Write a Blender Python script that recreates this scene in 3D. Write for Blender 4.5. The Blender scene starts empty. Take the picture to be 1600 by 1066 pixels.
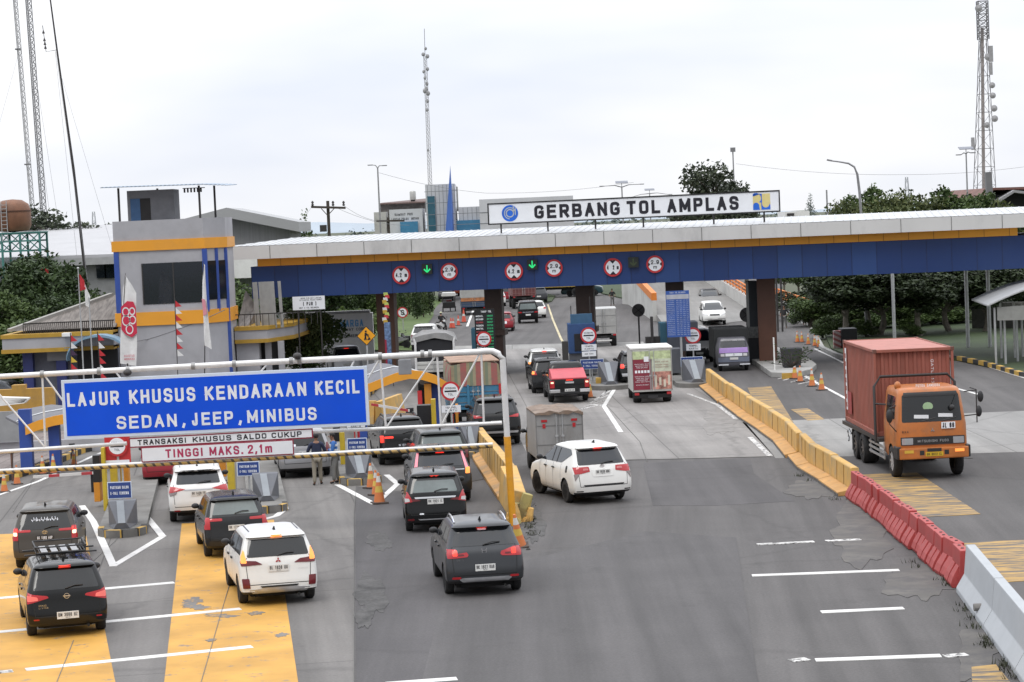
import bpy,bmesh,math,random
from mathutils import Vector,Matrix
from mathutils.bvhtree import BVHTree
R=math.radians
rnd=random.Random(7)
SC=bpy.context.scene
COL=SC.collection
# ------------------------------------------------------------------ camera
FPX,CAMH,HORY,ROLL=3600.0,8.5,345.0,0.043
TH=math.atan((533-HORY)*math.cos(ROLL)/FPX)
cam_d=bpy.data.cameras.new('camera');cam=bpy.data.objects.new('camera',cam_d);COL.objects.link(cam)
cam_d.sensor_width=36;cam_d.lens=FPX/1600*36;cam_d.clip_start=0.5;cam_d.clip_end=20000
cam.matrix_world=Matrix.Translation((0,0,CAMH))@Matrix.Rotation(math.pi/2-TH,4,'X')@Matrix.Rotation(-ROLL,4,'Z')
SC.camera=cam
SC.render.resolution_x,SC.render.resolution_y=1024,682
# ------------------------------------------------------------------ sky, sun, exposure
SUN_EL,SUN_AZ=R(58),R(200)
world=bpy.data.worlds.new('World');SC.world=world;world.use_nodes=True
nt=world.node_tree;nt.nodes.clear()
wo=nt.nodes.new('ShaderNodeOutputWorld');bg=nt.nodes.new('ShaderNodeBackground')
sky=nt.nodes.new('ShaderNodeTexSky');sky.sky_type='NISHITA';sky.sun_disc=False
sky.sun_elevation=SUN_EL;sky.sun_rotation=SUN_AZ;sky.air_density=1.0;sky.dust_density=4.0
tc=nt.nodes.new('ShaderNodeTexCoord');mp=nt.nodes.new('ShaderNodeMapping');mp.inputs['Scale'].default_value=(1.2,1.2,4.5)
nz=nt.nodes.new('ShaderNodeTexNoise');nz.inputs['Scale'].default_value=2.2;nz.inputs['Detail'].default_value=4;nz.inputs['Roughness'].default_value=.55
cr=nt.nodes.new('ShaderNodeValToRGB')
cr.color_ramp.elements[0].position=.34;cr.color_ramp.elements[0].color=(9.0,9.5,10.6,1)
cr.color_ramp.elements[1].position=.54;cr.color_ramp.elements[1].color=(11.1,11.2,11.5,1)
sx=nt.nodes.new('ShaderNodeSeparateXYZ');hr=nt.nodes.new('ShaderNodeMapRange')
hr.inputs['From Min'].default_value=0.0;hr.inputs['From Max'].default_value=.1;hr.inputs['To Min'].default_value=.93;hr.inputs['To Max'].default_value=1.06
zr=nt.nodes.new('ShaderNodeMapRange');zr.inputs['From Min'].default_value=.15;zr.inputs['From Max'].default_value=.9;zr.inputs['To Min'].default_value=1.0;zr.inputs['To Max'].default_value=2.15
zm=nt.nodes.new('ShaderNodeMath');zm.operation='MULTIPLY'
mul=nt.nodes.new('ShaderNodeMix');mul.data_type='RGBA';mul.blend_type='MULTIPLY';mul.inputs[0].default_value=1
mx=nt.nodes.new('ShaderNodeMix');mx.data_type='RGBA';mx.inputs[0].default_value=.93
L=nt.links
L.new(tc.outputs['Generated'],mp.inputs[0]);L.new(mp.outputs[0],nz.inputs['Vector']);L.new(nz.outputs[0],cr.inputs[0])
L.new(tc.outputs['Generated'],sx.inputs[0]);L.new(sx.outputs['Z'],hr.inputs['Value'])
L.new(cr.outputs[0],mul.inputs[6]);L.new(sx.outputs['Z'],zr.inputs['Value']);L.new(hr.outputs[0],zm.inputs[0]);L.new(zr.outputs[0],zm.inputs[1]);L.new(zm.outputs[0],mul.inputs[7])
bk=nt.nodes.new('ShaderNodeMapRange');bk.inputs['From Min'].default_value=-.9;bk.inputs['From Max'].default_value=.3;bk.inputs['To Min'].default_value=.55;bk.inputs['To Max'].default_value=1.0
mu2=nt.nodes.new('ShaderNodeMix');mu2.data_type='RGBA';mu2.blend_type='MULTIPLY';mu2.inputs[0].default_value=1
L.new(sx.outputs['Y'],bk.inputs['Value']);L.new(mul.outputs[2],mu2.inputs[6]);L.new(bk.outputs[0],mu2.inputs[7])
L.new(sky.outputs[0],mx.inputs[6]);L.new(mu2.outputs[2],mx.inputs[7]);L.new(mx.outputs[2],bg.inputs['Color'])
bg.inputs['Strength'].default_value=.1
L.new(bg.outputs[0],wo.inputs[0])
sun_d=bpy.data.lights.new('sun','SUN');sun_d.energy=1.0;sun_d.angle=R(25);sun_d.color=(1,.97,.92)
sun=bpy.data.objects.new('sun',sun_d);COL.objects.link(sun)
sun.rotation_euler=(R(90)-SUN_EL,0,math.pi-SUN_AZ)
SC.view_settings.view_transform='Standard';SC.view_settings.look='None'
SC.view_settings.exposure=0.0;SC.view_settings.gamma=1
# ------------------------------------------------------------------ photo pixel -> place
def ray(px,py):
 x,y=px-800,py-533;c,s=math.cos(ROLL),math.sin(ROLL)
 xr,yr=(x*c-y*s)/FPX,(x*s+y*c)/FPX
 return Vector((xr,math.cos(TH)-yr*math.sin(TH),-math.sin(TH)-yr*math.cos(TH)))
def P(px,py,z=0.0):
 d=ray(px,py);t=(z-CAMH)/d.z
 return Vector((d.x*t,d.y*t,z))
def W(px,py,Y):
 d=ray(px,py);t=Y/d.y
 return Vector((d.x*t,Y,CAMH+d.z*t))
 # ------------------------------------------------------------------ materials
MATS={}
def M(name,col,rough=.6,metal=0.,var=.12,scale=2.5,bump=0.,coat=0.,emit=0.,dirt=0.,dirtcol=(.16,.13,.1),spec=.5,stretch=None):
 if name in MATS:return MATS[name]
 m=bpy.data.materials.new(name);m.use_nodes=True;MATS[name]=m
 n,l=m.node_tree.nodes,m.node_tree.links;b=n['Principled BSDF']
 b.inputs['Roughness'].default_value=rough;b.inputs['Metallic'].default_value=metal
 b.inputs['Specular IOR Level'].default_value=spec
 if coat:b.inputs['Coat Weight'].default_value=coat;b.inputs['Coat Roughness'].default_value=.04
 t=n.new('ShaderNodeTexCoord');vec=t.outputs['Object']
 if stretch:
  mpn=n.new('ShaderNodeMapping');mpn.inputs['Scale'].default_value=stretch;l.new(vec,mpn.inputs[0]);vec=mpn.outputs[0]
 z=n.new('ShaderNodeTexNoise');z.inputs['Scale'].default_value=scale;z.inputs['Detail'].default_value=6;z.inputs['Roughness'].default_value=.6
 l.new(vec,z.inputs['Vector'])
 r=n.new('ShaderNodeValToRGB');r.color_ramp.elements[0].position=.3;r.color_ramp.elements[1].position=.7
 r.color_ramp.elements[0].color=[c*(1-var)for c in col]+[1];r.color_ramp.elements[1].color=[min(1,c*(1+var))for c in col]+[1]
 l.new(z.outputs[0],r.inputs[0]);out=r.outputs[0]
 if dirt:
  z2=n.new('ShaderNodeTexNoise');z2.inputs['Scale'].default_value=scale*.7;z2.inputs['Detail'].default_value=9;z2.inputs['Roughness'].default_value=.72
  l.new(vec,z2.inputs['Vector'])
  r2=n.new('ShaderNodeValToRGB');r2.color_ramp.elements[0].position=.5;r2.color_ramp.elements[1].position=.68
  r2.color_ramp.elements[0].color=(0,0,0,1);r2.color_ramp.elements[1].color=(dirt,dirt,dirt,1)
  l.new(z2.outputs[0],r2.inputs[0])
  k=n.new('ShaderNodeMix');k.data_type='RGBA';l.new(r2.outputs[0],k.inputs[0]);l.new(out,k.inputs[6]);k.inputs[7].default_value=list(dirtcol)+[1]
  out=k.outputs[2]
 l.new(out,b.inputs['Base Color'])
 if bump:
  bp=n.new('ShaderNodeBump');bp.inputs['Strength'].default_value=bump;bp.inputs['Distance'].default_value=.02
  zb=n.new('ShaderNodeTexNoise');zb.inputs['Scale'].default_value=scale*12;zb.inputs['Detail'].default_value=4
  l.new(vec,zb.inputs['Vector']);l.new(zb.outputs[0],bp.inputs['Height']);l.new(bp.outputs[0],b.inputs['Normal'])
 if emit:
  b.inputs['Emission Strength'].default_value=emit;l.new(out,b.inputs['Emission Color'])
 return m
def ground_mat(name,c1,c2,scale=.5,fine=22.,rough=.85,streak=.0,crack=0.,heading=0.,fleck=.25,slab=None,slabcol=(.09,.088,.085)):
 if name in MATS:return MATS[name]
 m=bpy.data.materials.new(name);m.use_nodes=True;MATS[name]=m
 n,l=m.node_tree.nodes,m.node_tree.links;b=n['Principled BSDF'];b.inputs['Roughness'].default_value=rough
 t=n.new('ShaderNodeTexCoord');mp0=n.new('ShaderNodeMapping');mp0.inputs['Rotation'].default_value=(0,0,heading);l.new(t.outputs['Object'],mp0.inputs[0])
 vec=mp0.outputs[0]
 def noise(sc,v=vec,det=6,ro=.6):
  z=n.new('ShaderNodeTexNoise');z.inputs['Scale'].default_value=sc;z.inputs['Detail'].default_value=det;z.inputs['Roughness'].default_value=ro;l.new(v,z.inputs['Vector']);return z.outputs[0]
 def ramp(v,p0,p1,a,c):
  r=n.new('ShaderNodeValToRGB');r.color_ramp.elements[0].position=p0;r.color_ramp.elements[1].position=p1
  r.color_ramp.elements[0].color=list(a)+[1];r.color_ramp.elements[1].color=list(c)+[1];l.new(v,r.inputs[0]);return r.outputs[0]
 def mix(f,a,c,bl='MIX'):
  k=n.new('ShaderNodeMix');k.data_type='RGBA';k.blend_type=bl
  if isinstance(f,float):k.inputs[0].default_value=f
  else:l.new(f,k.inputs[0])
  l.new(a,k.inputs[6])
  if isinstance(c,tuple):k.inputs[7].default_value=list(c)+[1]
  else:l.new(c,k.inputs[7])
  return k.outputs[2]
 out=ramp(noise(scale),.3,.7,c1,c2)
 fl=ramp(noise(fine,det=3),.25,.75,(1-fleck,)*3,(1+fleck,)*3);out=mix(1.0,out,fl,'MULTIPLY')
 if streak:
  ms=n.new('ShaderNodeMapping');ms.inputs['Scale'].default_value=(1.1,.035,1);l.new(vec,ms.inputs[0])
  sp=ramp(noise(1.0,ms.outputs[0],4),.35,.66,(1-streak,)*3,(1+streak*.5,)*3);out=mix(1.0,out,sp,'MULTIPLY')
  ob=ramp(noise(.23,vec,8,.75),.57,.72,(1,1,1),(1-streak*1.3,)*3);out=mix(1.0,out,ob,'MULTIPLY')
 if crack:
  v=n.new('ShaderNodeTexVoronoi');v.feature='DISTANCE_TO_EDGE';v.inputs['Scale'].default_value=.16
  dn=n.new('ShaderNodeTexNoise');dn.inputs['Scale'].default_value=.9;dn.inputs['Detail'].default_value=6;l.new(vec,dn.inputs['Vector'])
  av=n.new('ShaderNodeMix');av.data_type='RGBA';av.inputs[0].default_value=.45;l.new(vec,av.inputs[6]);l.new(dn.outputs['Color'],av.inputs[7]);l.new(av.outputs[2],v.inputs['Vector'])
  cm=ramp(v.outputs[0],0.0,.012,(1-crack,)*3,(1,1,1));out=mix(1.0,out,cm,'MULTIPLY')
 if slab:
  bt=n.new('ShaderNodeTexBrick');bt.offset=.0;bt.inputs['Scale'].default_value=1;bt.inputs['Brick Width'].default_value=slab[0];bt.inputs['Row Height'].default_value=slab[1];bt.inputs['Mortar Size'].default_value=.022
  bt.inputs['Color1'].default_value=(1,1,1,1);bt.inputs['Color2'].default_value=(.84,.84,.85,1);bt.inputs['Mortar'].default_value=(.5,.5,.5,1);l.new(vec,bt.inputs['Vector'])
  out=mix(1.0,out,bt.outputs[0],'MULTIPLY')
 l.new(out,b.inputs['Base Color'])
 bp=n.new('ShaderNodeBump');bp.inputs['Strength'].default_value=.35;bp.inputs['Distance'].default_value=.01;l.new(noise(fine*2.5,det=2),bp.inputs['Height']);l.new(bp.outputs[0],b.inputs['Normal'])
 return m
def paint_mat(name,col,under,thr=.5,soft=.06,scale=2.0,stretch=(1,1,1),heading=0.,rough=.7):
 """road paint worn through to the surface under it"""
 if name in MATS:return MATS[name]
 m=bpy.data.materials.new(name);m.use_nodes=True;MATS[name]=m
 n,l=m.node_tree.nodes,m.node_tree.links;b=n['Principled BSDF'];b.inputs['Roughness'].default_value=rough
 t=n.new('ShaderNodeTexCoord');mp0=n.new('ShaderNodeMapping');mp0.inputs['Rotation'].default_value=(0,0,heading);mp0.inputs['Scale'].default_value=stretch
 l.new(t.outputs['Object'],mp0.inputs[0])
 z=n.new('ShaderNodeTexNoise');z.inputs['Scale'].default_value=scale;z.inputs['Detail'].default_value=10;z.inputs['Roughness'].default_value=.7;l.new(mp0.outputs[0],z.inputs['Vector'])
 r=n.new('ShaderNodeValToRGB');r.color_ramp.elements[0].position=thr-soft;r.color_ramp.elements[1].position=thr+soft;l.new(z.outputs[0],r.inputs[0])
 z2=n.new('ShaderNodeTexNoise');z2.inputs['Scale'].default_value=.7;z2.inputs['Detail'].default_value=8;l.new(t.outputs['Object'],z2.inputs['Vector'])
 r2=n.new('ShaderNodeValToRGB');r2.color_ramp.elements[0].color=[c*.72 for c in col]+[1];r2.color_ramp.elements[1].color=[c*1.12 for c in col]+[1]
 r2.color_ramp.elements[0].position=.3;r2.color_ramp.elements[1].position=.7;l.new(z2.outputs[0],r2.inputs[0])
 k=n.new('ShaderNodeMix');k.data_type='RGBA';l.new(r.outputs[0],k.inputs[0]);l.new(r2.outputs[0],k.inputs[6]);k.inputs[7].default_value=list(under)+[1]
 l.new(k.outputs[2],b.inputs['Base Color'])
 return m
def stripe_mat(name,cols,period,axis=(1,0,0),rough=.55,dirt=.5):
 """bands painted across an object (cone collars, kerb blocks, warning bars)"""
 if name in MATS:return MATS[name]
 m=bpy.data.materials.new(name);m.use_nodes=True;MATS[name]=m
 n,l=m.node_tree.nodes,m.node_tree.links;b=n['Principled BSDF'];b.inputs['Roughness'].default_value=rough
 t=n.new('ShaderNodeTexCoord');dt=n.new('ShaderNodeVectorMath');dt.operation='DOT_PRODUCT';dt.inputs[1].default_value=axis;l.new(t.outputs['Object'],dt.inputs[0])
 dv=n.new('ShaderNodeMath');dv.operation='DIVIDE';l.new(dt.outputs['Value'],dv.inputs[0]);dv.inputs[1].default_value=period
 fr=n.new('ShaderNodeMath');fr.operation='FRACT';l.new(dv.outputs[0],fr.inputs[0])
 r=n.new('ShaderNodeValToRGB');r.color_ramp.interpolation='CONSTANT';e=r.color_ramp.elements
 k=len(cols)
 while len(e)<k:e.new(.5)
 for i,c in enumerate(cols):e[i].position=i/k;e[i].color=list(c)+[1]
 l.new(fr.outputs[0],r.inputs[0])
 z2=n.new('ShaderNodeTexNoise');z2.inputs['Scale'].default_value=3;z2.inputs['Detail'].default_value=9;z2.inputs['Roughness'].default_value=.7;l.new(t.outputs['Object'],z2.inputs['Vector'])
 r2=n.new('ShaderNodeValToRGB');r2.color_ramp.elements[0].position=.48;r2.color_ramp.elements[1].position=.7;r2.color_ramp.elements[0].color=(0,0,0,1);r2.color_ramp.elements[1].color=(dirt,)*3+(1,);l.new(z2.outputs[0],r2.inputs[0])
 mk=n.new('ShaderNodeMix');mk.data_type='RGBA';l.new(r2.outputs[0],mk.inputs[0]);l.new(r.outputs[0],mk.inputs[6]);mk.inputs[7].default_value=(.17,.15,.13,1)
 l.new(mk.outputs[2],b.inputs['Base Color'])
 return m
 # ------------------------------------------------------------------ mesh helpers
class MB:
 def __init__(s):s.v=[];s.f=[];s.mi=[]
 def add(s,vs,fs,mi=0):
  o=len(s.v);s.v+=[tuple(v)for v in vs];s.f+=[tuple(i+o for i in f)for f in fs];s.mi+=[mi]*len(fs);return s
 def box(s,x0,x1,y0,y1,z0,z1,mi=0,T=None):
  vs=[Vector((x,y,z))for z in(z0,z1)for y in(y0,y1)for x in(x0,x1)]
  if T:vs=[T@v for v in vs]
  return s.add(vs,[(0,2,3,1),(4,5,7,6),(0,1,5,4),(2,6,7,3),(0,4,6,2),(1,3,7,5)],mi)
 def extrude(s,pts,vec,mi=0):
  n=len(pts);pts=[Vector(p)for p in pts];vec=Vector(vec)
  return s.add(pts+[p+vec for p in pts],[tuple(range(n))[::-1],tuple(range(n,2*n))]+[(i,(i+1)%n,n+(i+1)%n,n+i)for i in range(n)],mi)
 def bar(s,p,q,w,h=None,up=(0,0,1),mi=0):
  p,q,up=Vector(p),Vector(q),Vector(up);h=h or w;d=(q-p).normalized()
  if abs(d.dot(up))>.95:up=Vector((0,1,0))
  a=d.cross(up).normalized();b=a.cross(d)
  return s.extrude([p+a*w/2*i+b*h/2*j for i,j in((-1,-1),(1,-1),(1,1),(-1,1))],q-p,mi)
 def tube(s,pts,r,n=8,mi=0,caps=True):
  pts=[Vector(p)for p in pts];rs=r if isinstance(r,(list,tuple))else[r]*len(pts);rings=[]
  up=Vector((0,0,1))
  for i,p in enumerate(pts):
   d=(pts[min(i+1,len(pts)-1)]-pts[max(i-1,0)]).normalized()
   u=up if abs(d.dot(up))<.95 else Vector((0,1,0))
   a=d.cross(u).normalized();b=a.cross(d)
   rings.append([p+(a*math.cos(t)+b*math.sin(t))*rs[i]for t in[2*math.pi*k/n for k in range(n)]])
  return s.loft(rings,mi=mi,caps=caps)
 def loft(s,rings,mi=0,caps=True,closed=True):
  n=len(rings[0]);vs=[v for r in rings for v in r];fs=[]
  for i in range(len(rings)-1):
   for k in range(n if closed else n-1):
    k2=(k+1)%n;fs.append((i*n+k,i*n+k2,(i+1)*n+k2,(i+1)*n+k))
  if caps:fs.append(tuple(range(n))[::-1]);fs.append(tuple(range((len(rings)-1)*n,len(rings)*n)))
  return s.add(vs,fs,mi)
 def lathe(s,prof,c=(0,0,0),n=16,axis='Z',mi=0,T=None):
  rings=[]
  for r,h in prof:
   ring=[]
   for k in range(n):
    t=2*math.pi*k/n;a,b=r*math.cos(t),r*math.sin(t)
    v=Vector((a,b,h))if axis=='Z' else(Vector((h,a,b))if axis=='X' else Vector((b,h,a)))
    v=v+Vector(c);ring.append(T@v if T else v)
   rings.append(ring)
  return s.loft(rings,mi)
 def ball(s,c,r,n=12,m=8,sc=(1,1,1),mi=0):
  rings=[[Vector(c)+Vector((math.sin(a)*math.cos(t)*r*sc[0],math.sin(a)*math.sin(t)*r*sc[1],-math.cos(a)*r*sc[2]))for t in[2*math.pi*k/n for k in range(n)]]for a in[math.pi*(i+.02)/(m+.04)for i in range(m+1)]]
  return s.loft(rings,mi)
 def face(s,pts,mi=0):return s.add(pts,[tuple(range(len(pts)))],mi)
 def slab(s,pts,t,mi=0):
  return s.extrude([Vector(p)-Vector((0,0,t))for p in pts],(0,0,t),mi)
 def mesh(s,name,mats,smooth=None,bevel=0,fix=True):
  me=bpy.data.meshes.new(name);me.from_pydata(s.v,[],s.f)
  for m in(mats if isinstance(mats,(list,tuple))else[mats]):me.materials.append(m)
  if any(s.mi):me.polygons.foreach_set('material_index',s.mi)
  if fix or bevel:
   bm=bmesh.new();bm.from_mesh(me);bmesh.ops.recalc_face_normals(bm,faces=bm.faces)
   if bevel:
    es=[e for e in bm.edges if len(e.link_faces)==2 and e.calc_face_angle(0)>R(25)]
    bmesh.ops.bevel(bm,geom=es,offset=bevel,segments=2,affect='EDGES',profile=.6,clamp_overlap=True)
   bm.to_mesh(me);bm.free()
  if smooth is not None:
   me.shade_smooth();me.set_sharp_from_angle(angle=R(smooth))
  me.update();return me
 def build(s,name,mats,parent=None,smooth=None,bevel=0,fix=True,world=True):
  me=s.mesh(name,mats,smooth,bevel,fix)
  return link(name,me,parent,world)
PM={}
def link(name,me,parent=None,world=True):
 o=bpy.data.objects.new(name,me);COL.objects.link(o)
 if parent is not None:
  if world and parent.name in PM:me.transform(PM[parent.name].inverted())
  o.parent=parent;PM[o.name]=PM.get(parent.name,Matrix.Identity(4))if world else Matrix.Identity(4)
 return o
def thing(name,label,cat,loc=(0,0,0),rz=0.,group=None):
 o=bpy.data.objects.new(name,None);COL.objects.link(o);o.empty_display_size=.3
 o.location=loc;o.rotation_euler=(0,0,rz);PM[o.name]=Matrix.Translation(loc)@Matrix.Rotation(rz,4,'Z')
 return tag(o,label,cat,group)
def tag(o,label,cat,group=None):
 o['label']=label;o['category']=cat
 if group:o['group']=group
 return o
def kind(o,k='structure'):o['kind']=k;return o
def copy_tree(o,loc,rz=None,label=None,group=None,par=None):
 c=o.copy();COL.objects.link(c)
 if par is None:
  c.location=loc
  if rz is not None:c.rotation_euler=(0,0,rz)
  if label:c['label']=label
  if group:c['group']=group
 else:c.parent=par
 for ch in[x for x in o.children]:copy_tree(ch,None,par=c)
 return c
GL={'A':'00 26 40;.7,2 3.3,2','B':'00 06;~06 2.6,6 3.8,5.8 3.8,3.3 2.6,3.1 0,3.1;~0,3.1 2.6,3.1 4.1,2.8 4.1,.2 2.6,0 00','C':'~41.3 3.6,.3 20 0,.6 0,3 0,5.4 26 3.6,5.7 4,4.7','D':'00 06;~06 2.4,6 4,5.4 43 4,.6 2.4,0 00','E':'40 00 06 46;0,3.1 3.5,3.1','F':'00 06 46;0,3.1 3.4,3.1','G':'2.3,2.8 4,2.8 4,.9;~4,1 3.6,.2 20 0,.5 03 0,5.5 26 3.7,5.7 4,4.7','H':'00 06;40 46;03.1 43.1','I':'20 26','J':'~36 31 2.8,0 .6,0 .3,1.7','K':'00 06;46 0,2.4;1.3,3.4 40','L':'06 00 40','M':'00 06 2,1.2 46 40','N':'00 06 40 46','O':'~20 0,.2 03 0,5.8 26 4,5.8 43 4,.2 20','P':'00 06;~06 2.6,6 4,5.8 4,3 2.6,2.7 0,2.7','Q':'~20 0,.2 03 0,5.8 26 4,5.8 43 4,.2 20;2.5,1.5 4.2,-.3','R':'00 06;~06 2.6,6 4,5.8 4,3.1 2.6,2.8 0,2.8;2,2.8 40','S':'~4,4.6 3.6,6 .3,6.1 -.1,3.6 2,3.1 4.2,2.7 3.9,-.1 .4,0 0,1.5','T':'20 2,6;06 46','U':'~06 0,2 0,.1 20 4,.1 4,2 46','V':'06 20 46','W':'06 1,0 2,4.5 3,0 46','X':'00 46;06 40','Y':'2,0 2,2.8 06;2,2.8 46','Z':'06 46 00 40','0':'~20 .2,.2 .2,3 .2,5.8 26 3.8,5.8 3.8,3 3.8,.2 20','1':'.8,4.8 2.2,6 2.2,0','2':'~0,4.4 .2,6 3.8,6.2 4,3.8 1.8,2.2 .1,0;.1,0 4,0','3':'~0,4.8 .4,6.1 3.8,6 3.6,3.2 1.6,3.2;~1.6,3.2 4.2,3.2 4,0 .3,-.1 0,1.3','4':'3,0 3,6 0,1.7 4,1.7','5':'3.8,6 .5,6 .2,3;~.2,3 2,4 4.1,3.6 4,.1 .4,-.2 0,1.4','6':'~3.8,4.8 3.2,6.1 .3,6 .1,2 .3,0 3.9,-.1 4,3.4 1.2,3.8 .2,2','7':'06 46 1.3,0','8':'~2,3.2 .1,3.5 .3,6 2,6 3.8,6 3.9,3.5 2,3.2 -.1,2.8 .1,0 2,0 3.9,0 4.1,2.8 2,3.2','9':'~.2,1.2 .8,-.1 3.7,0 3.9,4 3.7,6 .1,6.1 0,2.6 2.8,2.2 3.8,4','.':'1.8,.1 2.2,.1',',':'2.1,.5 1.7,-1.1','-':'.8,2.6 3.2,2.6','(':'~3,6.6 1.4,5 1.4,1 3,-.8',')':'~1,6.6 2.6,5 2.6,1 1,-.8','m':'00 04.2;~0,3 .4,4.3 2,4.4 2,3 20;~2,3 2.3,4.3 4,4.4 4,3 40','/':'00 46','#':'02 42;04 44'}
ADV={'I':.42,'.':.4,',':.4,' ':.75,'1':.8,'M':1.22,'W':1.3,'m':1.25,'(':.6,')':.6,'J':.85,'L':.92}
def pen(path):
 rd=path.startswith('~');q=[]
 for tkn in path.lstrip('~').split():
  if ',' in tkn:a,b=tkn.split(',')
  else:a,b=tkn[0],tkn[1:]
  q.append(Vector((float(a),float(b))))
 if rd:
  for _ in range(2):
   r=[q[0]]
   for i in range(len(q)-1):r+=[q[i].lerp(q[i+1],.25),q[i].lerp(q[i+1],.75)]
   q=r+[q[-1]]
 return q
def letters(mb,body,c,xd,up,w,h,bold=.02,mi=0):
 """words as slightly raised strokes centred at c, w wide and h high (cap height)"""
 c,xd,up=Vector(c),Vector(xd).normalized(),Vector(up).normalized();nn=xd.cross(up)
 hw=(.07+bold*.9)
 x,runs=0,[]
 for ch in body:
  ch=ch if ch in GL else ch.upper();a=ADV.get(ch,1.0);runs.append((ch,x,a));x+=a*.8+.26
 tot=x-.26;k=0;lv=0
 for ch,x0,a in runs:
  for path in GL.get(ch,'').split(';'):
   if path:
    q=pen(path);ww=w/tot;parts_=[[q[0]]]
    for i_ in range(1,len(q)):
     parts_[-1].append(q[i_])
     if i_<len(q)-1 and(q[i_]-q[i_-1]).length>.01 and(q[i_+1]-q[i_]).length>.01 and(q[i_]-q[i_-1]).normalized().dot((q[i_+1]-q[i_]).normalized())<-.2:parts_.append([q[i_]])
   for q in(parts_ if GL.get(ch)and path else[]):
    if ch in 'I.,':pts=[Vector(((x0+.16+(p.x-2)*.2)*ww,(p.y/6-.5)*(h-2*hw*h)))for p in q]
    else:pts=[Vector((x0*ww+min(hw*h,a*.3*ww)+p.x/4*(a*.8*ww-2*min(hw*h,a*.3*ww)),(p.y/6-.5)*(h-2*hw*h)))for p in q]
    pts=[p for i,p in enumerate(pts)if i==0 or(p-pts[i-1]).length>1e-5]
    if len(pts)<2:continue
    W_=hw*h;L_,R_=[],[];closed=(pts[0]-pts[-1]).length<1e-4
    for i,p in enumerate(pts):
     d0=(p-pts[i-1]).normalized()if i else((p-pts[-2]).normalized()if closed else(pts[1]-p).normalized())
     d1=(pts[i+1]-p).normalized()if i<len(pts)-1 else((pts[1]-p).normalized()if closed else d0)
     m=d0+d1
     if m.length<.3:m=d1.copy()
     m.normalize();n=Vector((-m.y,m.x));kk=min(1/max(.35,abs(n.dot(Vector((-d1.y,d1.x))))),2.2)
     e=Vector((0,0))
     if not closed and i==0:e=-d1*W_*.9
     if not closed and i==len(pts)-1:e=d0*W_*.9
     if ch in 'MNVWAKXYZ47' or ch=='/':kk=min(kk,1.5)
     if ch in '.,:I':e=e*.9
     L_.append(p+n*W_*kk+e*(1 if closed or 0<i<len(pts)-1 or ch not in 'SCGOQ' else .2));R_.append(p-n*W_*kk+e)
    f=lambda v:c+xd*(v.x-w/2)+up*v.y+nn*(lv%7)*.0006
    mb.add([f(v)for v in L_]+[f(v)for v in R_],[(i,i+1,len(L_)+i+1,len(L_)+i)for i in range(len(L_)-1)],mi);lv+=1
 return mb
def disc(mb,c,xd,up,r,t,n=24,mi=0):
 c,xd,up=Vector(c),Vector(xd).normalized(),Vector(up).normalized();nn=xd.cross(up)
 return mb.extrude([c+xd*math.cos(2*math.pi*k/n)*r+up*math.sin(2*math.pi*k/n)*r for k in range(n)],nn*t,mi)
def plate(mb,c,xd,up,w,h,t,mi=0):
 c,xd,up=Vector(c),Vector(xd).normalized(),Vector(up).normalized();nn=xd.cross(up)
 return mb.extrude([c+xd*w/2*i+up*h/2*j for i,j in((-1,-1),(1,-1),(1,1),(-1,1))],nn*t,mi)
X,Yv,Z=Vector((1,0,0)),Vector((0,1,0)),Vector((0,0,1))
# ------------------------------------------------------------------ shared materials
m_white=M('white paint',(.78,.78,.76),.5,var=.05,dirt=.25,dirtcol=(.45,.43,.4))
m_black=M('black paint',(.012,.012,.013),.5)
m_blue=M('deep blue cladding',(.0105,.041,.165),.45,var=.12,scale=.25,dirt=.3,dirtcol=(.024,.05,.13),stretch=(1,1,.35))
m_orange=M('orange trim',(.78,.34,.028),.5,var=.07,scale=.6,dirt=.15)
m_yellow=M('yellow enamel',(.62,.4,.05),.5,var=.1,dirt=.35)
m_galv=M('galvanised steel',(.48,.49,.5),.42,.55,var=.12,scale=4)
m_steel_w=M('white steel pipe',(.72,.72,.72),.4,.15,var=.08,scale=3,dirt=.3,dirtcol=(.35,.32,.28))
m_dark=M('dark steel',(.045,.042,.042),.6,.2)
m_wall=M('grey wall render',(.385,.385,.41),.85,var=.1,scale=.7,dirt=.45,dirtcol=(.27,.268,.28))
m_blueP=M('royal blue paint',(.03,.075,.32),.5,var=.12)
m_glass=M('dark window glass',(.012,.016,.022),.06,var=.05,spec=.6)
m_conc=M('weathered concrete',(.36,.355,.34),.9,var=.15,scale=1.1,bump=.2,dirt=.45,dirtcol=(.16,.15,.14))
m_red=M('red paint',(.52,.03,.035),.5,var=.08)
m_signblue=M('blue sign sheeting',(.004,.082,.7),.45,var=.06,scale=.8,spec=.25,dirt=.2,dirtcol=(.02,.1,.55))
m_signwhite=M('white sign sheeting',(.8,.82,.86),.4,var=.03)
m_navy=M('navy sign sheeting',(.028,.062,.24),.45,var=.08)
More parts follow.
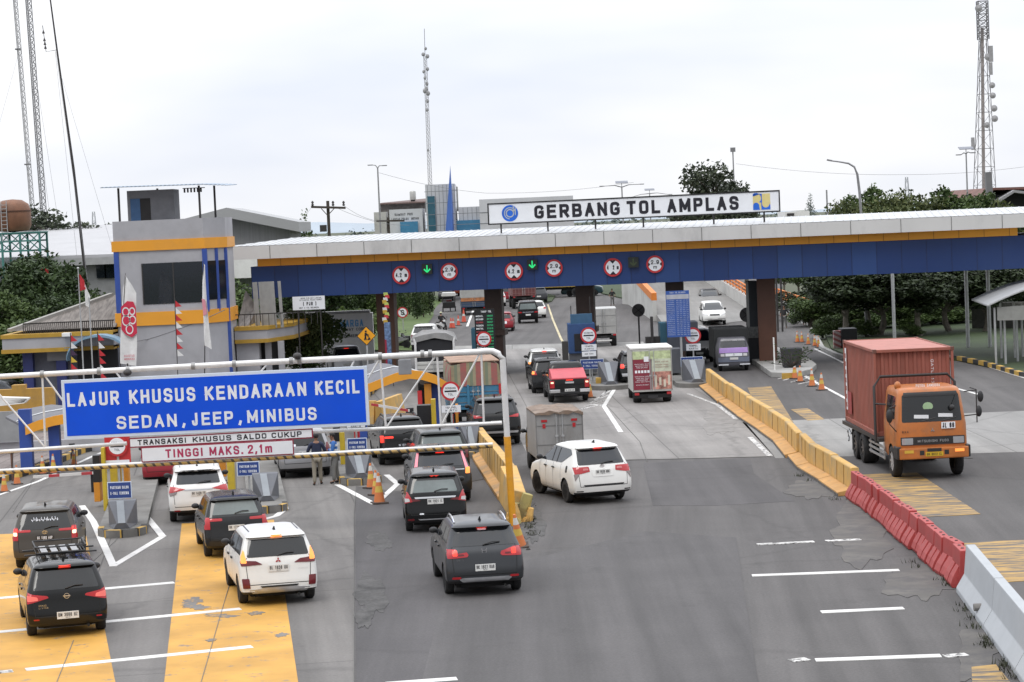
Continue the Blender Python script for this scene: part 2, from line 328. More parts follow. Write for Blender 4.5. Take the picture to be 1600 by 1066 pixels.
# ================================================================== setting: ground and roads
m_grassy=ground_mat('earth and grass',(.045,.06,.028),(.085,.09,.05),.05,3,fleck=.3)
m_asph=ground_mat('asphalt',(.081,.076,.075),(.104,.098,.096),.18,16,streak=.26,crack=.14,heading=R(4),fleck=.2)
m_asphd=ground_mat('dark asphalt',(.069,.065,.067),(.089,.084,.085),.25,18,streak=.22,crack=.12,fleck=.2)
m_crete=ground_mat('concrete paving',(.148,.139,.131),(.192,.181,.17),.22,14,streak=.26,crack=.2,heading=R(-7),fleck=.14,slab=(3.6,9))
m_cretem=ground_mat('grey concrete paving',(.225,.213,.203),(.285,.27,.256),.22,14,streak=.24,crack=.2,heading=R(-2),fleck=.14,slab=(4.2,10))
m_cretew=ground_mat('pale concrete paving',(.25,.245,.235),(.31,.303,.29),.2,14,streak=.16,crack=.2,fleck=.1,slab=(4.2,12))
m_broken=ground_mat('broken asphalt',(.05,.048,.047),(.1,.097,.095),1.7,12,crack=.4,fleck=.35)
m_gravel=paint_mat('gritty asphalt edge',(.13,.122,.112),(.09,.085,.084),.5,.09,1.6,heading=.5,rough=.9)
m_walk=ground_mat('brick red pavement',(.2,.165,.155),(.27,.235,.22),.6,9,fleck=.2,slab=(.6,.3))
def sheet(name,pts,z,mat,world=False,th=None):
 if th is None:th=max(.003,z-.0012)if z else .003
 v=[Vector((p[0],p[1],z))if world else P(p[0],p[1],z)for p in pts]
 mb=MB();mb.slab(v,th)
 return kind(mb.build(name,mat))
g=MB();g.face([(-6000,-200,-.05),(6000,-200,-.05),(6000,9000,-.05),(-6000,9000,-.05)]);kind(g.build('ground',m_grassy))
sheet('road',[(-60,4),(45,4),(32,60),(24.6,110),(23.7,123),(18.5,128),(18.6,137),(21,160),(23,200),(40,330),(40,430),(-40,430),(-8,300),(-7.4,200),(-9.5,165),(-20,160),(-34,150),(-60,150)],0,m_asph,True)
sheet('concrete_apron',[(-900,1100),(553,1100),(553,800),(556,760),(640,770),(700,690),(720,640),(640,575),(-300,640)],.004,m_crete)
sheet('concrete_apron',[(830,722),(1210,713),(1160,655),(1088,600),(1090,545),(990,536),(760,545),(790,640)],.004,m_cretem)
sheet('concrete_apron',[(1160,660),(1650,640),(1650,705),(1212,716)],.004,m_cretew)
sheet('concrete_apron',[(690,548),(1010,541),(1005,534),(700,541)],.008,m_cretew)
sheet('asphalt_patch',[(1005,724),(1172,716),(1178,740),(1242,783),(1120,790),(1020,790)],.004,m_asphd)
sheet('asphalt_patch',[(556,782),(640,772),(720,775),(720,1100),(556,1100)],.004,m_asphd)
sheet('asphalt_patch',[(700,905),(1010,830),(1150,840),(1190,1100),(650,1100)],.008,ground_mat('asphalt newer',(.075,.071,.072),(.095,.09,.09),.3,18,streak=.24,fleck=.18))
def blob(name,cx,cy,rx,ry,z,mat,seed,n=40,rough=.35):
 r=random.Random(seed);ph=[r.uniform(0,6.28)for _ in range(6)]
 sheet(name,[(cx+rx*math.cos(t)*k,cy+ry*math.sin(t)*k)for t,k in[(2*math.pi*i/n,1+rough*(.5*math.sin(2*2*math.pi*i/n+ph[0])+.35*math.sin(5*2*math.pi*i/n+ph[1])+.3*math.sin(11*2*math.pi*i/n+ph[2])))for i in range(n)]],z,mat)
blob('broken_asphalt',580,928,22,34,.012,m_broken,1)
blob('broken_asphalt',592,845,20,14,.012,m_broken,2)
blob('broken_asphalt',568,965,12,18,.016,m_broken,3)
blob('broken_asphalt',832,820,17,30,.012,m_broken,4)
blob('broken_asphalt',822,790,14,12,.016,m_broken,5)
blob('asphalt_edge',1345,835,50,42,.012,m_gravel,6)
blob('asphalt_edge',1440,905,52,34,.012,m_gravel,7)
blob('asphalt_edge',1268,765,34,16,.012,m_gravel,8)
blob('asphalt_edge',1530,1010,30,55,.012,m_gravel,9)
blob('asphalt_edge',1128,655,30,22,.012,paint_mat('gritty concrete',(.175,.165,.155),(.25,.237,.226),.47,.12,1.8,rough=.9),10)
# ---- paint on the road
u_c,u_a=(.165,.156,.148),(.088,.084,.083)
m_yel=paint_mat('yellow lane paint',(.57,.305,.055),u_c,.63,.05,2.2,heading=R(-7))
m_yelworn=paint_mat('worn yellow lane paint',(.45,.28,.085),u_a,.505,.07,2.6,stretch=(.3,1.6,1))
m_line=paint_mat('white line paint',(.7,.69,.67),u_a,.66,.05,5)
m_linew=paint_mat('worn white line paint',(.66,.65,.63),u_a,.53,.05,6)
sheet('lane_paint',[(-260,845),(20,834),(133,829),(183,1080),(-260,1100)],.008,m_yel)
sheet('lane_paint',[(284,818),(428,812),(468,1080),(255,1080)],.008,m_yel)
sheet('lane_paint',[(1168,606),(1205,604),(1240,660),(1195,665)],.012,m_yelworn)
sheet('lane_paint',[(1236,640),(1262,638),(1288,655),(1262,657)],.012,m_yelworn)
sheet('lane_paint',[(1335,742),(1432,738),(1532,803),(1440,808)],.012,m_yelworn)
sheet('lane_paint',[(1492,848),(1640,842),(1640,905),(1560,910)],.012,m_yelworn)
sheet('lane_paint',[(1518,1042),(1556,1038),(1590,1080),(1520,1085)],.016,m_yelworn)
def line(pts,w=.13,z=.016,m=None,name='road_marking'):
 q=[P(a,b,z)for a,b in pts];mb=MB()
 for i in range(len(q)-1):
  d=(q[i+1]-q[i]).normalized();n=Vector((-d.y,d.x,0))*w/2
  e0=d*w*.35 if i else Vector();e1=d*w*.35 if i<len(q)-2 else Vector()
  zo=Z*(.0045*(i%2));mb.slab([q[i]-n-e0+zo,q[i]+n-e0+zo,q[i+1]+n+e1+zo,q[i+1]-n+e1+zo],z-.002)
 return kind(mb.build(name,m or m_line))
for a in[((-40,938),(272,910)),((-40,991),(376,951)),((40,1046),(394,1010)),((1175,899),(1405,890.5)),((1283,956),(1412,950)),((1274,1031),(1470,1024)),((603,1068),(714,1060))]:line(a,.3)
for a in[((-20,1052),(20,1048)),((1183,850.5),(1272,846)),((1290,845),(1345,842.5)),((1236,1032),(1262,1029)),((1476,1025),(1511,1022))]:line(a,.28,m=m_linew)
line([(128,790),(146,815),(177,884),(254,838),(209,783),(196,762)],.2)
line([(425,740),(446,795),(432,806),(410,812)],.2)
line([(527,757),(584,787),(592,786)],.2);line([(596,779),(621,756),(604,742)],.2)
line([(60,752),(140,715),(162,706)],.15);line([(-30,783),(60,752)],.15)
line([(942,632),(970,675)],.2);line([(926,632),(944,634),(962,605),(956,585),(940,570)],.18)
line([(1075,615),(1120,632),(1150,655)],.16,m=m_linew);line([(1172,683),(1203,712)],.2,m=m_linew)
for i in range(6):line([(905+i*8,640-i*5),(950+i*2,630-i*7)],.09,m=m_linew)
line([(1258,588),(1292,607),(1324,624)],.16);line([(1495,607),(1532,617)],.17)
line([(1216,592),(1250,584),(1272,592)],.1,m=m_linew)
for i in range(4):line([(1224+i*12,594+i*3),(1256+i*10,586+i*4)],.1,m=m_linew)
line([(1548,574),(1600,590),(1660,607)],.15);line([(1273,545),(1290,553),(1318,567)],.14)
m_ly=paint_mat('pale yellow edge line',(.55,.48,.3),u_a,.66,.05,4)
line([(856,476),(864,500),(876,528),(882,539)],.16,m=m_ly,name='road_marking')
line([(730,510),(745,470),(757,450)],.2,m=m_line)
line([(838,458),(857,462),(848,470)],.2,m=m_linew)
line([(1108,446),(1165,478)],.18,m=m_linew)
mj=M('joint tar',(.15,.148,.14),.9)
for a in[((553,1100),(553,800),(556,768)),((945,630),(1000,690),(1011,721)),((120,900),(180,845),(215,790)),((86,1072),(115,1000)),((850,722),(1205,713)),((700,760),(770,745)),((20,800),(75,715)),((310,1080),(352,935),(392,800)),((1440,712),(1520,716))]:line(a,.013,.02,mj,'pavement_joint')
sheet('pavement',[(-120,775),(-5,752),(60,722),(150,690),(150,670),(-120,690)],.06,m_walk,False,.1)
m_grass=ground_mat('mown grass',(.018,.034,.01),(.038,.06,.016),.35,6,fleck=.35)  # grass colour darkened to stand for the tree shade on the verge
b=MB();rows=[]
for i in range(9):
 t=i/8;a=P(645+50*t,548-85*t,0);c=a+Vector((-13-10*t,2+6*t,0));row=[]
 for k in range(9):
  u=k/8;p=a.lerp(c,u);p.z=.02+2.6*(u**1.2)*(0.35+.65*t)+.06*math.sin(5*i+3*k);row.append(p)
 rows.append(row)
b.loft(rows,caps=False,closed=False);kind(b.build('grass_bank',ground_mat('bank grass',(.05,.085,.018),(.09,.135,.03),.35,6,fleck=.35),smooth=60))
sheet('verge',[(24.9,100),(24.9,110),(24,123.4),(19,128.4),(19,137),(21.6,160),(60,170),(70,100)],.1,m_grass,True,.14)
sheet('grass_island',[(836,476),(862,470),(868,462),(838,455),(815,462)],.12,m_grass,False,.16)
sheet('grass_island',[(985,468),(1000,460),(1010,446),(930,440),(940,458)],.12,m_grass,False,.16)
m_bare=paint_mat('bare concrete through paint',(.17,.161,.152),(.52,.285,.055),.56,.06,2.2,stretch=(1,.6,1))
for i,(cx_,cy_,rx,ry)in enumerate(((300,940,16,6),(306,948,20,4),(345,962,22,3),(400,958,12,2.5),(440,992,10,3),(330,1000,8,2))):blob('worn_patch',cx_,cy_,rx,ry,.0125+.0036*(i%2),m_bare,30+i,rough=.5)
# ================================================================== toll canopy
A,B=Vector((-15.6,127.2,0)),Vector((30.0,121.0,0))
cd=(B-A).normalized();cn=Vector((cd.y,-cd.x,0))
CT=Matrix(((cd.x,-cn.x,0,A.x),(cd.y,-cn.y,0,A.y),(0,0,1,0),(0,0,0,1)))
CL=(B-A).length
def cx(px):
 best=0;d=ray(px,400)
 n=Vector((d.y,-d.x));return-(n.x*A.x+n.y*A.y)/(n.x*cd.x+n.y*cd.y)
def cz(px,py):
 s=cx(px);p=A+cd*s;d=ray(px,py);t=p.y/d.y;return CAMH+d.z*t
m_fascia=M('pale aluminium fascia',(.62,.615,.61),.45,.03,var=.05,scale=.4,dirt=.45,dirtcol=(.25,.25,.25),stretch=(1,1,.5))
m_roof=M('bare metal roofing',(.52,.53,.54),.45,.3,var=.1,scale=.8,dirt=.4,dirtcol=(.4,.4,.4))
m_column=M('brown column cladding',(.105,.045,.028),.5,var=.15,scale=1)
can=thing('toll_canopy','long toll gate canopy with white and orange fascia over deep blue cladding','canopy',A+cd*CL/2)
b0,b1,o1,w1=4.83,6.58,7.0,7.72
mb=MB();mb.box(cx(391),CL,.1,10.4,b0+.004,b1,T=CT);s=cx(391);k_=0
while s<CL:
 mb.box(s,min(CL,s+1.306),.05+rnd.uniform(-.008,.006),.098,b0+rnd.uniform(-.012,.008),b1-.002,rnd.choice((0,0,2,3))if not 26<k_<34 else 2,CT);mb.box(s-.012,s+.012,.03,.04,b0,b1-.01,1,CT);s+=1.31;k_+=1
mb.build('blue_cladding',[m_blue,M('cladding joint',(.012,.022,.075),.6),M('blue cladding dark',(.009,.034,.14),.42,var=.12,scale=.25,dirt=.3,dirtcol=(.02,.045,.12),stretch=(1,1,.35)),M('blue cladding faded',(.016,.052,.185),.5,var=.1,scale=.25,dirt=.25,dirtcol=(.03,.06,.15),stretch=(1,1,.35))],can)
mb=MB();mb.box(cx(402),cx(1591),-.02,10.3,b1+.003,o1,T=CT);s=cx(402)
while s<cx(1591):mb.box(s-.01,s+.01,-.035,-.018,b1+.003,o1-.01,1,CT);s+=1.31
mb.build('orange_band',[m_orange,M('orange joint',(.22,.09,.01),.6)],can)
mb=MB();mb.box(cx(355),CL,-.75,11.2,o1+.004,w1,T=CT);s=cx(355)+2.6
while s<CL:mb.box(s-.014,s+.014,-.765,-.748,o1+.01,w1-.02,1,CT);s+=2.62
mb.build('white_fascia',[m_fascia,M('fascia joint',(.1,.1,.1),.6)],can)
mb=MB();e0,e1=cx(357),CL
def roofpt(s,y):return CT@Vector((s,y,w1+.02+min((y+.7)*.055,(11.2-y)*.055,(s-e0)*.13)))
ys=[-.7,.2,1.2,2.4,3.6,5.2,6.8,8,9.2,10.2,11.15];ss=[e0+k*.4 for k in range(int((e1-e0)/.4))]
rows=[[roofpt(s,y)for y in ys]for s in ss]
mb.loft(rows,caps=False,closed=False)
for s in ss[::1]:
 for i in range(len(ys)-1):
  p,q=roofpt(s,ys[i]),roofpt(s,ys[i+1]);mb.bar(p+Z*.008,q+Z*.008,.05,.03)
mb.build('roof',m_roof,can)
m_soffit=M('canopy soffit',(.2,.2,.21),.8)
for px,w in((586,1.0),(758,.95),(1047,.95),(904,.98),(1193,.98)):
 mb=MB();s=cx(px)+.0
 mb.box(s-w/2,s+w/2,2.2,3.2,0,b0-.002,T=CT);c=mb.build('column',m_column if px!=758 and px!=904 and px!=1047 else M('dark brown column',(.05,.028,.022),.5,var=.2),can,bevel=.03)
 if px in(904,758,1047):
  mb=MB();mb.box(s-.62,s+.62,2.05,3.35,2.2,2.5,T=CT);mb.build('capital',M('dark brown column',(),.5),can)
mb=MB()
for px in(1398,1513,1546):mb.tube([CT@Vector((cx(px),8,0)),CT@Vector((cx(px),8,b0+.05))],.1,10)
# ---- name board on the roof
m_lblack=M('black lettering',(.012,.012,.02),.5)
def yat(px,off=.0):
 p=A+cd*cx(px);return p.y+off
nb0,nb1=W(762,335,yat(762,1)),W(1219,314,yat(1219,1));bx=(nb1-nb0).normalized();bn=bx.cross(Z)
bc=(nb0+nb1)/2;bw=(nb1-nb0).length;bh=1.18
nb=thing('gate_name_board','long white name board in a black frame lettered GERBANG TOL AMPLAS on the canopy roof','sign',(bc.x,bc.y,w1))
mb=MB();plate(mb,bc-bn*.1,bx,Z,bw,bh,.1);mb.build('panel',m_signwhite,nb)
mb=MB();t=.07
for v in(1,-1):
 plate(mb,bc+Z*v*(bh/2-t/2),bx,Z,bw,t,.03);plate(mb,bc+bx*v*(bw/2-t/2),bx,Z,t,bh-2*t,.03)
mb.build('frame',m_black,nb)
def on(c,dx,dz=0,off=.012):return c+bx*dx+Z*dz+bn*off
def bpx(px):return((W(px,325,bc.y)-bc).dot(bx))
mb=MB()
for wrd,x0,x1 in(('GERBANG',832,968),('TOL',979,1032),('AMPLAS',1043,1155)):letters(mb,wrd,on(bc,(bpx(x0)+bpx(x1))/2),bx,Z,bpx(x1)-bpx(x0),.74,.045)
mb.build('lettering',m_lblack,nb)
lc=on(bc,bpx(793),0,.006);mb=MB();disc(mb,lc,bx,Z,.45,.006,32);lg=mb.build('round_emblem',M('emblem blue',(.015,.13,.62),.4),nb)
mb=MB()
def ring(mb,c,r0,r1,t,a0=0,a1=2*math.pi,n=28,off=0):
 for k in range(n):
  u,v=a0+(a1-a0)*k/n,a0+(a1-a0)*(k+1)/n
  f=lambda r,q:c+bx*math.cos(q)*r+Z*math.sin(q)*r+bn*off
  mb.extrude([f(r0,u),f(r1,u),f(r1,v),f(r0,v)],bn*t)
ring(mb,lc,.17,.235,.006,off=.008);ring(mb,lc,.28,.33,.006,.35,4.6,off=.008)
plate(mb,lc+bx*.2+Z*.17+bn*.008,bx,Z,.065,.42,.006);plate(mb,lc+bx*.3+Z*.1+bn*.008,bx,Z,.05,.42,.006)
mb.build('emblem_mark',M('emblem grey',(.42,.46,.5),.4),nb)
lc=on(bc,bpx(1191),0,.006);mb=MB();plate(mb,lc,bx,Z,.92,.86,.006);mb.build('square_emblem',M('emblem pale yellow',(.66,.56,.24),.5),nb)
mb=MB()
f=lambda x,z:lc+bx*x+Z*z+bn*.008
def arcpts(cxx,czz,r,a0,a1,n=10):return[(cxx+r*math.cos(a0+(a1-a0)*k/n),czz+r*math.sin(a0+(a1-a0)*k/n))for k in range(n+1)]
mb.extrude([f(*p)for p in[(-.46,-.43),(-.46,-.2)]+arcpts(-.3,-.2,.16,math.pi,.3)[1:]+[(-.1,-.43)]],bn*.006)
mb.extrude([f(*p)for p in[(-.46,.43)]+[(-.46,.3)]+arcpts(-.3,.2,.28,2.4,-.9)[1:]+[(-.02,-.05),(-.02,.43)]],bn*.006)
mb.extrude([f(*p)for p in[(-.02,.43),(-.02,-.43),(.46,-.43),(.46,-.2)]+arcpts(.22,-.12,.2,0,-math.pi)[::1]+[(.02,.43)]],bn*.006)
mb.build('emblem_mark',M('emblem blue',(),.4),nb)
mb=MB()
for px in(777,852,928,1004,1115,1194):
 p=on(bc,bpx(px),0,-.2);mb=MB();mb.bar((p.x,p.y,w1+.05),(p.x,p.y,bc.z+.3),.09);mb.build('post',m_dark,nb)
 # ---- signs on the fascia
def fas(px,py,off=.03):
 s=cx(px);p=A+cd*s+cn*off;d=ray(px,py);t=p.y/d.y;p.z=CAMH+d.z*t;return p
def ban_round(c,r,kindname,label,cat,group,xd,nn,body=None,parent_post=None):
 """white disc in a red ring; returns the thing"""
 t=thing(kindname,label,cat,c,0,group)
 mb=MB();disc(mb,c,xd,Z,r,.02,28);mb.build('red_ring',m_red,t)
 mb=MB();disc(mb,c+nn*.022,xd,Z,r*.78,.006,28);mb.build('white_face',m_signwhite,t)
 return t
for i,(px,py)in enumerate(((626,430),(802,424),(957,418))):
 w=('left of the first green arrow','left of the second green arrow','beside the unlit lane signal')[i]
 c=fas(px,py);t=ban_round(c,.5,'height_limit_sign','red 4.2 m height sign on the canopy '+w,'road sign','height limit signs',cd,cn)
 mb=MB();letters(mb,'4.2 m' if i<2 else '4  2 m',c+cn*.03,cd,Z,.64,.23,.03)
 for v in(1,-1):mb.extrude([c+cn*.03+cd*a*.17+Z*v*z for a,z in((-1,.385),(1,.385),(0,.2))],cn*.004)
 mb.build('lettering',m_lblack,t)
for i,(px,py)in enumerate(((701,424.5),(865,419),(1023,413))):
 w=('between the two green arrows','right of the second green arrow','right of the unlit lane signal')[i]
 c=fas(px,py);t=ban_round(c,.47,'width_limit_sign','red 2.9 m width sign on the canopy '+w,'road sign','width limit signs',cd,cn)
 mb=MB();letters(mb,'2.9',c+cn*.03+Z*.11,cd,Z,.44,.22,.035);letters(mb,'m',c+cn*.03-Z*.15,cd,Z,.19,.18,.03)
 for v in(1,-1):mb.extrude([c+cn*.03+cd*v*a+Z*z for a,z in((.365,-.12),(.365,.12),(.25,0))],cn*.004)
 mb.build('lettering',m_lblack,t)
m_lit=M('green signal light',(.02,.62,.18),.4,emit=.7)
for i,(px,py,lit)in enumerate(((667,420.5,1),(831.5,413.5,1),(989.5,410,0))):
 c=fas(px,py);t=thing('lane_signal',('lit green arrow lane signal near the left end of the canopy','lit green arrow lane signal near the middle of the canopy','dark unlit lane signal on the blue canopy')[i],'lane signal',c,0,'lane signals')
 mb=MB();plate(mb,c,cd,Z,.56,.56,.12);mb.build('housing',M('signal housing',(.015,.02,.018),.4),t)
 mb=MB()
 plate(mb,c+cn*.125+Z*.06,cd,Z,.07,.3,.006)
 for v in(1,-1):mb.bar(c+cn*.128-Z*.17,c+cn*.128+cd*v*.17-Z*0,.075,.008,up=cn)
 mb.build('arrow',m_lit if lit else M('unlit signal',(.05,.07,.03),.5),t)
 # ================================================================== overhead lane sign and its gantry
GY=64.0
def gw(px,py):return W(px,py,GY+(787-px)*.0002)
gp=gw(787,560)
gan=thing('sign_gantry','white steel pipe gantry with an orange footed post spanning the left lanes','gantry',(gp.x,GY,0))
top=[gw(-120,597),gw(0,588.5),gw(400,567),gw(745,550)];crn=gw(786,573)
e=gw(760,548.5);arc=[e,gw(770,549),gw(779,553),gw(785.5,561),crn]
foot=Vector((crn.x+.09,GY,0))
mb=MB();mb.tube(top+arc+[Vector((crn.x+.03,GY,2.5))],[.074,.074,.082,.086,.088,.088,.088,.088,.086,.084],14);mb.build('pipe_frame',m_steel_w,gan,smooth=40)
mb=MB();mb.tube([Vector((crn.x+.03,GY,2.502)),foot],.098,14);mb.build('orange_sleeve',M('amber post paint',(.72,.32,.015),.5,var=.1,dirt=.4),gan,smooth=40)
mb=MB();mb.tube([gw(-120,713),gw(0,706),gw(198,693)],.055,10);mb.build('lower_pipe',m_steel_w,gan,smooth=40)
mb=MB();mb.tube([gw(488,675),gw(784,661)],.052,10);mb.build('lower_pipe',m_steel_w,gan,smooth=40)
for a,c in(((594,561),(603,668)),((683,556),(689,664)),((752,552),(756,660)),((66,586),(71,700))):
 mb=MB();mb.tube([gw(*a),gw(*c)],.03,8);mb.build('upright',m_steel_w,gan,smooth=40)
for a,c in(((593,561),(560,618)),((680,557),(604,668)),((749,553),(690,664)),((-10,606),(70,699)),((69,586),(108,640)),((420,566),(400,590)),((555,560),(548,575)),((180,580),(192,596))):
 mb=MB();mb.tube([gw(*a),gw(*c)],.026,8);mb.build('brace',m_steel_w,gan,smooth=40)
for px in(66,155,200,302,366,455,468,594,660,672):
 py=588.5-(px)*.0537;mb=MB();mb.lathe([(.105,-.05),(.105,.05)],gw(px,py),12,'X');mb.build('pipe_clamp',M('weathered steel clamp',(.3,.3,.3),.5,.4),gan,smooth=40)
fl=MB();q0=gw(633,573);plate(fl,q0+Vector((0,-.1,-.0)),X,Z,.36,.42,.1);fl.build('sign_back_box',M('grey box',(.24,.25,.27),.5),gan,bevel=.02)
def quadsign(px,name,label,cat,body_mat,edge_mat,t=.06,edge=.09,off=.16):
 c=[gw(*p)for p in px];xd=((c[1]-c[0])+(c[2]-c[3])).normalized();ctr=sum(c,Vector())/4
 ctr=ctr-Yv*off;w=((c[1]-c[0]).length+(c[2]-c[3]).length)/2;h=((c[3]-c[0]).length+(c[2]-c[1]).length)/2
 up=Z-xd*Z.dot(xd);up.normalize();n=xd.cross(up)
 th=thing(name,label,cat,ctr-Z*h/2)
 mb=MB();plate(mb,ctr-n*t,xd,up,w,h,t);mb.build('border',edge_mat,th,bevel=.012)
 mb=MB();plate(mb,ctr+n*.002,xd,up,w-2*edge,h-2*edge,.006);mb.build('panel',body_mat,th)
 return th,ctr,xd,up,n,w,h
m_edge=M('pale sign border',(.62,.7,.82),.4,var=.04)
th,ctr,xd,up,n,w,h=quadsign([(98,594),(575,571),(577,664),(101,686)],'overhead_lane_sign','large blue overhead sign reading LAJUR KHUSUS KENDARAAN KECIL SEDAN, JEEP, MINIBUS','sign',m_signblue,m_edge)
mb=MB();m_ltr=M('white sign lettering',(.76,.8,.88),.4)
spx=lambda px:(px-337.5)/477.0*w
for wrd,x0,x1 in(('LAJUR',107,188),('KHUSUS',204,307),('KENDARAAN',322,480),('KECIL',494,563)):letters(mb,wrd,ctr+n*.012+xd*(spx(x0)+spx(x1))/2+up*h*.165,xd,up,spx(x1)-spx(x0),.39,.028)
for wrd,x0,x1 in(('SEDAN',182,276),('JEEP',299,364),('MINIBUS',386,494)):letters(mb,wrd,ctr+n*.012+xd*(spx(x0)+spx(x1))/2-up*h*.26,xd,up,spx(x1)-spx(x0),.36,.028)
for x in(287,375):letters(mb,',',ctr+n*.012+xd*spx(x)-up*h*.26,xd,up,.1,.36,.03)
mb.build('lettering',m_ltr,th)
m_mar=M('maroon sign paint',(.3,.02,.05),.5)
th,ctr,xd,up,n,w,h=quadsign([(202,684),(489,669),(490,684),(203,700)],'payment_notice_sign','narrow white sign reading TRANSAKSI KHUSUS SALDO CUKUP under the big blue sign','sign',m_signwhite,m_mar,.04,.035,.1)
mb=MB();f=lambda px:(px-346)/287*w
for wrd,x0,x1 in(('TRANSAKSI',216,292),('KHUSUS',302,362),('SALDO',371,417),('CUKUP',425,472)):letters(mb,wrd,ctr+n*.012+xd*(f(x0)+f(x1))/2,xd,up,f(x1)-f(x0),.15,.04)
mb.build('lettering',m_lblack,th)
th,ctr,xd,up,n,w,h=quadsign([(221,699),(459,686),(460,710),(222,722)],'height_notice_sign','white sign with red border reading TINGGI MAKS. 2,1m above the striped bar','sign',m_signwhite,m_mar,.04,.03,.1)
mb=MB();f=lambda px:(px-340.5)/239*w
for wrd,x0,x1 in(('TINGGI',259,318),('MAKS.',328,381),('2,1m',388,426)):letters(mb,wrd,ctr+n*.012+xd*(f(x0)+f(x1))/2,xd,up,f(x1)-f(x0),.24,.03)
mb.build('lettering',M('crimson sign lettering',(.42,.03,.1),.5),th)
m_zeb=stripe_mat('yellow and black warning bands',[(.55,.34,.09),(.5,.34,.12),(.07,.055,.04)],.21,(.85,.0,.55),dirt=.85)
pa,pb=gw(-120,744),gw(770,696.5);mid=gw(215,727)
hb=thing('height_bar','yellow and black striped height limit bar hanging under the gantry','height bar',(pa+pb)/2)
mb=MB();mb.tube([pa,mid,pb],.062,12);mb.build('striped_pipe',m_zeb,hb,smooth=40)
mb=MB();mb.tube([pa+Z*.04+Yv*.0,mid+Z*.04+Yv*.0,pb+Z*.04+Yv*.0],.05,12);mb.build('white_top',m_steel_w,hb,smooth=40)
for px in(20,118,300,420,600,730):
 c=gw(px,738-px*.0555);mb=MB();mb.tube([c,gw(px,706-px*.057)],.012,6);mb.build('hanger',m_dark,hb)
 # ================================================================== watch tower
TY=118.0
t0,t1=W(181,440,TY),W(321,440,TY);xw0,xw1=t0.x,t1.x
zt=lambda py,px=250:W(px,py,TY).z
tw=thing('watch_tower','grey watch tower with orange bands and blue corner strips beside the canopy','tower',((xw0+xw1)/2,TY+2,0))
D=4.6;xs=xw1+.95
zp,zo1,zo0,zb1,zb0=zt(343.5),zt(374.5),zt(391),zt(487),zt(508)
foot2=[(xw0,TY),(xw1,TY),(xs,TY+1.4),(xs,TY+D),(xw0,TY+D)]
def tprism(mb,o,z0,z1):
 c=Vector((sum(p[0]for p in foot2)/5,sum(p[1]for p in foot2)/5));q=[(c+(Vector(p)-c)*(1+o/2.6))for p in foot2]
 mb.extrude([(p.x,p.y,z0)for p in q],(0,0,z1-z0));return mb
tprism(MB(),0,0,zo0+.02).build('wall',m_wall,tw)
tprism(MB(),.02,zo1-.02,zp).build('parapet',m_wall,tw)
tprism(MB(),.1,zo0,zo1).build('orange_band',m_orange,tw);tprism(MB(),.1,zb0,zb1).build('orange_band',m_orange,tw)
mb=MB();mb.box(xw0-.04,xw0+.22,TY-.05,TY+.1,zb1,zo0);mb.build('corner_strip',m_blueP,tw)
mb=MB();mb.box(xw1-.1,xw1+.14,TY-.06,TY+.3,zb1-.1,zo0-.02);mb.build('corner_strip',m_blueP,tw)
sd=Vector((xs-xw1,1.4,0));
for k in(.55,.98):
 p=Vector((xw1,TY,0))+sd*k;mb=MB();mb.box(p.x-.07,p.x+.09,p.y-.1,p.y+.1,zb1-.1 if k<.9 else 0,zo0-.02);mb.build('corner_strip',m_blueP,tw)
wz1,wz0=zt(411),zt(475);wx0,wx1=W(224,440,TY).x,W(319,440,TY).x
mb=MB();mb.box(wx0,wx1,TY-.03,TY+.1,wz0,wz1);wn=mb.build('window',m_glass,tw)
mb=MB();mb.box((wx0+wx1)/2-.03,(wx0+wx1)/2+.03,TY-.05,TY-.02,wz0,wz1)
for x in(wx0-.03,wx1+.03):mb.box(x-.03,x+.03,TY-.05,TY-.02,wz0,wz1)
mb.build('frame',m_dark,wn)
q=Vector((sd.y,-sd.x,0)).normalized()*.02
mb=MB();mb.extrude([Vector((xw1,TY,z))+sd*k+q for k,z in((.12,wz0+.1),(.93,wz0+.1),(.93,wz1),(.12,wz1))],q);mb.build('window',m_glass,tw)
rx0,rx1=W(199,320,TY+1.5).x,W(272,320,TY+1.5).x;rz1=W(235,297,TY+1.5).z
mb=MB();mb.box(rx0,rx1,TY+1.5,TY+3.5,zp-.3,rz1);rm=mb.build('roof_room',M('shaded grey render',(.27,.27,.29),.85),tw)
mb=MB();mb.box(W(204,320,TY+1.5).x,W(219,320,TY+1.5).x,TY+1.46,TY+1.5,zp-.25,W(235,309,TY).z);mb.build('blue_door',M('blue door',(.07,.16,.33),.5),tw)
mb=MB();mb.box(W(219,320,TY+1.5).x,W(235,320,TY+1.5).x,TY+1.47,TY+1.5,zp-.25,W(235,309,TY).z);mb.build('door_opening',m_dark,tw)
za,zc=W(158,293.5,TY).z,W(354,289.5,TY).z
mb=MB();xa,xc=W(158,293,TY).x,W(354,289,TY).x;nseg=60
rows=[]
for k in range(nseg+1):
 u=k/nseg;x=xa+(xc-xa)*u;zz=za+(zc-za)*(u*.4 if u<.8 else .32+(u-.8)*3.4)+.025*(k%2)
 rows.append([Vector((x,TY-.3,zz)),Vector((x,TY+4.6,zz+.12)),Vector((x,TY+4.6,zz+.09)),Vector((x,TY-.3,zz-.03))])
mb.loft(rows);mb.build('roof',M('blue grey roof sheet',(.26,.33,.42),.4,.3),tw)
for px,dy in((186,.2),(312,.2),(336,1.8),(247,4.3)):
 mb=MB();p=W(px,320,TY+dy);zz=za+(zc-za)*((p.x-xa)/(xc-xa))*.4-.05
 mb.bar((p.x,p.y,zp-.1),(p.x,p.y,zz),.1);mb.build('roof_post',m_dark,tw)
mb=MB();p=W(302,297,TY+1)
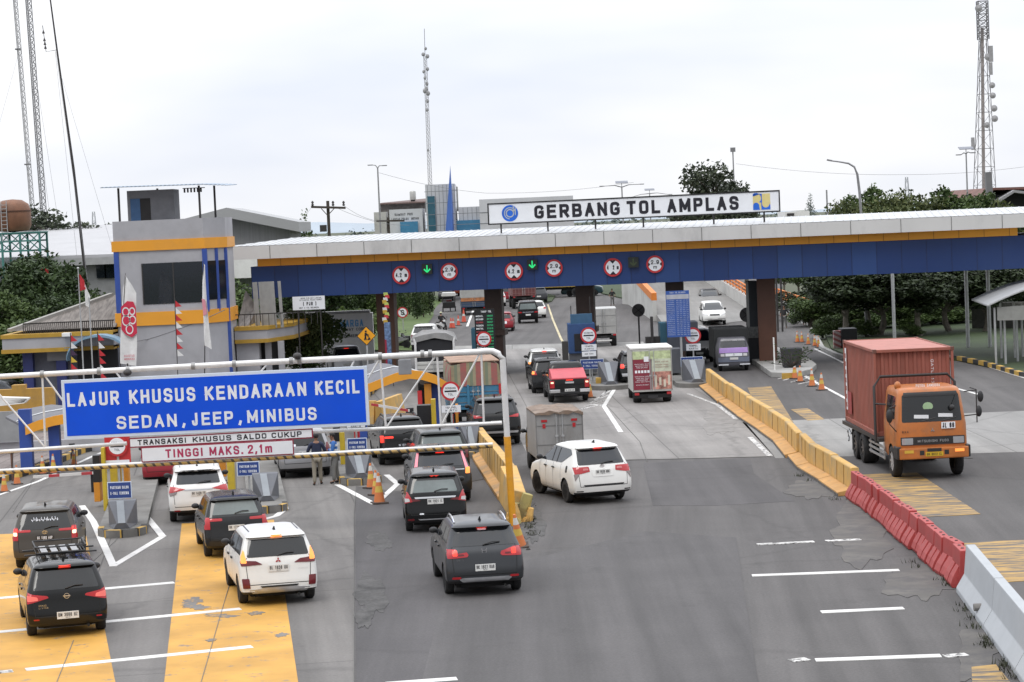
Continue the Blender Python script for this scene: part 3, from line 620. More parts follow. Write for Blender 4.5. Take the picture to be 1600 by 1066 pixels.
for k in range(6):mb.box(p.x-.5+k*.17,p.x-.42+k*.17,p.y,p.y+.1,p.z-.12,p.z+.12)
mb.box(p.x-.55,p.x+.6,p.y,p.y+.04,p.z+.08,p.z+.12);mb.build('roof_rack',m_dark,tw)
# ================================================================== low office wings left and right of the tower
m_tile=M('weathered roof tile',(.2,.18,.165),.9,var=.4,scale=1.6,dirt=.6,dirtcol=(.08,.072,.066),stretch=(5,.6,1))
m_trim=M('ochre trim',(.42,.25,.03),.6)
LY=116.5
wing=thing('office_wing','low grey office wing with ochre trim and arched blue porch left of the tower','building',(-24,LY+5,0))
z1,z0=W(100,523,LY).z,W(100,546,LY).z
xl,xr=W(3,530,LY).x,xw0-.02
mb=MB();mb.box(xl,xr,LY,LY+8,z0,z1);mb.build('parapet',m_wall,wing)
for z in(z0,z1):mb=MB();mb.box(xl-.06,xr,LY-.06,LY+8,z-.1,z+.1);mb.build('trim',m_trim,wing)
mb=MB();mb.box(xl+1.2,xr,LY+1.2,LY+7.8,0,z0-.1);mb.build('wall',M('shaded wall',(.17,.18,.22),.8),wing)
for px in(44,96):mb=MB();p=W(px,580,LY+.6);mb.box(p.x-.25,p.x+.25,p.y,p.y+.5,0,z0-.1);mb.build('pillar',M('dark blue paint',(.03,.04,.16),.5),wing)
apx=W(186,461,LY+6);h0=W(22,515,LY+2)
mb=MB();rl=[Vector((h0.x,LY+.8,z1+.25)),Vector((xr-.02,LY+.8,z1+.25)),Vector((xr-.02,LY+6,apx.z)),Vector((xr-1,LY+6,apx.z)),Vector((h0.x,LY+11,z1+.25)),Vector((xr-.02,LY+11,z1+.25))]
mb.add(rl,[(0,1,2,3),(0,3,4),(3,2,5,4),(1,5,2),(0,4,5,1)]);rf=mb.build('roof',m_tile,wing)
mb=MB();mb.bar(rl[0]+Z*.05,rl[3]+Z*.05,.3,.16);mb.build('ridge',M('pale ridge tile',(.34,.33,.31),.9),rf)
mb=MB()
for k in range(46):x=xl+1+k*(xr-xl-1)/46;mb.box(x-.02,x+.02,LY+.5,LY+.54,z1+.1,z1+.62)
mb.box(xl+1,xr,LY+.5,LY+.54,z1+.58,z1+.64);mb.build('railing',m_dark,wing)
mb=MB();a0,a1=W(118,560,LY),W(190,560,LY);ring_o,ring_i=[],[];cxm,rad=(a0.x+a1.x)/2+.2,(a1.x-a0.x)/2+.4
prof=[Vector((cxm+rad*math.cos(math.pi*k/16),0,2.55+1.15*math.sin(math.pi*k/16)))for k in range(17)]
mb.loft([[p+Vector((0,LY-1.4,0)),p+Vector((0,LY+.02,0)),p+Vector((0,LY+.02,-.12)),p+Vector((0,LY-1.4,-.12))]for p in prof]);mb.build('arched_porch',M('pale blue porch sheet',(.2,.33,.45),.5,var=.15),wing,smooth=30)
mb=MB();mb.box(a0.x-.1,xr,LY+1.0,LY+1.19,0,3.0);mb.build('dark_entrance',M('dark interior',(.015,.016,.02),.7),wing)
mb=MB();p=W(90,553,LY+.5);mb.box(p.x-.55,p.x+.55,LY+.55,LY+1.1,p.z-.35,p.z+.3);mb.build('air_conditioner',M('grey unit',(.2,.2,.21),.6),wing)
mb=MB();p=W(105,523,LY-.2);mb.box(p.x-.22,p.x+.2,LY-.5,LY-.06,p.z-.09,p.z+.1);mb.build('camera_housing',m_white,wing,bevel=.02)
RY=121.0
wr=thing('office_annex','low grey office annex with ochre trim and railing between the tower and the canopy','building',(-14,RY+4,0))
z1,z0=W(400,513,RY).z,W(400,533,RY).z;xl,xm,xr=xs+.05,W(418,525,RY).x,W(462,525,RY).x
fp=[(xl,RY),(xm-1.2,RY),(xm,RY+.0),(xm+.1,RY-.0),(xr,RY+2.5),(xr,RY+9),(xl,RY+9)]
fp=[(xl,RY),(xm,RY),(xr-.4,RY+3.2),(xr,RY+9),(xl,RY+9)]
def fpr(mb,z0,z1,o=0):mb.extrude([(x+(o if x>xl+.1 else 0),y-o,z0)for x,y in fp],(0,0,z1-z0));return mb
fpr(MB(),z0,z1).build('parapet',m_wall,wr);
for z in(z0,z1):fpr(MB(),z-.1,z+.1,.06).build('trim',m_trim,wr)
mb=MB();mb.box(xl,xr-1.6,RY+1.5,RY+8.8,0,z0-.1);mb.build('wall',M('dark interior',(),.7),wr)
for px in(366,384,402,420,440):mb=MB();p=W(px,560,RY+1);mb.box(p.x-.16,p.x+.16,RY+.9,RY+1.2,0,z0-.1);mb.build('pillar',m_blueP if px%4 else m_wall,wr)
mb=MB();p=W(362,580,RY);mb.box(xl+.02,xl+1.2,RY+.3,RY+1.5,0,z0-.1);mb.build('pier',m_wall,wr)
mb=MB();rr=[Vector((xl,RY+1.2,z1+.1)),Vector((xr-2.6,RY+1.2,z1+.1)),Vector((xl,RY+6,W(352,455,RY+6).z)),Vector((xr-2.6,RY+6,z1+.9)),Vector((xl,RY+9,z1)),Vector((xr-2.6,RY+9,z1))]
mb.add(rr,[(0,1,3,2),(2,3,5,4),(0,2,4),(1,5,3),(0,4,5,1)]);mb.build('roof',m_tile,wr)
mb=MB()
for k in range(14):x=xl+.2+k*.32;mb.box(x-.015,x+.015,RY+.3,RY+.33,z1+.1,z1+.75)
mb.box(xl,xl+4.5,RY+.3,RY+.33,z1+.7,z1+.76);mb.build('railing',m_dark,wr)
for k,px in enumerate((402,410,416,422,428,440)):
 mb=MB();p=W(px,480,RY+1.0);mb.bar((p.x,RY+.9,z1-.05),(p.x-.06,RY+.9,z1+2.4),.16 if k%2 else .26,.1);mb.build('mast_stub',M('pale mast steel',(.34,.34,.33),.6,.2),wr)
mb=MB();p=W(355,526,RY-.3);mb.box(p.x-.2,p.x+.28,RY-.32,RY-.02,p.z-.42,p.z+.42);mb.build('air_conditioner',m_white,wr,bevel=.02)
bo=thing('police_post_board','white police post board reading (PJR) on posts beside the office annex','sign',(W(482,474,124).x,124,0))
c=W(482.5,473.5,123);mb=MB();plate(mb,c,X,Z,1.72,.72,.05);mb.build('panel',m_signwhite,bo)
mb=MB();letters(mb,'( PJR )',c+Vector((.05,-.056,-.04)),X,Z,.72,.19,.03);letters(mb,'INDUK PJR SAT LANTAS',c+Vector((.12,-.056,.26)),X,Z,1.1,.07,.01);letters(mb,'DITLANTAS POLDA SUMUT',c+Vector((.12,-.056,.16)),X,Z,1.2,.07,.01);letters(mb,'UNIT II TOL BELMERA',c+Vector((.0,-.056,-.25)),X,Z,1.05,.08,.01);mb.build('lettering',m_lblack,bo)
for dx in(-.6,.6):mb=MB();mb.tube([c+Vector((dx,.05,-.36)),Vector((c.x+dx,123.05,0))],.04,8);mb.build('post',m_dark,bo)
# ================================================================== warehouses, depot building and roofs behind
m_ware=M('pale warehouse sheet',(.34,.345,.35),.6,.05,var=.05,scale=.3,dirt=.2,dirtcol=(.35,.35,.35));m_wareg=M('ribbed grey wall sheet',(.2,.205,.21),.7,var=.15,scale=2,stretch=(6,1,.1))
def gable(name,label,Y,xL,xR,xA,zE,zA,depth,wall,roof,eave=.8,zw=0):
 t=thing(name,label,'warehouse',((xL+xR)/2,Y,0));mb=MB()
 mb.extrude([(xL+eave,Y,zw),(xR-eave,Y,zw),(xR-eave,Y,zE),(xA,Y,zA-.35),(xL+eave,Y,zE)],(0,depth,0));mb.build('wall',wall,t)
 mb=MB();mb.extrude([(xL,Y-1.2,zE-.4),(xA,Y-1.2,zA-.3),(xR,Y-1.2,zE-.4),(xR,Y-1.2,zE+.35),(xA,Y-1.2,zA+.45),(xL,Y-1.2,zE+.35)],(0,depth+1.6,0));mb.build('roof',roof,t);return t
w0=lambda px,py,Y:W(px,py,Y)
gw1=gable('warehouse','grey gabled warehouse behind the watch tower with a ribbed dark gable wall',175,w0(235,360,175).x,w0(470,368,175).x,w0(357,330,175).x,w0(400,357,175).z,w0(357,334,175).z,9,m_wareg,m_ware)
mb=MB()
for k in range(3):p=W(378+k*18,413,174.8);mb.box(p.x-.3,p.x+.3,p.y,p.y+.3,p.z-.45,p.z+.45)
mb.build('window',m_glass,gw1)
mb=MB();a,c=W(345,398,174),W(392,434,174);mb.box(a.x,c.x+2,173.6,175,c.z,a.z);mb.build('white_wall',m_white,gw1)
Yw=168;t=thing('warehouse','long pale metal warehouse roof between the water tank and the watch tower','warehouse',(W(130,400,Yw).x,Yw+10,0))
a,b_,c,d=W(92,398,Yw),W(190,398,Yw),W(108,352,Yw+30),W(230,349,Yw+30)
mb=MB();mb.add([a+Vector((-8,0,0)),b_+Vector((6,0,0)),d,c+Vector((-6,0,0)),a+Vector((-8,0,-.3)),b_+Vector((6,0,-.3)),d-Z*.3,c+Vector((-6,0,-.3))],[(0,1,2,3),(4,7,6,5),(0,4,5,1),(1,5,6,2),(2,6,7,3),(3,7,4,0)]);mb.build('roof',M('chalky roof sheet',(.4,.4,.41),.6,var=.06,scale=.5),t)
mb=MB();mb.box(a.x-7,b_.x+5,Yw-.3,Yw-.05,W(140,414,Yw).z,a.z-.32);mb.build('fascia',M('dull fascia',(.36,.365,.37),.7),t)
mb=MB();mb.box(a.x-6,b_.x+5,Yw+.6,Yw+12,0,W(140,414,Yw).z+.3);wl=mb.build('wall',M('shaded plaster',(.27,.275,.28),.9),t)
mb=MB()
for px in(158,171):p=W(px,424,Yw+.4);mb.box(p.x-.35,p.x+.35,p.y,p.y+.3,p.z-.5,p.z+.5)
mb.build('window',m_glass,t)
BY=255.0
bd=thing('registration_building','white panelled office building with a tall blue spire and blue glass behind the canopy','building',(W(660,340,BY).x,BY+6,0))
m_pan=M('white wall panels',(.56,.57,.6),.5,var=.06,scale=.5,dirt=.15)
def bbox(name,x0,y0,x1,y1,Y,dep,m,par=bd,bevel=0):
 p,q=W(x0,y0,Y),W(x1,y1,Y);mb=MB();mb.box(p.x,q.x,Y,Y+dep,min(p.z,q.z),max(p.z,q.z));return mb.build(name,m,par,bevel=bevel)
bbox('tower_block',664,289,716,420,BY,8,m_pan);bbox('glass_strip',667.5,307,684,420,BY-.3,.29,M('blue green glass',(.035,.12,.17),.15))
bbox('front_wall',608,328,664,420,BY+1,9,m_pan);bbox('glass_band',625,347,656,420,BY+.6,.38,M('sky blue glass',(.06,.22,.38),.2))
bbox('right_wall',716,324,768,420,BY+1,9,m_pan);bbox('glass_band',710,345,775,420,BY+.6,.38,M('sky blue glass',(),.2));bbox('end_wall',748.5,312,900,420,BY-.5,9,m_pan)
bbox('back_block',706,292,716,330,BY+8.1,3,M('stained concrete block',(.3,.3,.28),.9))
p0,p1,p2=W(692,420,BY-1),W(709.5,420,BY-1),W(703.5,259,BY-1)
mb=MB();mb.add([p0,p1,p2,p0+Vector((.6,2,0)),p1+Vector((.3,2,0)),p2+Vector((0,.3,0))],[(0,1,2),(3,5,4),(0,3,4,1),(1,4,5,2),(2,5,3,0)]);mb.build('spire',M('spire blue',(.07,.16,.5),.4,var=.05),bd)
mb=MB();jm=M('panel joint',(.2,.21,.23),.7)
for z in[W(690,y,BY).z for y in(299,317,335,352)]:mb.box(W(664,320,BY).x,W(900,320,BY).x if z<W(690,330,BY).z else W(716,320,BY).x,BY-.54,BY-.5,z-.03,z+.03)
for px in range(668,716,6):x=W(px,300,BY).x;mb.box(x-.02,x+.02,BY-.02,BY,W(690,420,BY).z,W(690,289,BY).z)
for px in range(722,768,7):x=W(px,300,BY).x;mb.box(x-.02,x+.02,BY+.97,BY+1,W(740,346,BY).z,W(740,324,BY).z)
mb.build('panel_joint',jm,bd)
mb=MB();letters(mb,'Samsat Pos',W(630.5,335,BY+.98),X,Z,2.0,.28,.03);letters(mb,'LANTAS POLDA  MEDAN',W(633,342,BY+.98),X,Z,3.0,.26,.02);mb.build('lettering',M('dark grey lettering',(.1,.1,.11),.5),bd)
bbox('old_wing',584,332,607,420,BY+6,8,M('stained white plaster',(.46,.45,.43),.9,dirt=.7,dirtcol=(.17,.16,.15),scale=.8));bbox('upper_floor',594,319,664,332,BY+11,5,M('dark weathered wall',(.12,.11,.105),.9,dirt=.5,dirtcol=(.3,.29,.28)))
mb=MB();a,c=W(592,318,BY+10.5),W(667,313,BY+12);mb.add([a,Vector((c.x,a.y,a.z)),Vector((c.x,c.y+6,c.z+.3)),Vector((a.x,c.y+6,c.z)),a-Z*.15,Vector((c.x,a.y,a.z-.15)),Vector((c.x,c.y+6,c.z+.15)),Vector((a.x,c.y+6,c.z-.15))],[(0,1,2,3),(4,7,6,5),(0,4,5,1),(1,5,6,2),(2,6,7,3),(3,7,4,0)]);mb.build('brown_roof',M('rust brown roof sheet',(.13,.085,.075),.7),bd)
mb=MB();p=W(645,305.5,BY+12);mb.lathe([(.01,-.55),(.36,-.5),(.36,.4),(.3,.5),(.01,.55)],p,14);mb.build('water_drum',M('steel drum',(.42,.42,.4),.4,.5),bd,smooth=35)
mb=MB();mb.bar(p-Z*.5,p-Z*1.4,.5);mb.build('drum_stand',m_dark,bd)
sh=thing('industrial_shed','dark open shed with rusty roof at the right edge behind the trees','shed',(W(1590,320,235).x,240,0));Y=235
p=lambda px,py,dy=0:W(px,py,Y+dy)
mb=MB();a,c,e,e2=p(1537,307),p(1552,293.5),p(1600,292),p(1640,300);mb.extrude([a,c,e,e2,p(1640,303),p(1600,296),p(1553,297),p(1538,310)],(0,22,0));mb.build('roof',M('rusty roof sheet',(.16,.075,.06),.7,var=.3,scale=.5),sh)
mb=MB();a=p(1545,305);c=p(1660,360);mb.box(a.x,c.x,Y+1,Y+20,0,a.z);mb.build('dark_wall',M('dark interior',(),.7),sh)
mb=MB();mb.extrude([p(1560,312,-1),p(1585,297,-1),p(1612,300,-1),p(1640,312,-1),p(1640,316,-1),p(1612,304,-1),p(1585,301,-1),p(1562,316,-1)],(0,20,0));mb.build('front_roof',M('pale roof edge',(.3,.3,.31),.6),sh)
sm=thing('hut','small flat white hut roof far beyond the canopy right of the name board','hut',(W(1247,336,300).x,300,0));
bbox('wall',1226,331,1268,420,300,8,m_white,sm);bbox('opening',1230,333.5,1241,337,299.7,.29,m_dark,sm)
sl=thing('bus_shelter','roadside shelter with curved metal roof on thin posts at the right edge','shelter',(W(1575,520,117).x,117,0))
ax,bx_=W(1543,476,117),W(1640,480,117);pr=[]
for k in range(13):t_=k/12;pr.append(Vector((ax.x+.0+7.0*t_,117,ax.z-.1+1.05*math.sin(math.pi*(t_*.92+.02))*1.0)))
mb=MB();mb.loft([[q,q+Vector((.6,7,.05)),q+Vector((.6,7,-.02)),q-Z*.07]for q in pr]);mb.build('roof',m_roof,sl,smooth=30)
mb=MB();mb.extrude([Vector((ax.x+.55,117.3,ax.z-.18)),Vector((ax.x+7,117.3,ax.z-.0)),Vector((ax.x+7,117.3,ax.z-1.0)),Vector((ax.x+.55,117.3,ax.z-.85))],(0,.1,0));mb.build('valance',M('dull valance',(.3,.3,.29),.7),sl)
for px,dy in((1555,.4),(1570,.8),(1585,5),(1589,2.2),(1597,5.5),(1564,5)):mb=MB();q=W(px,520,117+dy);mb.tube([(q.x,q.y,0),(q.x,q.y,ax.z-.2)],.06,8);mb.build('post',m_galv,sl)
bw_=thing('boundary_wall','long weathered block boundary wall behind the trees on the right','wall',(W(1480,500,150).x,150,0));a,c=W(1520,508,152),W(1700,530,148)
mb=MB();mb.bar((a.x,152,.75),(c.x,147,.75),.25,1.5);mb.build('wall',M('shade darkened mossy wall',(.085,.085,.075),.9,dirt=.7,dirtcol=(.03,.04,.025),var=.3),bw_)  # wall and band colours darkened to stand for shade under canopy and trees
mb=MB();mb.bar((a.x,152,1.65),(c.x,147,1.65),.24,.3);mb.build('pierced_band',M('pale pierced blocks',(.2,.195,.18),.9,var=.4,scale=8,dirt=.7,dirtcol=(.1,.1,.09)),bw_)
m_ramp=ground_mat('ramp concrete',(.2,.197,.19),(.25,.245,.235),.3,12,streak=.15,fleck=.12)
m_par=M('whitewashed parapet',(.52,.52,.5),.8,var=.08,scale=.6,dirt=.5,dirtcol=(.3,.29,.27))
m_org=M('vivid orange band',(.66,.2,.03),.6)
rl=[P(1040,522)+Vector((0,0,.03)),W(1010,478,205),W(975,440,275),W(950,418,340)];rr=[P(1165,500)+Vector((0,0,.03)),W(1168,483,200),W(1098,440,275),W(1060,416,340)]
for q,zz in((rl,(0.03,.8,2.6,4.6)),(rr,(.03,.8,2.6,4.6))):
 for p_,z_ in zip(q,zz):p_.z=z_
def onh(px,py,z):v=P(px,py,z);return v
rl=[onh(1042,516,.03),onh(1026,492,.5),onh(1000,462,1.3),onh(985,440,2.2),onh(975,420,3.4)];rr=[onh(1172,500,.03),onh(1168,483,.5),onh(1130,458,1.3),onh(1096,436,2.2),onh(1074,416,3.4)]
mb=MB();mb.loft([[a,c,c-Z*.02*1-Z*c.z,a-Z*a.z-Z*.02]for a,c in zip(rl,rr)]);kind(mb.build('ramp',m_ramp))
pw=thing('ramp_parapet','white ramp parapet with an orange top band, left of the descending white car','parapet',rl[1])
mb=MB();mb.loft([[a+Vector((-.3,0,-a.z-.02)),a+Vector((.0,0,-a.z-.02)),a+Vector((0,0,1.15)),a+Vector((-.3,0,1.15))]for a in rl[1:]]);mb.build('wall',m_par,pw)
mb=MB();mb.loft([[a+Vector((-.36,0,1.15)),a+Vector((.06,0,1.15)),a+Vector((.06,0,1.75)),a+Vector((-.36,0,1.75))]for a in rl[1:]]);mb.build('orange_band',m_org,pw)
rq=[onh(1262,508,.03),onh(1215,487,.2)]+[rr[1],*rr[2:]]
pw=thing('ramp_parapet','white ramp parapet with an orange railing, right of the descending white car','parapet',rr[2])
mb=MB();mb.loft([[a+Vector((.0,0,-a.z-.02)),a+Vector((.3,0,-a.z-.02)),a+Vector((.3,0,1.0)),a+Vector((0,0,1.0))]for a in rq]);mb.build('wall',m_par,pw)
for h_ in(1.2,1.5,1.8):
 mb=MB();mb.tube([a+Vector((.15,0,h_))for a in rq],.07,6);mb.build('rail',m_org,pw)
mb=MB()
for i in range(len(rq)-1):
 nn_=8
 for k in range(nn_):a=rq[i].lerp(rq[i+1],k/nn_);mb.bar(a+Vector((.15,0,1)),a+Vector((.15,0,1.8)),.09)
mb.build('rail_posts',m_org,pw)
# ================================================================== lane islands, crash blocks, notices
m_kerbY,m_kerbB=M('kerb yellow',(.5,.31,.06),.7,var=.15,dirt=.25),M('kerb black',(.025,.025,.026),.7,dirt=.25,dirtcol=(.12,.115,.1))
m_block,m_blockl=M('grey crash block',(.11,.115,.13),.7,var=.1,dirt=.2),M('light grey crash block',(.24,.26,.28),.7,var=.08)
HL=R(7.1)
def island(label,nose,hd,hw,ln,zh=.22,stripes=True,group='lane islands'):
 n=P(*nose);d=Vector((-math.sin(hd),math.cos(hd),0));r=Vector((d.y,-d.x,0))
 t=thing('lane_island',label,'traffic island',n+d*ln/2,0,group)
 arc=[n+d*hw*1.0+r*math.sin(a)*hw-d*math.cos(a)*hw for a in[-math.pi/2+math.pi*k/12 for k in range(13)]]
 out=[n+d*ln-r*hw]+arc+[n+d*ln+r*hw]
 mb=MB();mb.extrude(out,(0,0,zh));mb.build('kerb_body',M('island concrete',(.17,.165,.155),.9,var=.2,scale=1.1,bump=.2,dirt=.5,dirtcol=(.1,.095,.09)),t)
 if stripes:
  full=[n+d*(hw+.5)-r*hw]+arc[::3]+[n+d*(hw+.5)+r*hw]
  mb=MB()
  for i in range(len(full)-1):
   a,c=full[i],full[i+1];cc=n+d*(hw+.3);o=lambda p:(p-(cc if(p-n).dot(d)<hw else n+d*(p-n).dot(d))).normalized()*.012
   mb.extrude([a+o(a),c+o(c),c+o(c)+Z*(zh+.006),a+o(a)+Z*(zh+.006)],-(o(a)+o(c))*7,i%2)
  mb.build('kerb_stripes',[m_kerbY,m_kerbB],t)
 return t,n,d,r
def crash_block(label,n,d,r,s0,w=.8,h=.95,ln=1.5,z=.22):
 p=n+d*s0;t=thing('crash_block',label,'crash block',p+d*ln/2+Z*z,0,'crash blocks on the islands')
 f=lambda a,b,c:p+r*a+d*b+Z*(z+c)
 mb=MB();mb.add([f(-w/2,ln,0),f(w/2,ln,0),f(w/2,ln,h),f(-w/2,ln,h),f(-w*.3,0,0),f(w*.3,0,0),f(w*.16,0,.16),f(-w*.16,0,.16),f(-w/2,ln*.62,0),f(w/2,ln*.62,0),f(w/2,ln*.7,h),f(-w/2,ln*.7,h)],[(0,3,2,1),(3,11,10,2),(11,7,6,10),(7,4,5,6),(0,8,11,3),(8,4,7,11),(1,2,10,9),(9,10,6,5),(0,1,9,8),(8,9,5,4)]);mb.build('body',m_block,t,bevel=.015)
 mb=MB();q=[f(-w*.2,ln*.7,h+.012),f(w*.06,ln*.7,h+.012),f(w*.14,.0-.01,.17),f(-w*.12,-.01,.17)];mb.extrude(q,-Z*.01);mb.build('pale_ridge',m_blockl,t)  # paler grey strip laid along the sloping ridge
 return t
def notice(label,px,py,Y,w,h,rows,name='toll_balance_notice',cat='sign',bm=None,em=None,post=True,rot=0,group=None,lm=None,zb=.22):
 c=W(px,py,Y);xd=Vector((math.cos(rot),math.sin(rot),0));n=xd.cross(Z);t=thing(name,label,cat,(c.x,c.y,zb),0,group)
 mb=MB();plate(mb,c,xd,Z,w,h,.02);mb.build('border',em or m_edge,t)
 mb=MB();plate(mb,c+n*.021,xd,Z,w-.05,h-.05,.006);mb.build('panel',bm or m_navy,t)
 mb=MB()
 for body,dx,dz,ww,hh in rows:letters(mb,body,c+n*.031+xd*dx*w+Z*dz*h,xd,Z,ww*w,hh*h,.012)
 mb.build('lettering',lm or m_ltr,t)
 if post:
  mb=MB();mb.tube([(c.x,c.y+.06,zb),(c.x,c.y+.06,c.z)],.035,8);mb.build('post',m_galv,t)
 return t
BAL=[('PASTIKAN SALDO',0,.17,.76,.17),('E-TOLL TERSEDIA',0,-.17,.76,.17)]
def gate_disc(label,px,py,Y,r,plates,zb=.22,backing=None):
 c=W(px,py,Y);t=thing('toll_gate_disc',label,'road sign',(c.x,c.y,zb),0,'round toll gate signs')
 if backing:mb=MB();plate(mb,c+Yv*.07-Z*.1,X,Z,backing[0],backing[1],.02);mb.build('backing_board',m_red,t)
 mb=MB();mb2=MB();mb3=MB()
 disc(mb,c,X,Z,r,.02,28);mb.build('red_ring',m_red,t);disc(mb2,c-Yv*.021,X,Z,r*.78,.006,28);mb2.build('white_face',m_signwhite,t)
 q=c-Yv*.03;letters(mb3,'GERBANG',q+Z*r*.3,X,Z,r*1.1,r*.2,.0);plate(mb3,q-Z*r*.02,X,Z,r*1.25,r*.16,.004);letters(mb3,'TOL',q-Z*r*.36,X,Z,r*.55,r*.22,.0);mb3.build('lettering',m_lblack,t)
 mb=MB();mb.tube([(c.x,c.y+.05,zb),(c.x,c.y+.05,c.z+r*.6)],.04,8);mb.build('post',m_galv,t)
 for py2,w,h,body in plates:
  cc=W(px+(1 if body else 0),py2,Y);mb=MB();plate(mb,cc,X,Z,w,h,.025);pl=mb.build('white_plate',m_signwhite,t)
  mb=MB()
  for i,bd_ in enumerate(body):letters(mb,bd_,cc-Yv*.03+Z*h*(.2-.42*i if len(body)>1 else 0),X,Z,w*.6,h*.26,.01)
  mb.build('lettering',m_lblack,pl)
 return t
def pillar(name,label,cat,boxes,base):
 t=thing(name,label,cat,base)
 for nm,p0,p1,Y,dep,m in boxes:
  a,c=W(*p0,Y),W(*p1,Y);mb=MB();mb.box(min(a.x,c.x),max(a.x,c.x),Y,Y+dep,max(.0,min(a.z,c.z)),max(a.z,c.z));mb.build(nm,m,t,bevel=.012)
 return t
m_cabY,m_cabO,m_cabK=M('reader post yellow',(.55,.4,.03),.5,var=.1,dirt=.3),M('reader post orange',(.6,.24,.02),.5,dirt=.3),M('reader cabinet black',(.015,.015,.018),.4)
m_cabB=M('cabinet blue',(.03,.075,.2),.45,var=.1)
t1,n,d,r=island('striped kerb island with grey crash block in the far left lane below the blue sign',(190,841),HL,.68,15)
crash_block('grey wedge crash block on the leftmost island behind the black hatchback',n,d,r,.35,h=.68)
notice('blue toll balance notice on the leftmost island',187,766,P(190,806).y,.74,.52,BAL,group='toll balance notices')
gate_disc('round toll gate sign on red board above the leftmost blue balance notice',183,697,P(190,800).y+.6,.33,[(725,.74,.24,['TEMPEL'])],backing=(.8,1.0))
Yq=P(180,798).y
pillar('card_reader','yellow and orange card reader pillar with black cabinet on the leftmost island','card reader',[('yellow_post',(157,700),(168,803),Yq,.3,m_cabY),('orange_post',(191,700),(203,780),Yq+1.2,.3,m_cabO),('yellow_panel',(170,705),(190,780),Yq+1.3,.3,m_cabY),('black_cabinet',(144,712),(157,754),Yq+1,.5,m_cabK),('orange_base',(146,754),(157,784),Yq+1,.5,m_cabO)],P(180,798))
t2,n,d,r=island('concrete lane island behind the white and black cars with a blue notice',(419,803),HL,.6,15)
crash_block('grey wedge crash block right of the white crossover under the height sign',n,d,r,1.4,h=.74)
notice('blue toll balance notice right of the white crossover',388,732.5,P(404,783).y+.9,.72,.46,BAL,group='toll balance notices')
Yq=P(392,778).y
pillar('card_reader','yellow card reader post right of the white crossover under the striped bar','card reader',[('yellow_post',(353,700),(367,770),Yq,.3,m_cabY),('orange_panel',(342,722),(353,745),Yq+.5,.3,m_cabO)],P(365,772))
t3,n,d,r=island('striped kerb island beside the two standing officers and two cones',(566,759),HL,.68,14)
crash_block('grey wedge crash block beside the two traffic cones near the officers',n,d,r,.35,.85,.8,1.7)
notice('blue toll balance notice above the two tall cones near the officers',558,695,P(560,742).y,.68,.46,BAL,group='toll balance notices')
Yq=P(550,735).y
pillar('card_reader','yellow card reader post with white KARTU plate beside the two officers','card reader',[('yellow_post',(530,676),(540,730),Yq,.3,m_cabY),('red_panel',(553,675),(562,684),Yq+.4,.2,m_red),('black_cabinet',(520,668),(531,690),Yq+.8,.4,m_cabK)],P(540,735))
notice('white TEMPEL KARTU plate under the right end of the blue overhead sign',556,664.5,P(556,735).y+.3,.7,.2,[('KARTU',0,0,.5,.6)],'card_notice','sign',m_signwhite,m_black,lm=m_lblack)
t4,n,d,r=island('narrow lane island between the queueing dark cars and the yellow wall',(742,716),HL,.6,13)
crash_block('grey wedge crash block behind the gantry beside the yellow wall',n,d,r,.5,.75,.95,1.4)
notice('small blue toll balance notice hung at the lower gantry pipe behind the dark queue',712,675,P(735,705).y,.5,.42,[('PASTIKAN SALDO',0,.17,.76,.17),('TERSEDIA',0,-.17,.5,.17)],group='toll balance notices')
gate_disc('round GERBANG TOL sign in front of the blue open truck with striped tarpaulin',704,611,P(735,705).y+.8,.36,[(639,.72,.26,['TEMPEL','KARTU'])])
Yq=P(728,703).y+1
pillar('card_reader','yellow and black card reader cabinet under the orange arch behind the gantry','card reader',[('black_cabinet',(651,634),(674,666),Yq,.6,m_cabK),('yellow_post',(673,624),(683,690),Yq-.2,.3,m_cabY),('orange_post',(711,632),(718,690),Yq+1.2,.3,m_cabO),('red_panel',(704,648),(710,690),Yq+1.2,.2,m_red),('red_bollard',(652,611),(660,634),Yq+5,.25,m_red),('black_post',(656,606),(666,635),Yq+6,.25,m_cabK)],P(715,700))
def arch(label,pts_px,Y,dep,legs):
 t=thing('arched_lane_cover',label,'canopy',W(pts_px[0][0],pts_px[0][1],Y));q=[W(a,b,Y)for a,b in pts_px]
 mb=MB();mb.loft([[p,p+Vector((-1.6,dep,.1)),p+Vector((-1.6,dep,.02)),p-Z*.1]for p in q]);mb.build('roof_sheet',M('grey arched sheet',(.12,.12,.135),.6,var=.15),t,smooth=30)
 mb=MB();mb.loft([[p+Vector((0,-.1,.05)),p+Vector((0,-.02,.05)),p+Vector((0,-.02,-.3)),p+Vector((0,-.1,-.3))]for p in q]);mb.build('orange_rim',m_orange,t,smooth=30)
 for i in(1,):
  for k in(.45,):mb=MB();mb.loft([[p+Vector((-1.6*k,dep*k,.1*k+.02)),p+Vector((-1.6*k,dep*k+.1,.1*k+.02)),p+Vector((-1.6*k,dep*k+.05,.1*k+.05))]for p in q]);mb.build('grey_rib',m_galv,t)
 for a,b,x,dy,m in legs:p=W(a,b,Y+dy);mb=MB();mb.box(p.x-x,p.x+x,Y+dy,Y+dy+.35,0,p.z);mb.build('leg',m,t)
 return t
arch('orange rimmed arched lane cover framing an empty lane behind the gantry',[(560,606),(580,600),(600,592),(618,585),(640,580),(660,582),(680,588),(700,600),(712,612)],92,5,[(668,600,.14,.1,m_cabO),(679,598,.22,.4,m_blueP),(563,612,.2,.4,m_blueP)])
arch('orange rimmed arched lane cover at far left behind the big blue sign',[(40,667),(60,659),(85,652),(115,647),(150,650),(185,661),(200,670)],84,4,[(83,665,.2,.3,m_blueP),(37,640,.22,.2,m_blueP)])
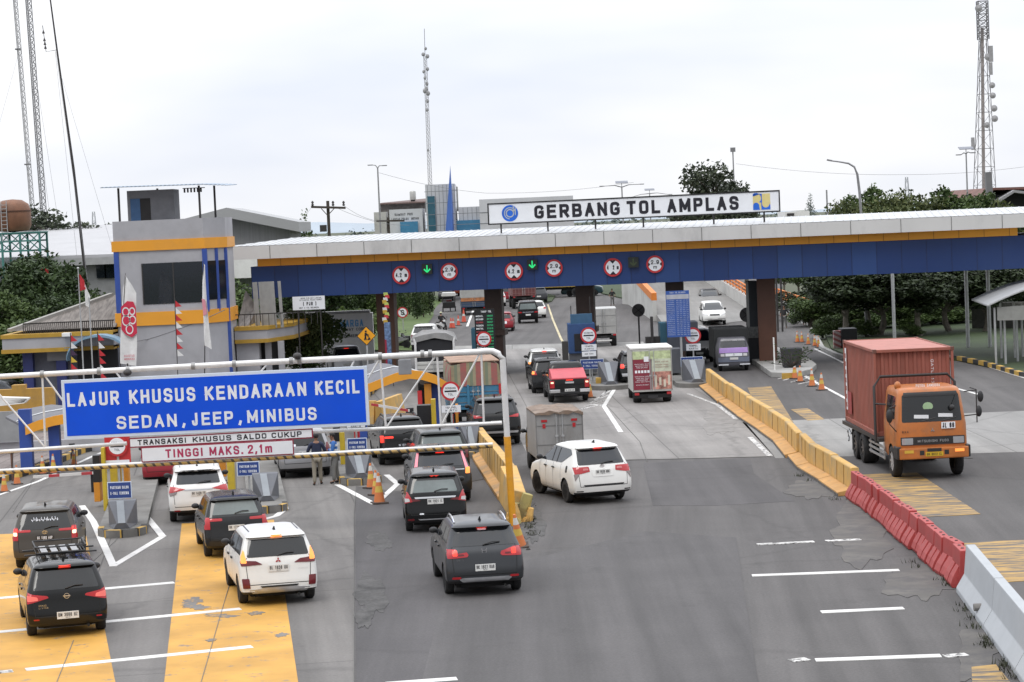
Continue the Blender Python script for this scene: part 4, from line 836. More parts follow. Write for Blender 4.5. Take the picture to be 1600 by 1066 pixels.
t=thing('ochre_wall','low ochre wall behind the fence at the far left','wall',(W(30,630,103).x,103,0));a,c=W(-60,612,103),W(85,640,103)
mb=MB();mb.box(a.x,c.x,103,103.4,0,a.z);mb.build('wall',M('ochre wall paint',(.42,.24,.05),.7,dirt=.3),t)
mb=MB();mb.box(W(18,605,103).x,W(38,605,103).x,103,103.6,a.z,a.z+.18);mb.build('coping_block',M('ochre wall paint',(),.7),t)
t=thing('ribbed_fence','grey ribbed panel fence on a plain grey wall at the left edge','fence',(W(0,700,92).x,92,0));a,c=W(-60,646,92),W(31,690,92)
mb=MB();mb.box(a.x,c.x,92,92.06,c.z,a.z)
for k in range(60):x=a.x+k*(c.x-a.x)/60;mb.box(x,x+.045,91.95,92,c.z,a.z)
mb.build('ribbed_panel',M('pale fence sheet',(.36,.37,.38),.6),t)
mb=MB();c2=W(190,690,92);mb.box(a.x,c2.x,92.1,92.3,0,c.z-.02);mb.build('wall',m_wall,t)
for k in range(5):
 p=W(10+k*1.5,632-k*2.4,97);mb=MB();mb.box(p.x-1.0,p.x+.75,97,97.5,p.z-.04,p.z+.03,T=Matrix.Translation(p)@Matrix.Rotation(R(-4+2*k),4,'Y')@Matrix.Translation(-p))
 o=mb.build('white_plank',m_white);tag(o,'long white plank on the dark car at far left, %s'%('undermost','second from below','middle of the stack','second from the top','topmost')[k],'plank','white planks')
def boom(label,a,c,Y,base):
 p,q=W(*a,Y),W(*c,Y);t=thing('boom_barrier',label,'boom barrier',base)
 mb=MB();mb.bar(p,q,.07,.09);mb.build('boom_arm',stripe_mat('red and white boom bands',[(.66,.64,.62),(.66,.64,.62),(.45,.04,.05)],1.1,(1,0,0),dirt=.3),t)
 e=q if q.x>p.x else p;mb=MB();mb.box(e.x-.14,e.x+.14,Y+.06,Y+.35,0,e.z+.1);mb.build('motor_housing',m_cabK,t,bevel=.02)
boom('lowered red and white boom of the far left lane',(52,745.5),(147,739),77,W(147,790,77))
boom('raised red and white boom near the yellow wall under the arch',(580,632),(640,642),86,W(640,690,86))
# ================================================================== toll plaza cabinets and boards under the canopy
t5,n,d,r=island('kerbed island with blue cabinet beside the red topped pickup',(957,610),R(1),1.0,22,stripes=False)
crash_block('grey wedge crash block right of the red topped pickup',n,d,r,.9,1.0,1.0,2.2)
Yq=P(935,604).y
notice('blue toll balance notice right of the red topped pickup',925,569,Yq+.6,1.18,.5,BAL,group='toll balance notices')
gate_disc('round GERBANG TOL sign on the blue cabinet behind the red topped pickup',919.5,524,Yq+4,.42,[(543,.78,.32,['TEMPEL','KARTU']),(553,.74,.26,['NON TUNAI'])])
pillar('toll_cabinet','blue toll booth cabinet right of the white car with red topped pickup before it','toll booth',[('cabinet',(887,507),(931,551),Yq+4.6,1.8,m_cabB),('dark_window',(897,522),(912,548),Yq+4.55,.04,m_cabK),('base',(890,551),(933,582),Yq+4.7,1.6,m_block),('header',(891,491.5),(925.5,506),Yq+4.8,.3,M('header blue',(.04,.11,.2),.5)),('frame_bar',(891,478),(893,492),Yq+4.9,.1,m_dark),('frame_bar',(920.5,464),(923,492),Yq+4.9,.1,m_dark),('dark_rail',(878,534),(889,570),Yq+3.6,.5,m_dark)],P(912,590))
t6,n,d,r=island('kerbed island with tall blue rate board left of the purple truck',(1092,606),R(1),1.0,22,stripes=False)
crash_block('grey wedge crash block below the blue notice left of the purple truck',n,d,r,.6,1.1,1.0,2.2)
Yq=P(1080,600).y
notice('blue toll balance notice left of the purple truck',1081,565,Yq+.5,1.12,.48,BAL,group='toll balance notices')
gate_disc('round GERBANG TOL sign in front of the tall blue rate board',1082.5,524.5,Yq+3,.42,[(542.5,.74,.34,['TEMPEL','KARTU'])])
pillar('toll_cabinet','grey and teal toll booth body behind the blue rate board','toll booth',[('cabinet',(1042,546),(1066,583),Yq+3.5,1.8,m_block),('teal_side',(1031,505),(1043,536),Yq+6,1.6,M('teal panel',(.03,.1,.15),.5)),('dark_booth',(1043,505),(1092,548),Yq+5,2,M('booth shade',(.05,.055,.07),.6)),('dark_post',(1016,495),(1022,540),Yq+6,.25,m_dark),('dark_base',(1009,527),(1032,545),Yq+6.2,.6,m_dark)],P(1060,590))
c=W(1059.5,490.5,Yq+2.2);t=thing('toll_rate_board','tall blue toll rate board with rows of small white figures left of the purple truck','board',(c.x,c.y,.2))
w,h=1.18,2.35;mb=MB();plate(mb,c,X,Z,w,h,.05);mb.build('panel',M('rate board blue',(.035,.1,.36),.5),t)
mb=MB();plate(mb,c+Vector((0,-.052,h*.37)),X,Z,w*.96,h*.1,.006);mb.build('pale_header',M('pale header',(.42,.44,.5),.5),t)
mb=MB()
for i in range(19):
 z=c.z+h*.29-i*h*.041
 letters(mb,''.join(rnd.choice('ABEIKLMNRST')for _ in range(9)),(c.x-.36,c.y-.054,z),X,Z,.38,.045,-.01)
 for k in range(4):letters(mb,str(rnd.randint(1000,9999)),(c.x-.02+k*.17,c.y-.054,z),X,Z,.12,.045,-.01)
letters(mb,'TARIF TOL BELMERA',(c.x,c.y-.054,c.z+h*.46),X,Z,.8,.08,0)
mb.build('lettering',M('faded white lettering',(.5,.55,.66),.5),t)
mb=MB();mb.tube([(c.x+.1,c.y+.06,.2),(c.x+.1,c.y+.06,c.z)],.06,8);mb.build('post',m_galv,t)
n0=P(1203,588)
t7=thing('column_island','raised concrete island under the rightmost column with a yellow end block','traffic island',n0+Vector((0,6,0)))
o=[P(1180,572),P(1205,590),P(1240,592),P(1268,585),P(1276,577),P(1262,566)];bk=[o[-1]+Vector((-.6,16,0)),o[0]+Vector((0,16,0))]
mb=MB();mb.extrude(o+bk,(0,0,.28));mb.build('kerb_body',m_conc,t7,bevel=.03)
a=P(1222,592.5);mb=MB();mb.box(a.x,a.x+.62,a.y-.06,a.y+.1,0,.29);mb.build('yellow_block',m_kerbY,t7)
Yq=P(1190,570).y
pillar('toll_cabinet','dark toll booth with grey panels beside the brown rightmost column','toll booth',[('upper_panels',(1169,440),(1187,512),Yq+.9,1.5,M('slate panel',(.035,.045,.055),.5)),('notice_sheet',(1169,511),(1186.5,528),Yq+.8,.06,M('dull notice',(.22,.23,.23),.6,var=.3,scale=9)),('lower_wall',(1168,528),(1187,566),Yq+.9,1.6,M('slate wall',(.045,.05,.06),.6)),('dark_post',(1204,488),(1208,528),Yq+.6,.2,m_dark),('side_wall',(1201,527),(1209,566),Yq+.5,.6,M('slate wall',(),.6))],P(1188,570))
mb=MB();p=P(1210.5,578,.28);mb.bar((p.x,p.y,.28),(p.x,p.y,1.95),.07);tag(mb.build('marker_post',m_white),'thin white marker post at the corner of the planter island','post')
for i,px in enumerate((1214,1221)):
 p=W(px,470,160);mb=MB();mb.bar((p.x,p.y,0),(p.x,p.y,6),.12);o=mb.build('lattice_post',m_dark);tag(o,('left','right')[i]+' of two thin dark posts behind the rightmost brown column','post','dark posts behind the column')
Yq=121;c=W(758,521,Yq);t=thing('lit_rate_board','black electronic board with white and green price rows behind the gantry corner','board',(c.x,c.y,0))
h=2.55;w=1.05;mb=MB();plate(mb,c,X,Z,w,h,.12);mb.build('panel',M('led board black',(.012,.013,.015),.4),t)
m_ledw,m_ledg,m_ledr=M('white led',(.7,.72,.75),.5,emit=.25),M('green led',(.04,.5,.2),.5,emit=.25),M('red led',(.35,.05,.06),.5,emit=.2)
for nm,m_,xx,ww,sel in(('white_rows',m_ledw,-.26,.38,lambda i:i%3!=2),('green_rows',m_ledg,.28,.3,lambda i:True),('red_rows',m_ledr,-.26,.36,lambda i:i%3==2)):
 mb=MB()
 for i in range(13):
  if sel(i):letters(mb,''.join(rnd.choice('ABDEGKLMNRST')for _ in range(6))if xx<0 else str(rnd.randint(10000,99999)),(c.x+xx,c.y-.122,c.z+h*.36-i*.165),X,Z,ww,.085,.01)
 if nm=='white_rows':letters(mb,'TARIF TOL',(c.x+.1,c.y-.122,c.z+h*.45),X,Z,.55,.1,.01)
 mb.build(nm,m_,t)
mb=MB();mb.tube([(c.x,c.y+.1,0),(c.x,c.y+.1,c.z)],.08,8);mb.build('post',m_dark,t)
gate_disc('round toll gate sign on the lower half of the black electronic rate board',756,530,Yq-.3,.4,[],zb=0)
pillar('toll_cabinet','teal toll booth side left of the black electronic rate board','toll booth',[('cabinet',(736,514),(745,548),Yq+3,1.8,M('teal panel',(),.5)),('base',(737,548),(746,590),Yq+3,1.8,m_block)],W(740,580,Yq+3))
for i,(px,py,Y,rr,py0)in enumerate(((997.5,485,131,.37,545),(1167,492,131,.42,520))):
 c=W(px,py,Y);t=thing('round_sign',('grey back of a round sign on a pole left of the rate board','grey back of a round sign half hidden by the slate booth')[i],'road sign',(c.x,Y,0),0,'round sign backs')
 mb=MB();disc(mb,c,X,Z,rr,.03,24);mb.build('disc',M('sign back grey',(.13,.13,.13),.6,var=.2),t)
 mb=MB()
 for a in(.6,2.4):mb.bar(c-Yv*.04+Vector((math.cos(a),0,math.sin(a)))*rr*.95,c-Yv*.04-Vector((math.cos(a),0,math.sin(a)))*rr*.95,.03)
 mb.build('cross_bars',m_dark,t);mb=MB();mb.tube([(c.x,Y+.06,0),(c.x,Y+.06,c.z)],.05,8);mb.build('post',M('dull post',(.14,.14,.14),.6),t)
Yq=112;c=W(572.5,525,Yq);t=thing('roadworks_sign','orange diamond roadworks sign with a black digging figure','road sign',(c.x,Yq,0));s=.66
dia=lambda k,o:[c+Vector((a*k,-o,b*k))for a,b in((0,-1),(1,0),(0,1),(-1,0))]
mb=MB();mb.extrude(dia(s*.72,0),(0,.02,0));mb.build('black_plate',m_black,t);mb=MB();mb.extrude(dia(s*.655,.006),(0,.004,0));mb.build('orange_face',M('warning orange',(.75,.33,.01),.5),t)
mb=MB();g_=lambda x,z:c+Vector((x,-.014,z))
disc(mb,g_(-.02,.22),X,Z,.05,.004,12)
for a,b,w in(((-.03,.15),(-.05,-.02),.09),((-.05,.0),(-.02,-.2),.05),((-.05,-.02),(-.1,-.2),.05),((-.02,.13),(.12,.02),.04),((-.02,.1),(.16,-.12),.035)):mb.bar(g_(*a),g_(*b),w,.006,up=(0,1,0))
mb.extrude([g_(.02,-.2),g_(.2,-.2),g_(.18,-.12),g_(.1,-.1)],(0,.004,0));mb.build('digger_symbol',m_lblack,t)
mb=MB();mb.tube([(c.x,Yq+.05,0),(c.x,Yq+.05,c.z)],.04,8);mb.build('post',m_galv,t)
Yq=185;c=W(629,488.5,Yq);t=thing('no_stopping_sign','round white and red sign with a struck letter S on the grass bank','road sign',(c.x,Yq,0))
mb=MB();disc(mb,c,X,Z,.44,.02,24);mb.build('red_ring',m_red,t);mb=MB();disc(mb,c-Yv*.022,X,Z,.34,.005,24);mb.build('white_face',m_signwhite,t)
mb=MB();letters(mb,'S',c-Yv*.03,X,Z,.28,.42,.03);mb.bar(c+Vector((-.24,-.04,.24)),c+Vector((.24,-.04,-.24)),.05,.006,up=(0,1,0));mb.build('lettering',m_lblack,t);mb=MB();mb.tube([(c.x,Yq+.05,0),(c.x,Yq+.05,c.z)],.04,8);mb.build('post',m_galv,t)
Yq=138;a,c=W(440,492,Yq),W(579,532,Yq-3);t=thing('company_wall','white company wall lettered JASAMARGA, half hidden by a bush under the canopy','wall',((a.x+c.x)/2,Yq,0))
mb=MB();mb.box(a.x,c.x,Yq,Yq+.5,0,a.z-.1);mb.build('wall',m_white,t);mb=MB();mb.box(a.x-.1,c.x-.15,Yq-.1,Yq+.6,a.z-.1,a.z+.06);mb.build('coping',m_conc,t)
mb=MB();letters(mb,'JASAMARGA',(W(535,506,Yq).x,Yq-.012,W(545,505.5,Yq).z),X,Z,2.5,.42,.02);mb.build('blue_lettering',M('sky blue lettering',(.16,.4,.7),.5),t)
mb=MB();letters(mb,'INDONESIA HIGHWAY CORP',(W(531,515,Yq).x,Yq-.012,W(545,515,Yq).z),X,Z,3.1,.17,.01);letters(mb,'CABANG BELMERA',(W(533,524,Yq).x,Yq-.012,W(545,525,Yq).z),X,Z,2.3,.18,.01);mb.build('black_lettering',m_lblack,t)
t=thing('standing_banner','narrow blue and white standing banner beside the leftmost brown column','banner',(W(606,530,122).x,122,0));a,c=W(600,504,122),W(613,580,122)
mb=MB();mb.box(a.x,c.x,122,122.04,c.z,a.z);mb.build('cloth',M('blue print',(.12,.19,.34),.7,var=.7,scale=6),t);mb=MB();mb.bar((c.x+.03,122,0),(c.x+.03,122,a.z),.04);mb.build('pole',m_dark,t)
mb=MB();a,c=W(601,531,121.9),W(606,580,121.9);mb.box(a.x,c.x,121.95,121.98,c.z,a.z);mb.build('maroon_panel',m_mar,t)
t=thing('ribbon_string','string of colourful ribbons hanging beside the leftmost brown column','bunting',W(603,505,124))
for k in range(12):
 p=W(602+2.2*math.sin(k*1.7),460+k*3.9,124);mb=MB();mb.extrude([p+Vector((-.1,0,.09)),p+Vector((.12,0,.1)),p+Vector((.16,.02,-.08)),p+Vector((-.08,.02,-.1))],(0,.02,0))
 mb.build('ribbon',M(*[('lime ribbon',(.5,.6,.15)),('red ribbon',(.55,.05,.06)),('white ribbon',(.7,.7,.7)),('gold ribbon',(.6,.4,.06))][k%4],.7),t)
 # ================================================================== barriers
m_barY=M('barrier yellow',(.57,.345,.1),.75,var=.16,scale=1.3,dirt=.75,dirtcol=(.3,.26,.18),bump=.2);m_barO=M('barrier orange foot',(.52,.285,.095),.75,var=.2,scale=1.2,dirt=.8,dirtcol=(.22,.185,.14))
def barrier(p,q,label,prof,m,name='concrete_barrier',group='yellow barrier blocks',foot=None,cat='barrier',joints=True):
 d=(q-p).normalized();r=Vector((d.y,-d.x,0));ln=(q-p).length-.03;t=thing(name,label,cat,(p+q)/2,0,group)
 mb=MB();mb.extrude([p+r*a+Z*b for a,b in prof],d*ln);mb.build('wall',m,t,bevel=.02)
 if foot:mb=MB();mb.extrude([p+r*a+Z*b for a,b in foot],d*ln);mb.build('foot',m_barO,t,bevel=.02);mb=MB()
 if foot:
  for sg in(-1,1):mb.extrude([p+r*(sg*.425)+Z*.0,p+r*(sg*.425)+Z*.085,p+r*(sg*.4)+Z*.085,p+r*(sg*.4)],d*ln)
  mb.build('bare_base_edge',M('grimy concrete edge',(.13,.12,.11),.9,var=.3,scale=3),t)
 return t,d,r,ln
wallp=[(-.02,.2),(-.0,.83),(.03,.86),(.21,.86),(.24,.83),(.3,.2)];footp=[(-.42,0),(-.42,.12),(-.03,.2),(.36,.2),(.42,0)]
bl=[(1088.7,604),(1122,630),(1152,652),(1185,674),(1209,692),(1229,716),(1246,733),(1279,754),(1312,776)]
ordw=['farthest from the camera','second from the far end','third from the far end','fourth from the far end','fifth from the far end','third from the near end','second from the near end','touching the red plastic barriers']
for i in range(len(bl)-1):
 p,q=P(*bl[i]),P(*bl[i+1]);off=Vector((.42+rnd.uniform(-.06,.06),0,0));o2=Vector((.42+rnd.uniform(-.06,.06),0,0));hs=1+rnd.uniform(-.03,.03);g_=(q-p).normalized()*.045
 bt,bd2,br2,bln=barrier(q+off-g_,p+o2+g_,'yellow concrete barrier block right of the middle lanes, '+ordw[i],[(a,b*hs)for a,b in wallp],m_barY,foot=footp)
 mb=MB()
 for k in(.33,.66):b_=q+off+(p+o2-q-off)*k;mb.bar(b_+br2*-.022+Z*.22,b_+br2*-.006+Z*.82*hs,.028,.02)
 mb.build('wall_joint',M('barrier seam',(.3,.18,.05),.8),bt)
rp=[P(1320,779),P(1350,800),P(1381,826.5),P(1412,851),P(1444,879),P(1491,921)]
lens=[(rp[i+1]-rp[i]).length for i in range(5)];tot=sum(lens);N=14
def along(s):
 for i,l_ in enumerate(lens):
  if s<=l_+1e-6:return rp[i].lerp(rp[i+1],s/l_)
  s-=l_
 return rp[-1]
m_plas=M('red plastic',(.36,.046,.043),.55,var=.15,dirt=.5,dirtcol=(.24,.1,.09));m_refl=M('yellow reflector',(.5,.4,.1),.5,var=.2)
for i in range(N):
 j0,j1,hz_=rnd.uniform(-.06,.06),rnd.uniform(-.06,.06),rnd.uniform(.8,.86);p,q=along(tot*i/N)+X*(.3+j0),along(tot*(i+1)/N)+X*(.3+j1);d=(q-p).normalized();r=Vector((d.y,-d.x,0));ln=(q-p).length-.05
 t=thing('plastic_barrier','red plastic barrier, %s of its row'%('nearest the yellow blocks, first' if i==0 else 'against the pale concrete barrier, last' if i==N-1 else '%s from the yellow concrete blocks'%('second third fourth fifth sixth seventh eighth ninth tenth eleventh twelfth thirteenth fourteenth'.split()[i-1])),'barrier',(p+q)/2,0,'red plastic barriers')
 f=lambda s,a,b:p+d*s+r*(a+j0*b)+Z*b*hz_
 mb=MB();mb.extrude([f(0,a,b)for a,b in((-.15,.04),(-.16,.3),(-.12,.52),(-.1,.98),(.1,.98),(.12,.52),(.16,.3),(.15,.04))],d*ln);mb.build('body',m_plas,t,bevel=.02)
 for k in range(2):
  s=ln*(.03+.5*k);mb=MB()
  for sg in(-1,1):mb.loft([[f(s+ln*e0,sg*.12,zt),f(s+ln*(.44-e0),sg*.12,zt),f(s+ln*(.44-e0),sg*x_,zt),f(s+ln*e0,sg*x_,zt)]for zt,x_,e0 in((.02,.3,.0),(.12,.33,.0),(.3,.27,.015),(.56,.135,.05))])
  mb.build('base_fin',m_plas,t,bevel=.012)
 mb=MB();mb.extrude([f(ln*.38,-.118,.66),f(ln*.66,-.118,.66),f(ln*.66,-.112,.88),f(ln*.38,-.112,.88)],r*.02);mb.build('reflector',m_refl if i%5!=3 else m_plas,t)
 mb=MB()
 for k in(.3,.7):mb.lathe([(.001,0),(.035,0),(.035,.012),(.001,.012)],f(ln*k,0,.985),8)
 mb.build('filler_cap',m_dark,t)
jp=[(-.34,0),(-.34,.12),(-.16,.42),(-.1,1.05),(.1,1.05),(.16,.42),(.34,.12),(.34,0)]
m_jer=M('pale concrete barrier',(.4,.42,.44),.8,var=.08,scale=.9,dirt=.2,dirtcol=(.25,.25,.25),bump=.1)
a,c=P(1494,926),P(1595,1068);d=(c-a).normalized();off=Vector((-d.y,d.x,0))*.34*(1 if-d.y>0 else-1)
for i,(s0,s1)in enumerate(((0,4.6),(4.62,9.0),(9.02,13))):
 t,dd,r,ln=barrier(a+off+d*s1,a+off+d*s0,'pale grey concrete jersey barrier at the bottom right, '+('beside the last red plastic one','next nearer the camera','cut by the frame corner')[i],jp,m_jer,'jersey_barrier','jersey barriers')
 if i==0:
  mb=MB();q=a+off+d*3.4-r*.27+Z*.26;mb.lathe([(.001,-.1),(.08,-.1),(.08,.05),(.001,.05)],q,12,'X');mb.build('drain_pipe',M('drain pipe',(.2,.19,.18),.7),t,smooth=30)
lp=[(733,702,.8),(741,722,.95),(757,748,1.05),(779,782,1.05),(801,832,.85)]
for i in range(4):
 p,q=P(*lp[i][:2]),P(*lp[i+1][:2]);h0,h1=lp[i][2],lp[i+1][2];d=(q-p).normalized();r=Vector((-d.y,d.x,0));r=r if r.x>0 else-r
 t=thing('concrete_barrier','yellow concrete wall block left of the white minivan, '+('farthest beside the dark queue','second from the far end','next to the orange post','broken end beside the grey crossover')[i],'barrier',(p+q)/2,0,'yellow barrier blocks')
 f=lambda b,a,z:b+r*a+Z*z
 if i<3:
  mb=MB();mb.loft([[f(p,.25,.2),f(p,.3,h0),f(p,.55,h0),f(p,.6,.2)],[f(q,.25,.2),f(q,.3,h1),f(q,.55,h1),f(q,.6,.2)]]);mb.build('wall',m_barY,t,bevel=.02)
  mb=MB();mb.loft([[f(p,-.02,0),f(p,-.02,.12),f(p,.25,.22),f(p,.65,.22),f(p,.75,0)],[f(q,-.02,0),f(q,-.02,.12),f(q,.25,.22),f(q,.65,.22),f(q,.75,0)]]);mb.build('foot',m_barO,t,bevel=.02)
  mb=MB()
  for k in(.2,.4,.6,.8):b=p.lerp(q,k);mb.bar(f(b,.262,.24),f(b,.293,h0+(h1-h0)*k-.02),.03,.03)
  mb.build('wall_joint',M('barrier seam',(.3,.18,.05),.8),t)
 else:
  rr_=random.Random(5);q=P(796,815)
  mb=MB();mb.loft([[f(p,.0,.0),f(p,.1,h0),f(p,.6,h0),f(p,.75,0)],[f(q,.05,0),f(q,.12,.9),f(q,.5,.8),f(q,.7,0)]]);mb.build('wall',m_barY,t,bevel=.03)
  for k in range(11):
   c=q+Vector((rr_.uniform(-.05,.55),rr_.uniform(-.55,.25),0));s=rr_.uniform(.1,.2);hz_=rr_.uniform(.25,.85)if k<7 else .14
   T_=Matrix.Translation(c)@Matrix.Rotation(rr_.uniform(-.3,.3),4,'X')@Matrix.Rotation(rr_.uniform(-.35,.35),4,'Y')@Matrix.Rotation(rr_.uniform(0,3),4,'Z')
   mb=MB();mb.loft([[T_@Vector((x*s*k_+rr_.uniform(-.02,.02),y*s*k_*.7+rr_.uniform(-.02,.02),z))for x,y in((-1,-1),(.2,-1.1),(1,-.8),(1.1,.3),(.7,1),(-.5,1.1),(-1.1,.4))]for z,k_ in((-.05,1.05),(hz_*.5,.95),(hz_,.75+rr_.uniform(-.2,.1)))]);mb.build('broken_lump',m_barY if k%3 else M('old yellow foam',(.4,.34,.13),.9,dirt=.7),t,bevel=.015)
for i,(a,c,h0,h1)in enumerate(((P(560,662),P(590,662),1.0,1.0),(P(590,664),P(625,650),1.0,.45))):
 barrier(a,c,('yellow concrete wall block under the right end of the big blue sign','yellow concrete wall block under the orange arch')[i],[(-.1,0),(-.06,h0),(.14,h0),(.3,0)],m_barY)
mb=MB();p=P(941,606);mb.box(p.x-.3,p.x+.3,p.y,p.y+.4,0,.5);tag(mb.build('yellow_block',m_kerbY,bevel=.03),'small yellow concrete block beside the orange cones near the pickup','block')
# ================================================================== traffic cones
m_coneO=M('cone orange',(.62,.19,.06),.6,var=.1,dirt=.45,dirtcol=(.3,.16,.1));m_coneW=M('cone white collar',(.62,.6,.56),.6,dirt=.4);m_coneY=M('cone yellow collar',(.6,.42,.08),.6,dirt=.3);m_coneR=M('cone red',(.62,.1,.06),.6)
def make_cone(h,style):
 t=thing('traffic_cone','','traffic cone',(0,0,0),0,'traffic cones');s=h/.8
 mb=MB();mb.box(-.2*s,.2*s,-.2*s,.2*s,0,.05*s);mb.build('rubber_base',M('cone base',(.06,.045,.04),.8,dirt=.4),t,bevel=.012)
 rad=lambda z:(.155-.125*z/.8)*s
 z=.05
 for nm,z1,m in((('body',.3,m_coneO),('yellow_collar',.46,m_coneY),('upper_body',.56,m_coneO),('white_collar',.72,m_coneW),('tip',.8,m_coneO))if style==0 else(('body',.4,m_coneR),('white_collar',.54,m_coneW),('upper_body',.8,m_coneR))):
  mb=MB();mb.lathe([(rad(z),z*s),(rad(z1),z1*s)],(0,0,0),14);mb.build(nm,m,t,smooth=50);z=z1+.002
 return t
CP={}
for px,py,h,st,lb in[(7,769,.68,0,'orange traffic cone nearest the left edge under the striped bar'),(27,757,.68,0,'orange traffic cone second from the left edge under the striped bar'),(67,741,.68,0,'yellow banded cone on the red pavement edge, third from the left'),(84,740,.72,0,'yellow banded cone on the red pavement edge, fourth from the left'),(116,727,.6,0,'orange cone beside a rusty post near the leftmost booth'),(580,763,.82,0,'tall orange cone against the striped kerb near the officers'),(593,787,.95,0,'tall orange cone standing nearest the white chevron tip beside the officers'),(588,774,.8,0,'orange cone half hidden between the two tall cones near the officers'),(813,855,.9,0,'leaning orange cone at the broken end of the yellow wall'),(921,622,.95,0,'orange cone right beside the pickup rear wheel'),(915,618,.9,0,'orange cone hidden behind the other near the pickup'),(1242,592,.82,0,'orange cone at the planter island, leftmost of the four'),(1250.5,597,.8,0,'orange cone second from the planter island'),(1269,604,.85,0,'orange cone third from the planter island'),(1284,610,.82,0,'orange cone nearest the container truck'),(1246,535,.72,0,'far orange cone, leftmost of five beyond the planter'),(1253,535,.68,0,'far orange cone, second of five beyond the planter'),(1263,538.5,.68,0,'far orange cone, middle of five beyond the planter'),(1273,541,.68,0,'far orange cone, fourth of five beyond the planter'),(1279,543,.68,0,'far orange cone, rightmost of five beyond the planter'),(705,513,.85,1,'red cone leftmost beside the grass bank'),(708.5,513,.85,1,'red cone second from left beside the grass bank'),(716.5,509,.85,1,'red cone third from left beside the grass bank'),(725,504,1.1,1,'taller red cone rightmost beside the grass bank')]:
 k=(h,st);p=P(px,py)
 if k not in CP:CP[k]=make_cone(h,st);o=CP[k];o.location=p;o['label']=lb
 else:o=copy_tree(CP[k],p,None,lb)
 o.rotation_euler=(R(9)if px==813 else 0,R(-8)if px==813 else 0,rnd.uniform(0,1.5))
for i,(px,py,h)in enumerate(((20,752,1.05),(114,727,.72))):
 p=P(px,py);t=thing('rusty_post',('rusty post with a dark head by the second cone from left','short rusty post with a dark crossbar beside a cone at left')[i],'post',p,0,'rusty posts')
 mb=MB();mb.bar(p,p+Z*h,.06);mb.build('stem',M('rust',(.13,.07,.05),.8,var=.3),t);mb=MB();mb.box(p.x-.1,p.x+.1,p.y-.06,p.y+.06,h-.05,h+.1);mb.build('head',m_dark,t)
def kerb_run(label,pts,m2,n,w=.25,h=.22,name='kerb'):
 t=thing(name,label,'kerb',P(*pts[0]));q=[P(*p)for p in pts];L_=[(q[i+1]-q[i]).length for i in range(len(q)-1)];T_=sum(L_)
 def at(s):
  for i,l_ in enumerate(L_):
   if s<=l_+1e-6:return q[i].lerp(q[i+1],s/l_)
   s-=l_
  return q[-1]
 mb=MB()
 for k in range(n):
  a,c=at(T_*k/n),at(T_*(k+1)/n);d=(c-a).normalized();r=Vector((-d.y,d.x,0))*w;mb.extrude([a,c,c+r,a+r],(0,0,h),k%2 if m2 else 0)
 return mb.build('kerb_stones',[m_kerbY,m_kerbB]if m2 else[m_conc],t)and t
kerb_run('black and yellow kerb along the red pavement at far left',[(-40,768),(60,738),(100,722),(132,708),(165,700)],True,24)
kerb_run('black and yellow kerb along the right verge by the shelter',[(1690,606),(1600,588),(1543,571),(1494,561)],True,22)
kerb_run('grey kerb curving along the verge behind the container truck',[(1494,561),(1319,562),(1288,547),(1272,517)],False,12)
kerb_run('yellow edged kerb along the left lane under the orange arch',[(600,660),(570,628),(600,600),(640,577)],True,30,.25,.25)
p=P(1237,574,.28);t=thing('planter','large dark tapered planter tub on the column island','planter',p)
mb=MB();mb.add([p+Vector((a*.42,b*.42,0))for a,b in((-1,-1),(1,-1),(1,1),(-1,1))]+[p+Vector((a*.52,b*.52,1.0))for a,b in((-1,-1),(1,-1),(1,1),(-1,1))],[(3,2,1,0),(0,1,5,4),(1,2,6,5),(2,3,7,6),(3,0,4,7),(4,5,6,7)]);mb.build('tub',M('dark planter',(.035,.036,.04),.6),t,bevel=.03)
a,c=P(1316,547,0),P(1343,547,0);t=thing('dark_box','big dark box with a striped red edge on the verge kerb behind the container','box',(a+c)/2)
mb=MB();mb.box(a.x,c.x,a.y,a.y+1.4,0,1.25);mb.build('case',M('box black',(.02,.021,.024),.6),t,bevel=.02);mb=MB();mb.box(a.x-.45,a.x-.02,a.y+.2,a.y+.5,.0,1.15);mb.build('striped_edge',stripe_mat('red white edge',[(.5,.4,.4),(.35,.1,.1)],.3,(.5,0,1)),t)
# ================================================================== vehicles
m_tyre=M('tyre rubber',(.018,.018,.019),.85,var=.25,scale=9,dirt=.4,dirtcol=(.07,.065,.06));m_rim=M('alloy rim',(.5,.5,.51),.4,.25,var=.1);m_rimd=M('dark rim',(.13,.13,.135),.4,.4)
m_trim=M('black plastic trim',(.022,.022,.024),.55);m_cglass=M('tinted car glass',(.012,.014,.016),.05,var=.05,spec=.7);m_cglassl=M('pale reflecting car glass',(.16,.19,.19),.08,var=.25,scale=1.2,spec=.7)
m_lamp=M('tail lamp red',(.42,.012,.018),.15,var=.1,spec=.6,coat=.5);m_lampd=M('dark tail lamp',(.13,.008,.012),.15,coat=.5);m_lit_r=M('lit brake lamp',(1,.05,.03),.3,var=.02,emit=.8);m_lit_o=M('lit orange lamp',(1,.3,.06),.3,var=.02,emit=.9);m_lit_w=M('glowing lamp core',(1,.75,.5),.3,var=.02,emit=1.0);m_clear=M('clear lamp lens',(.6,.6,.6),.12,coat=.6)
m_chrome=M('chrome',(.75,.76,.78),.12,.95,var=.03);m_platew=M('white plate',(.72,.72,.7),.5,var=.04);m_platek=M('dark plate',(.03,.03,.032),.5);m_platey=M('yellow plate',(.55,.36,.02),.5);m_under=M('underbody',(.012,.012,.012),.9);m_seam=M('panel gap',(.012,.012,.012),.8);m_silver=M('silver trim',(.5,.51,.53),.35,.6)
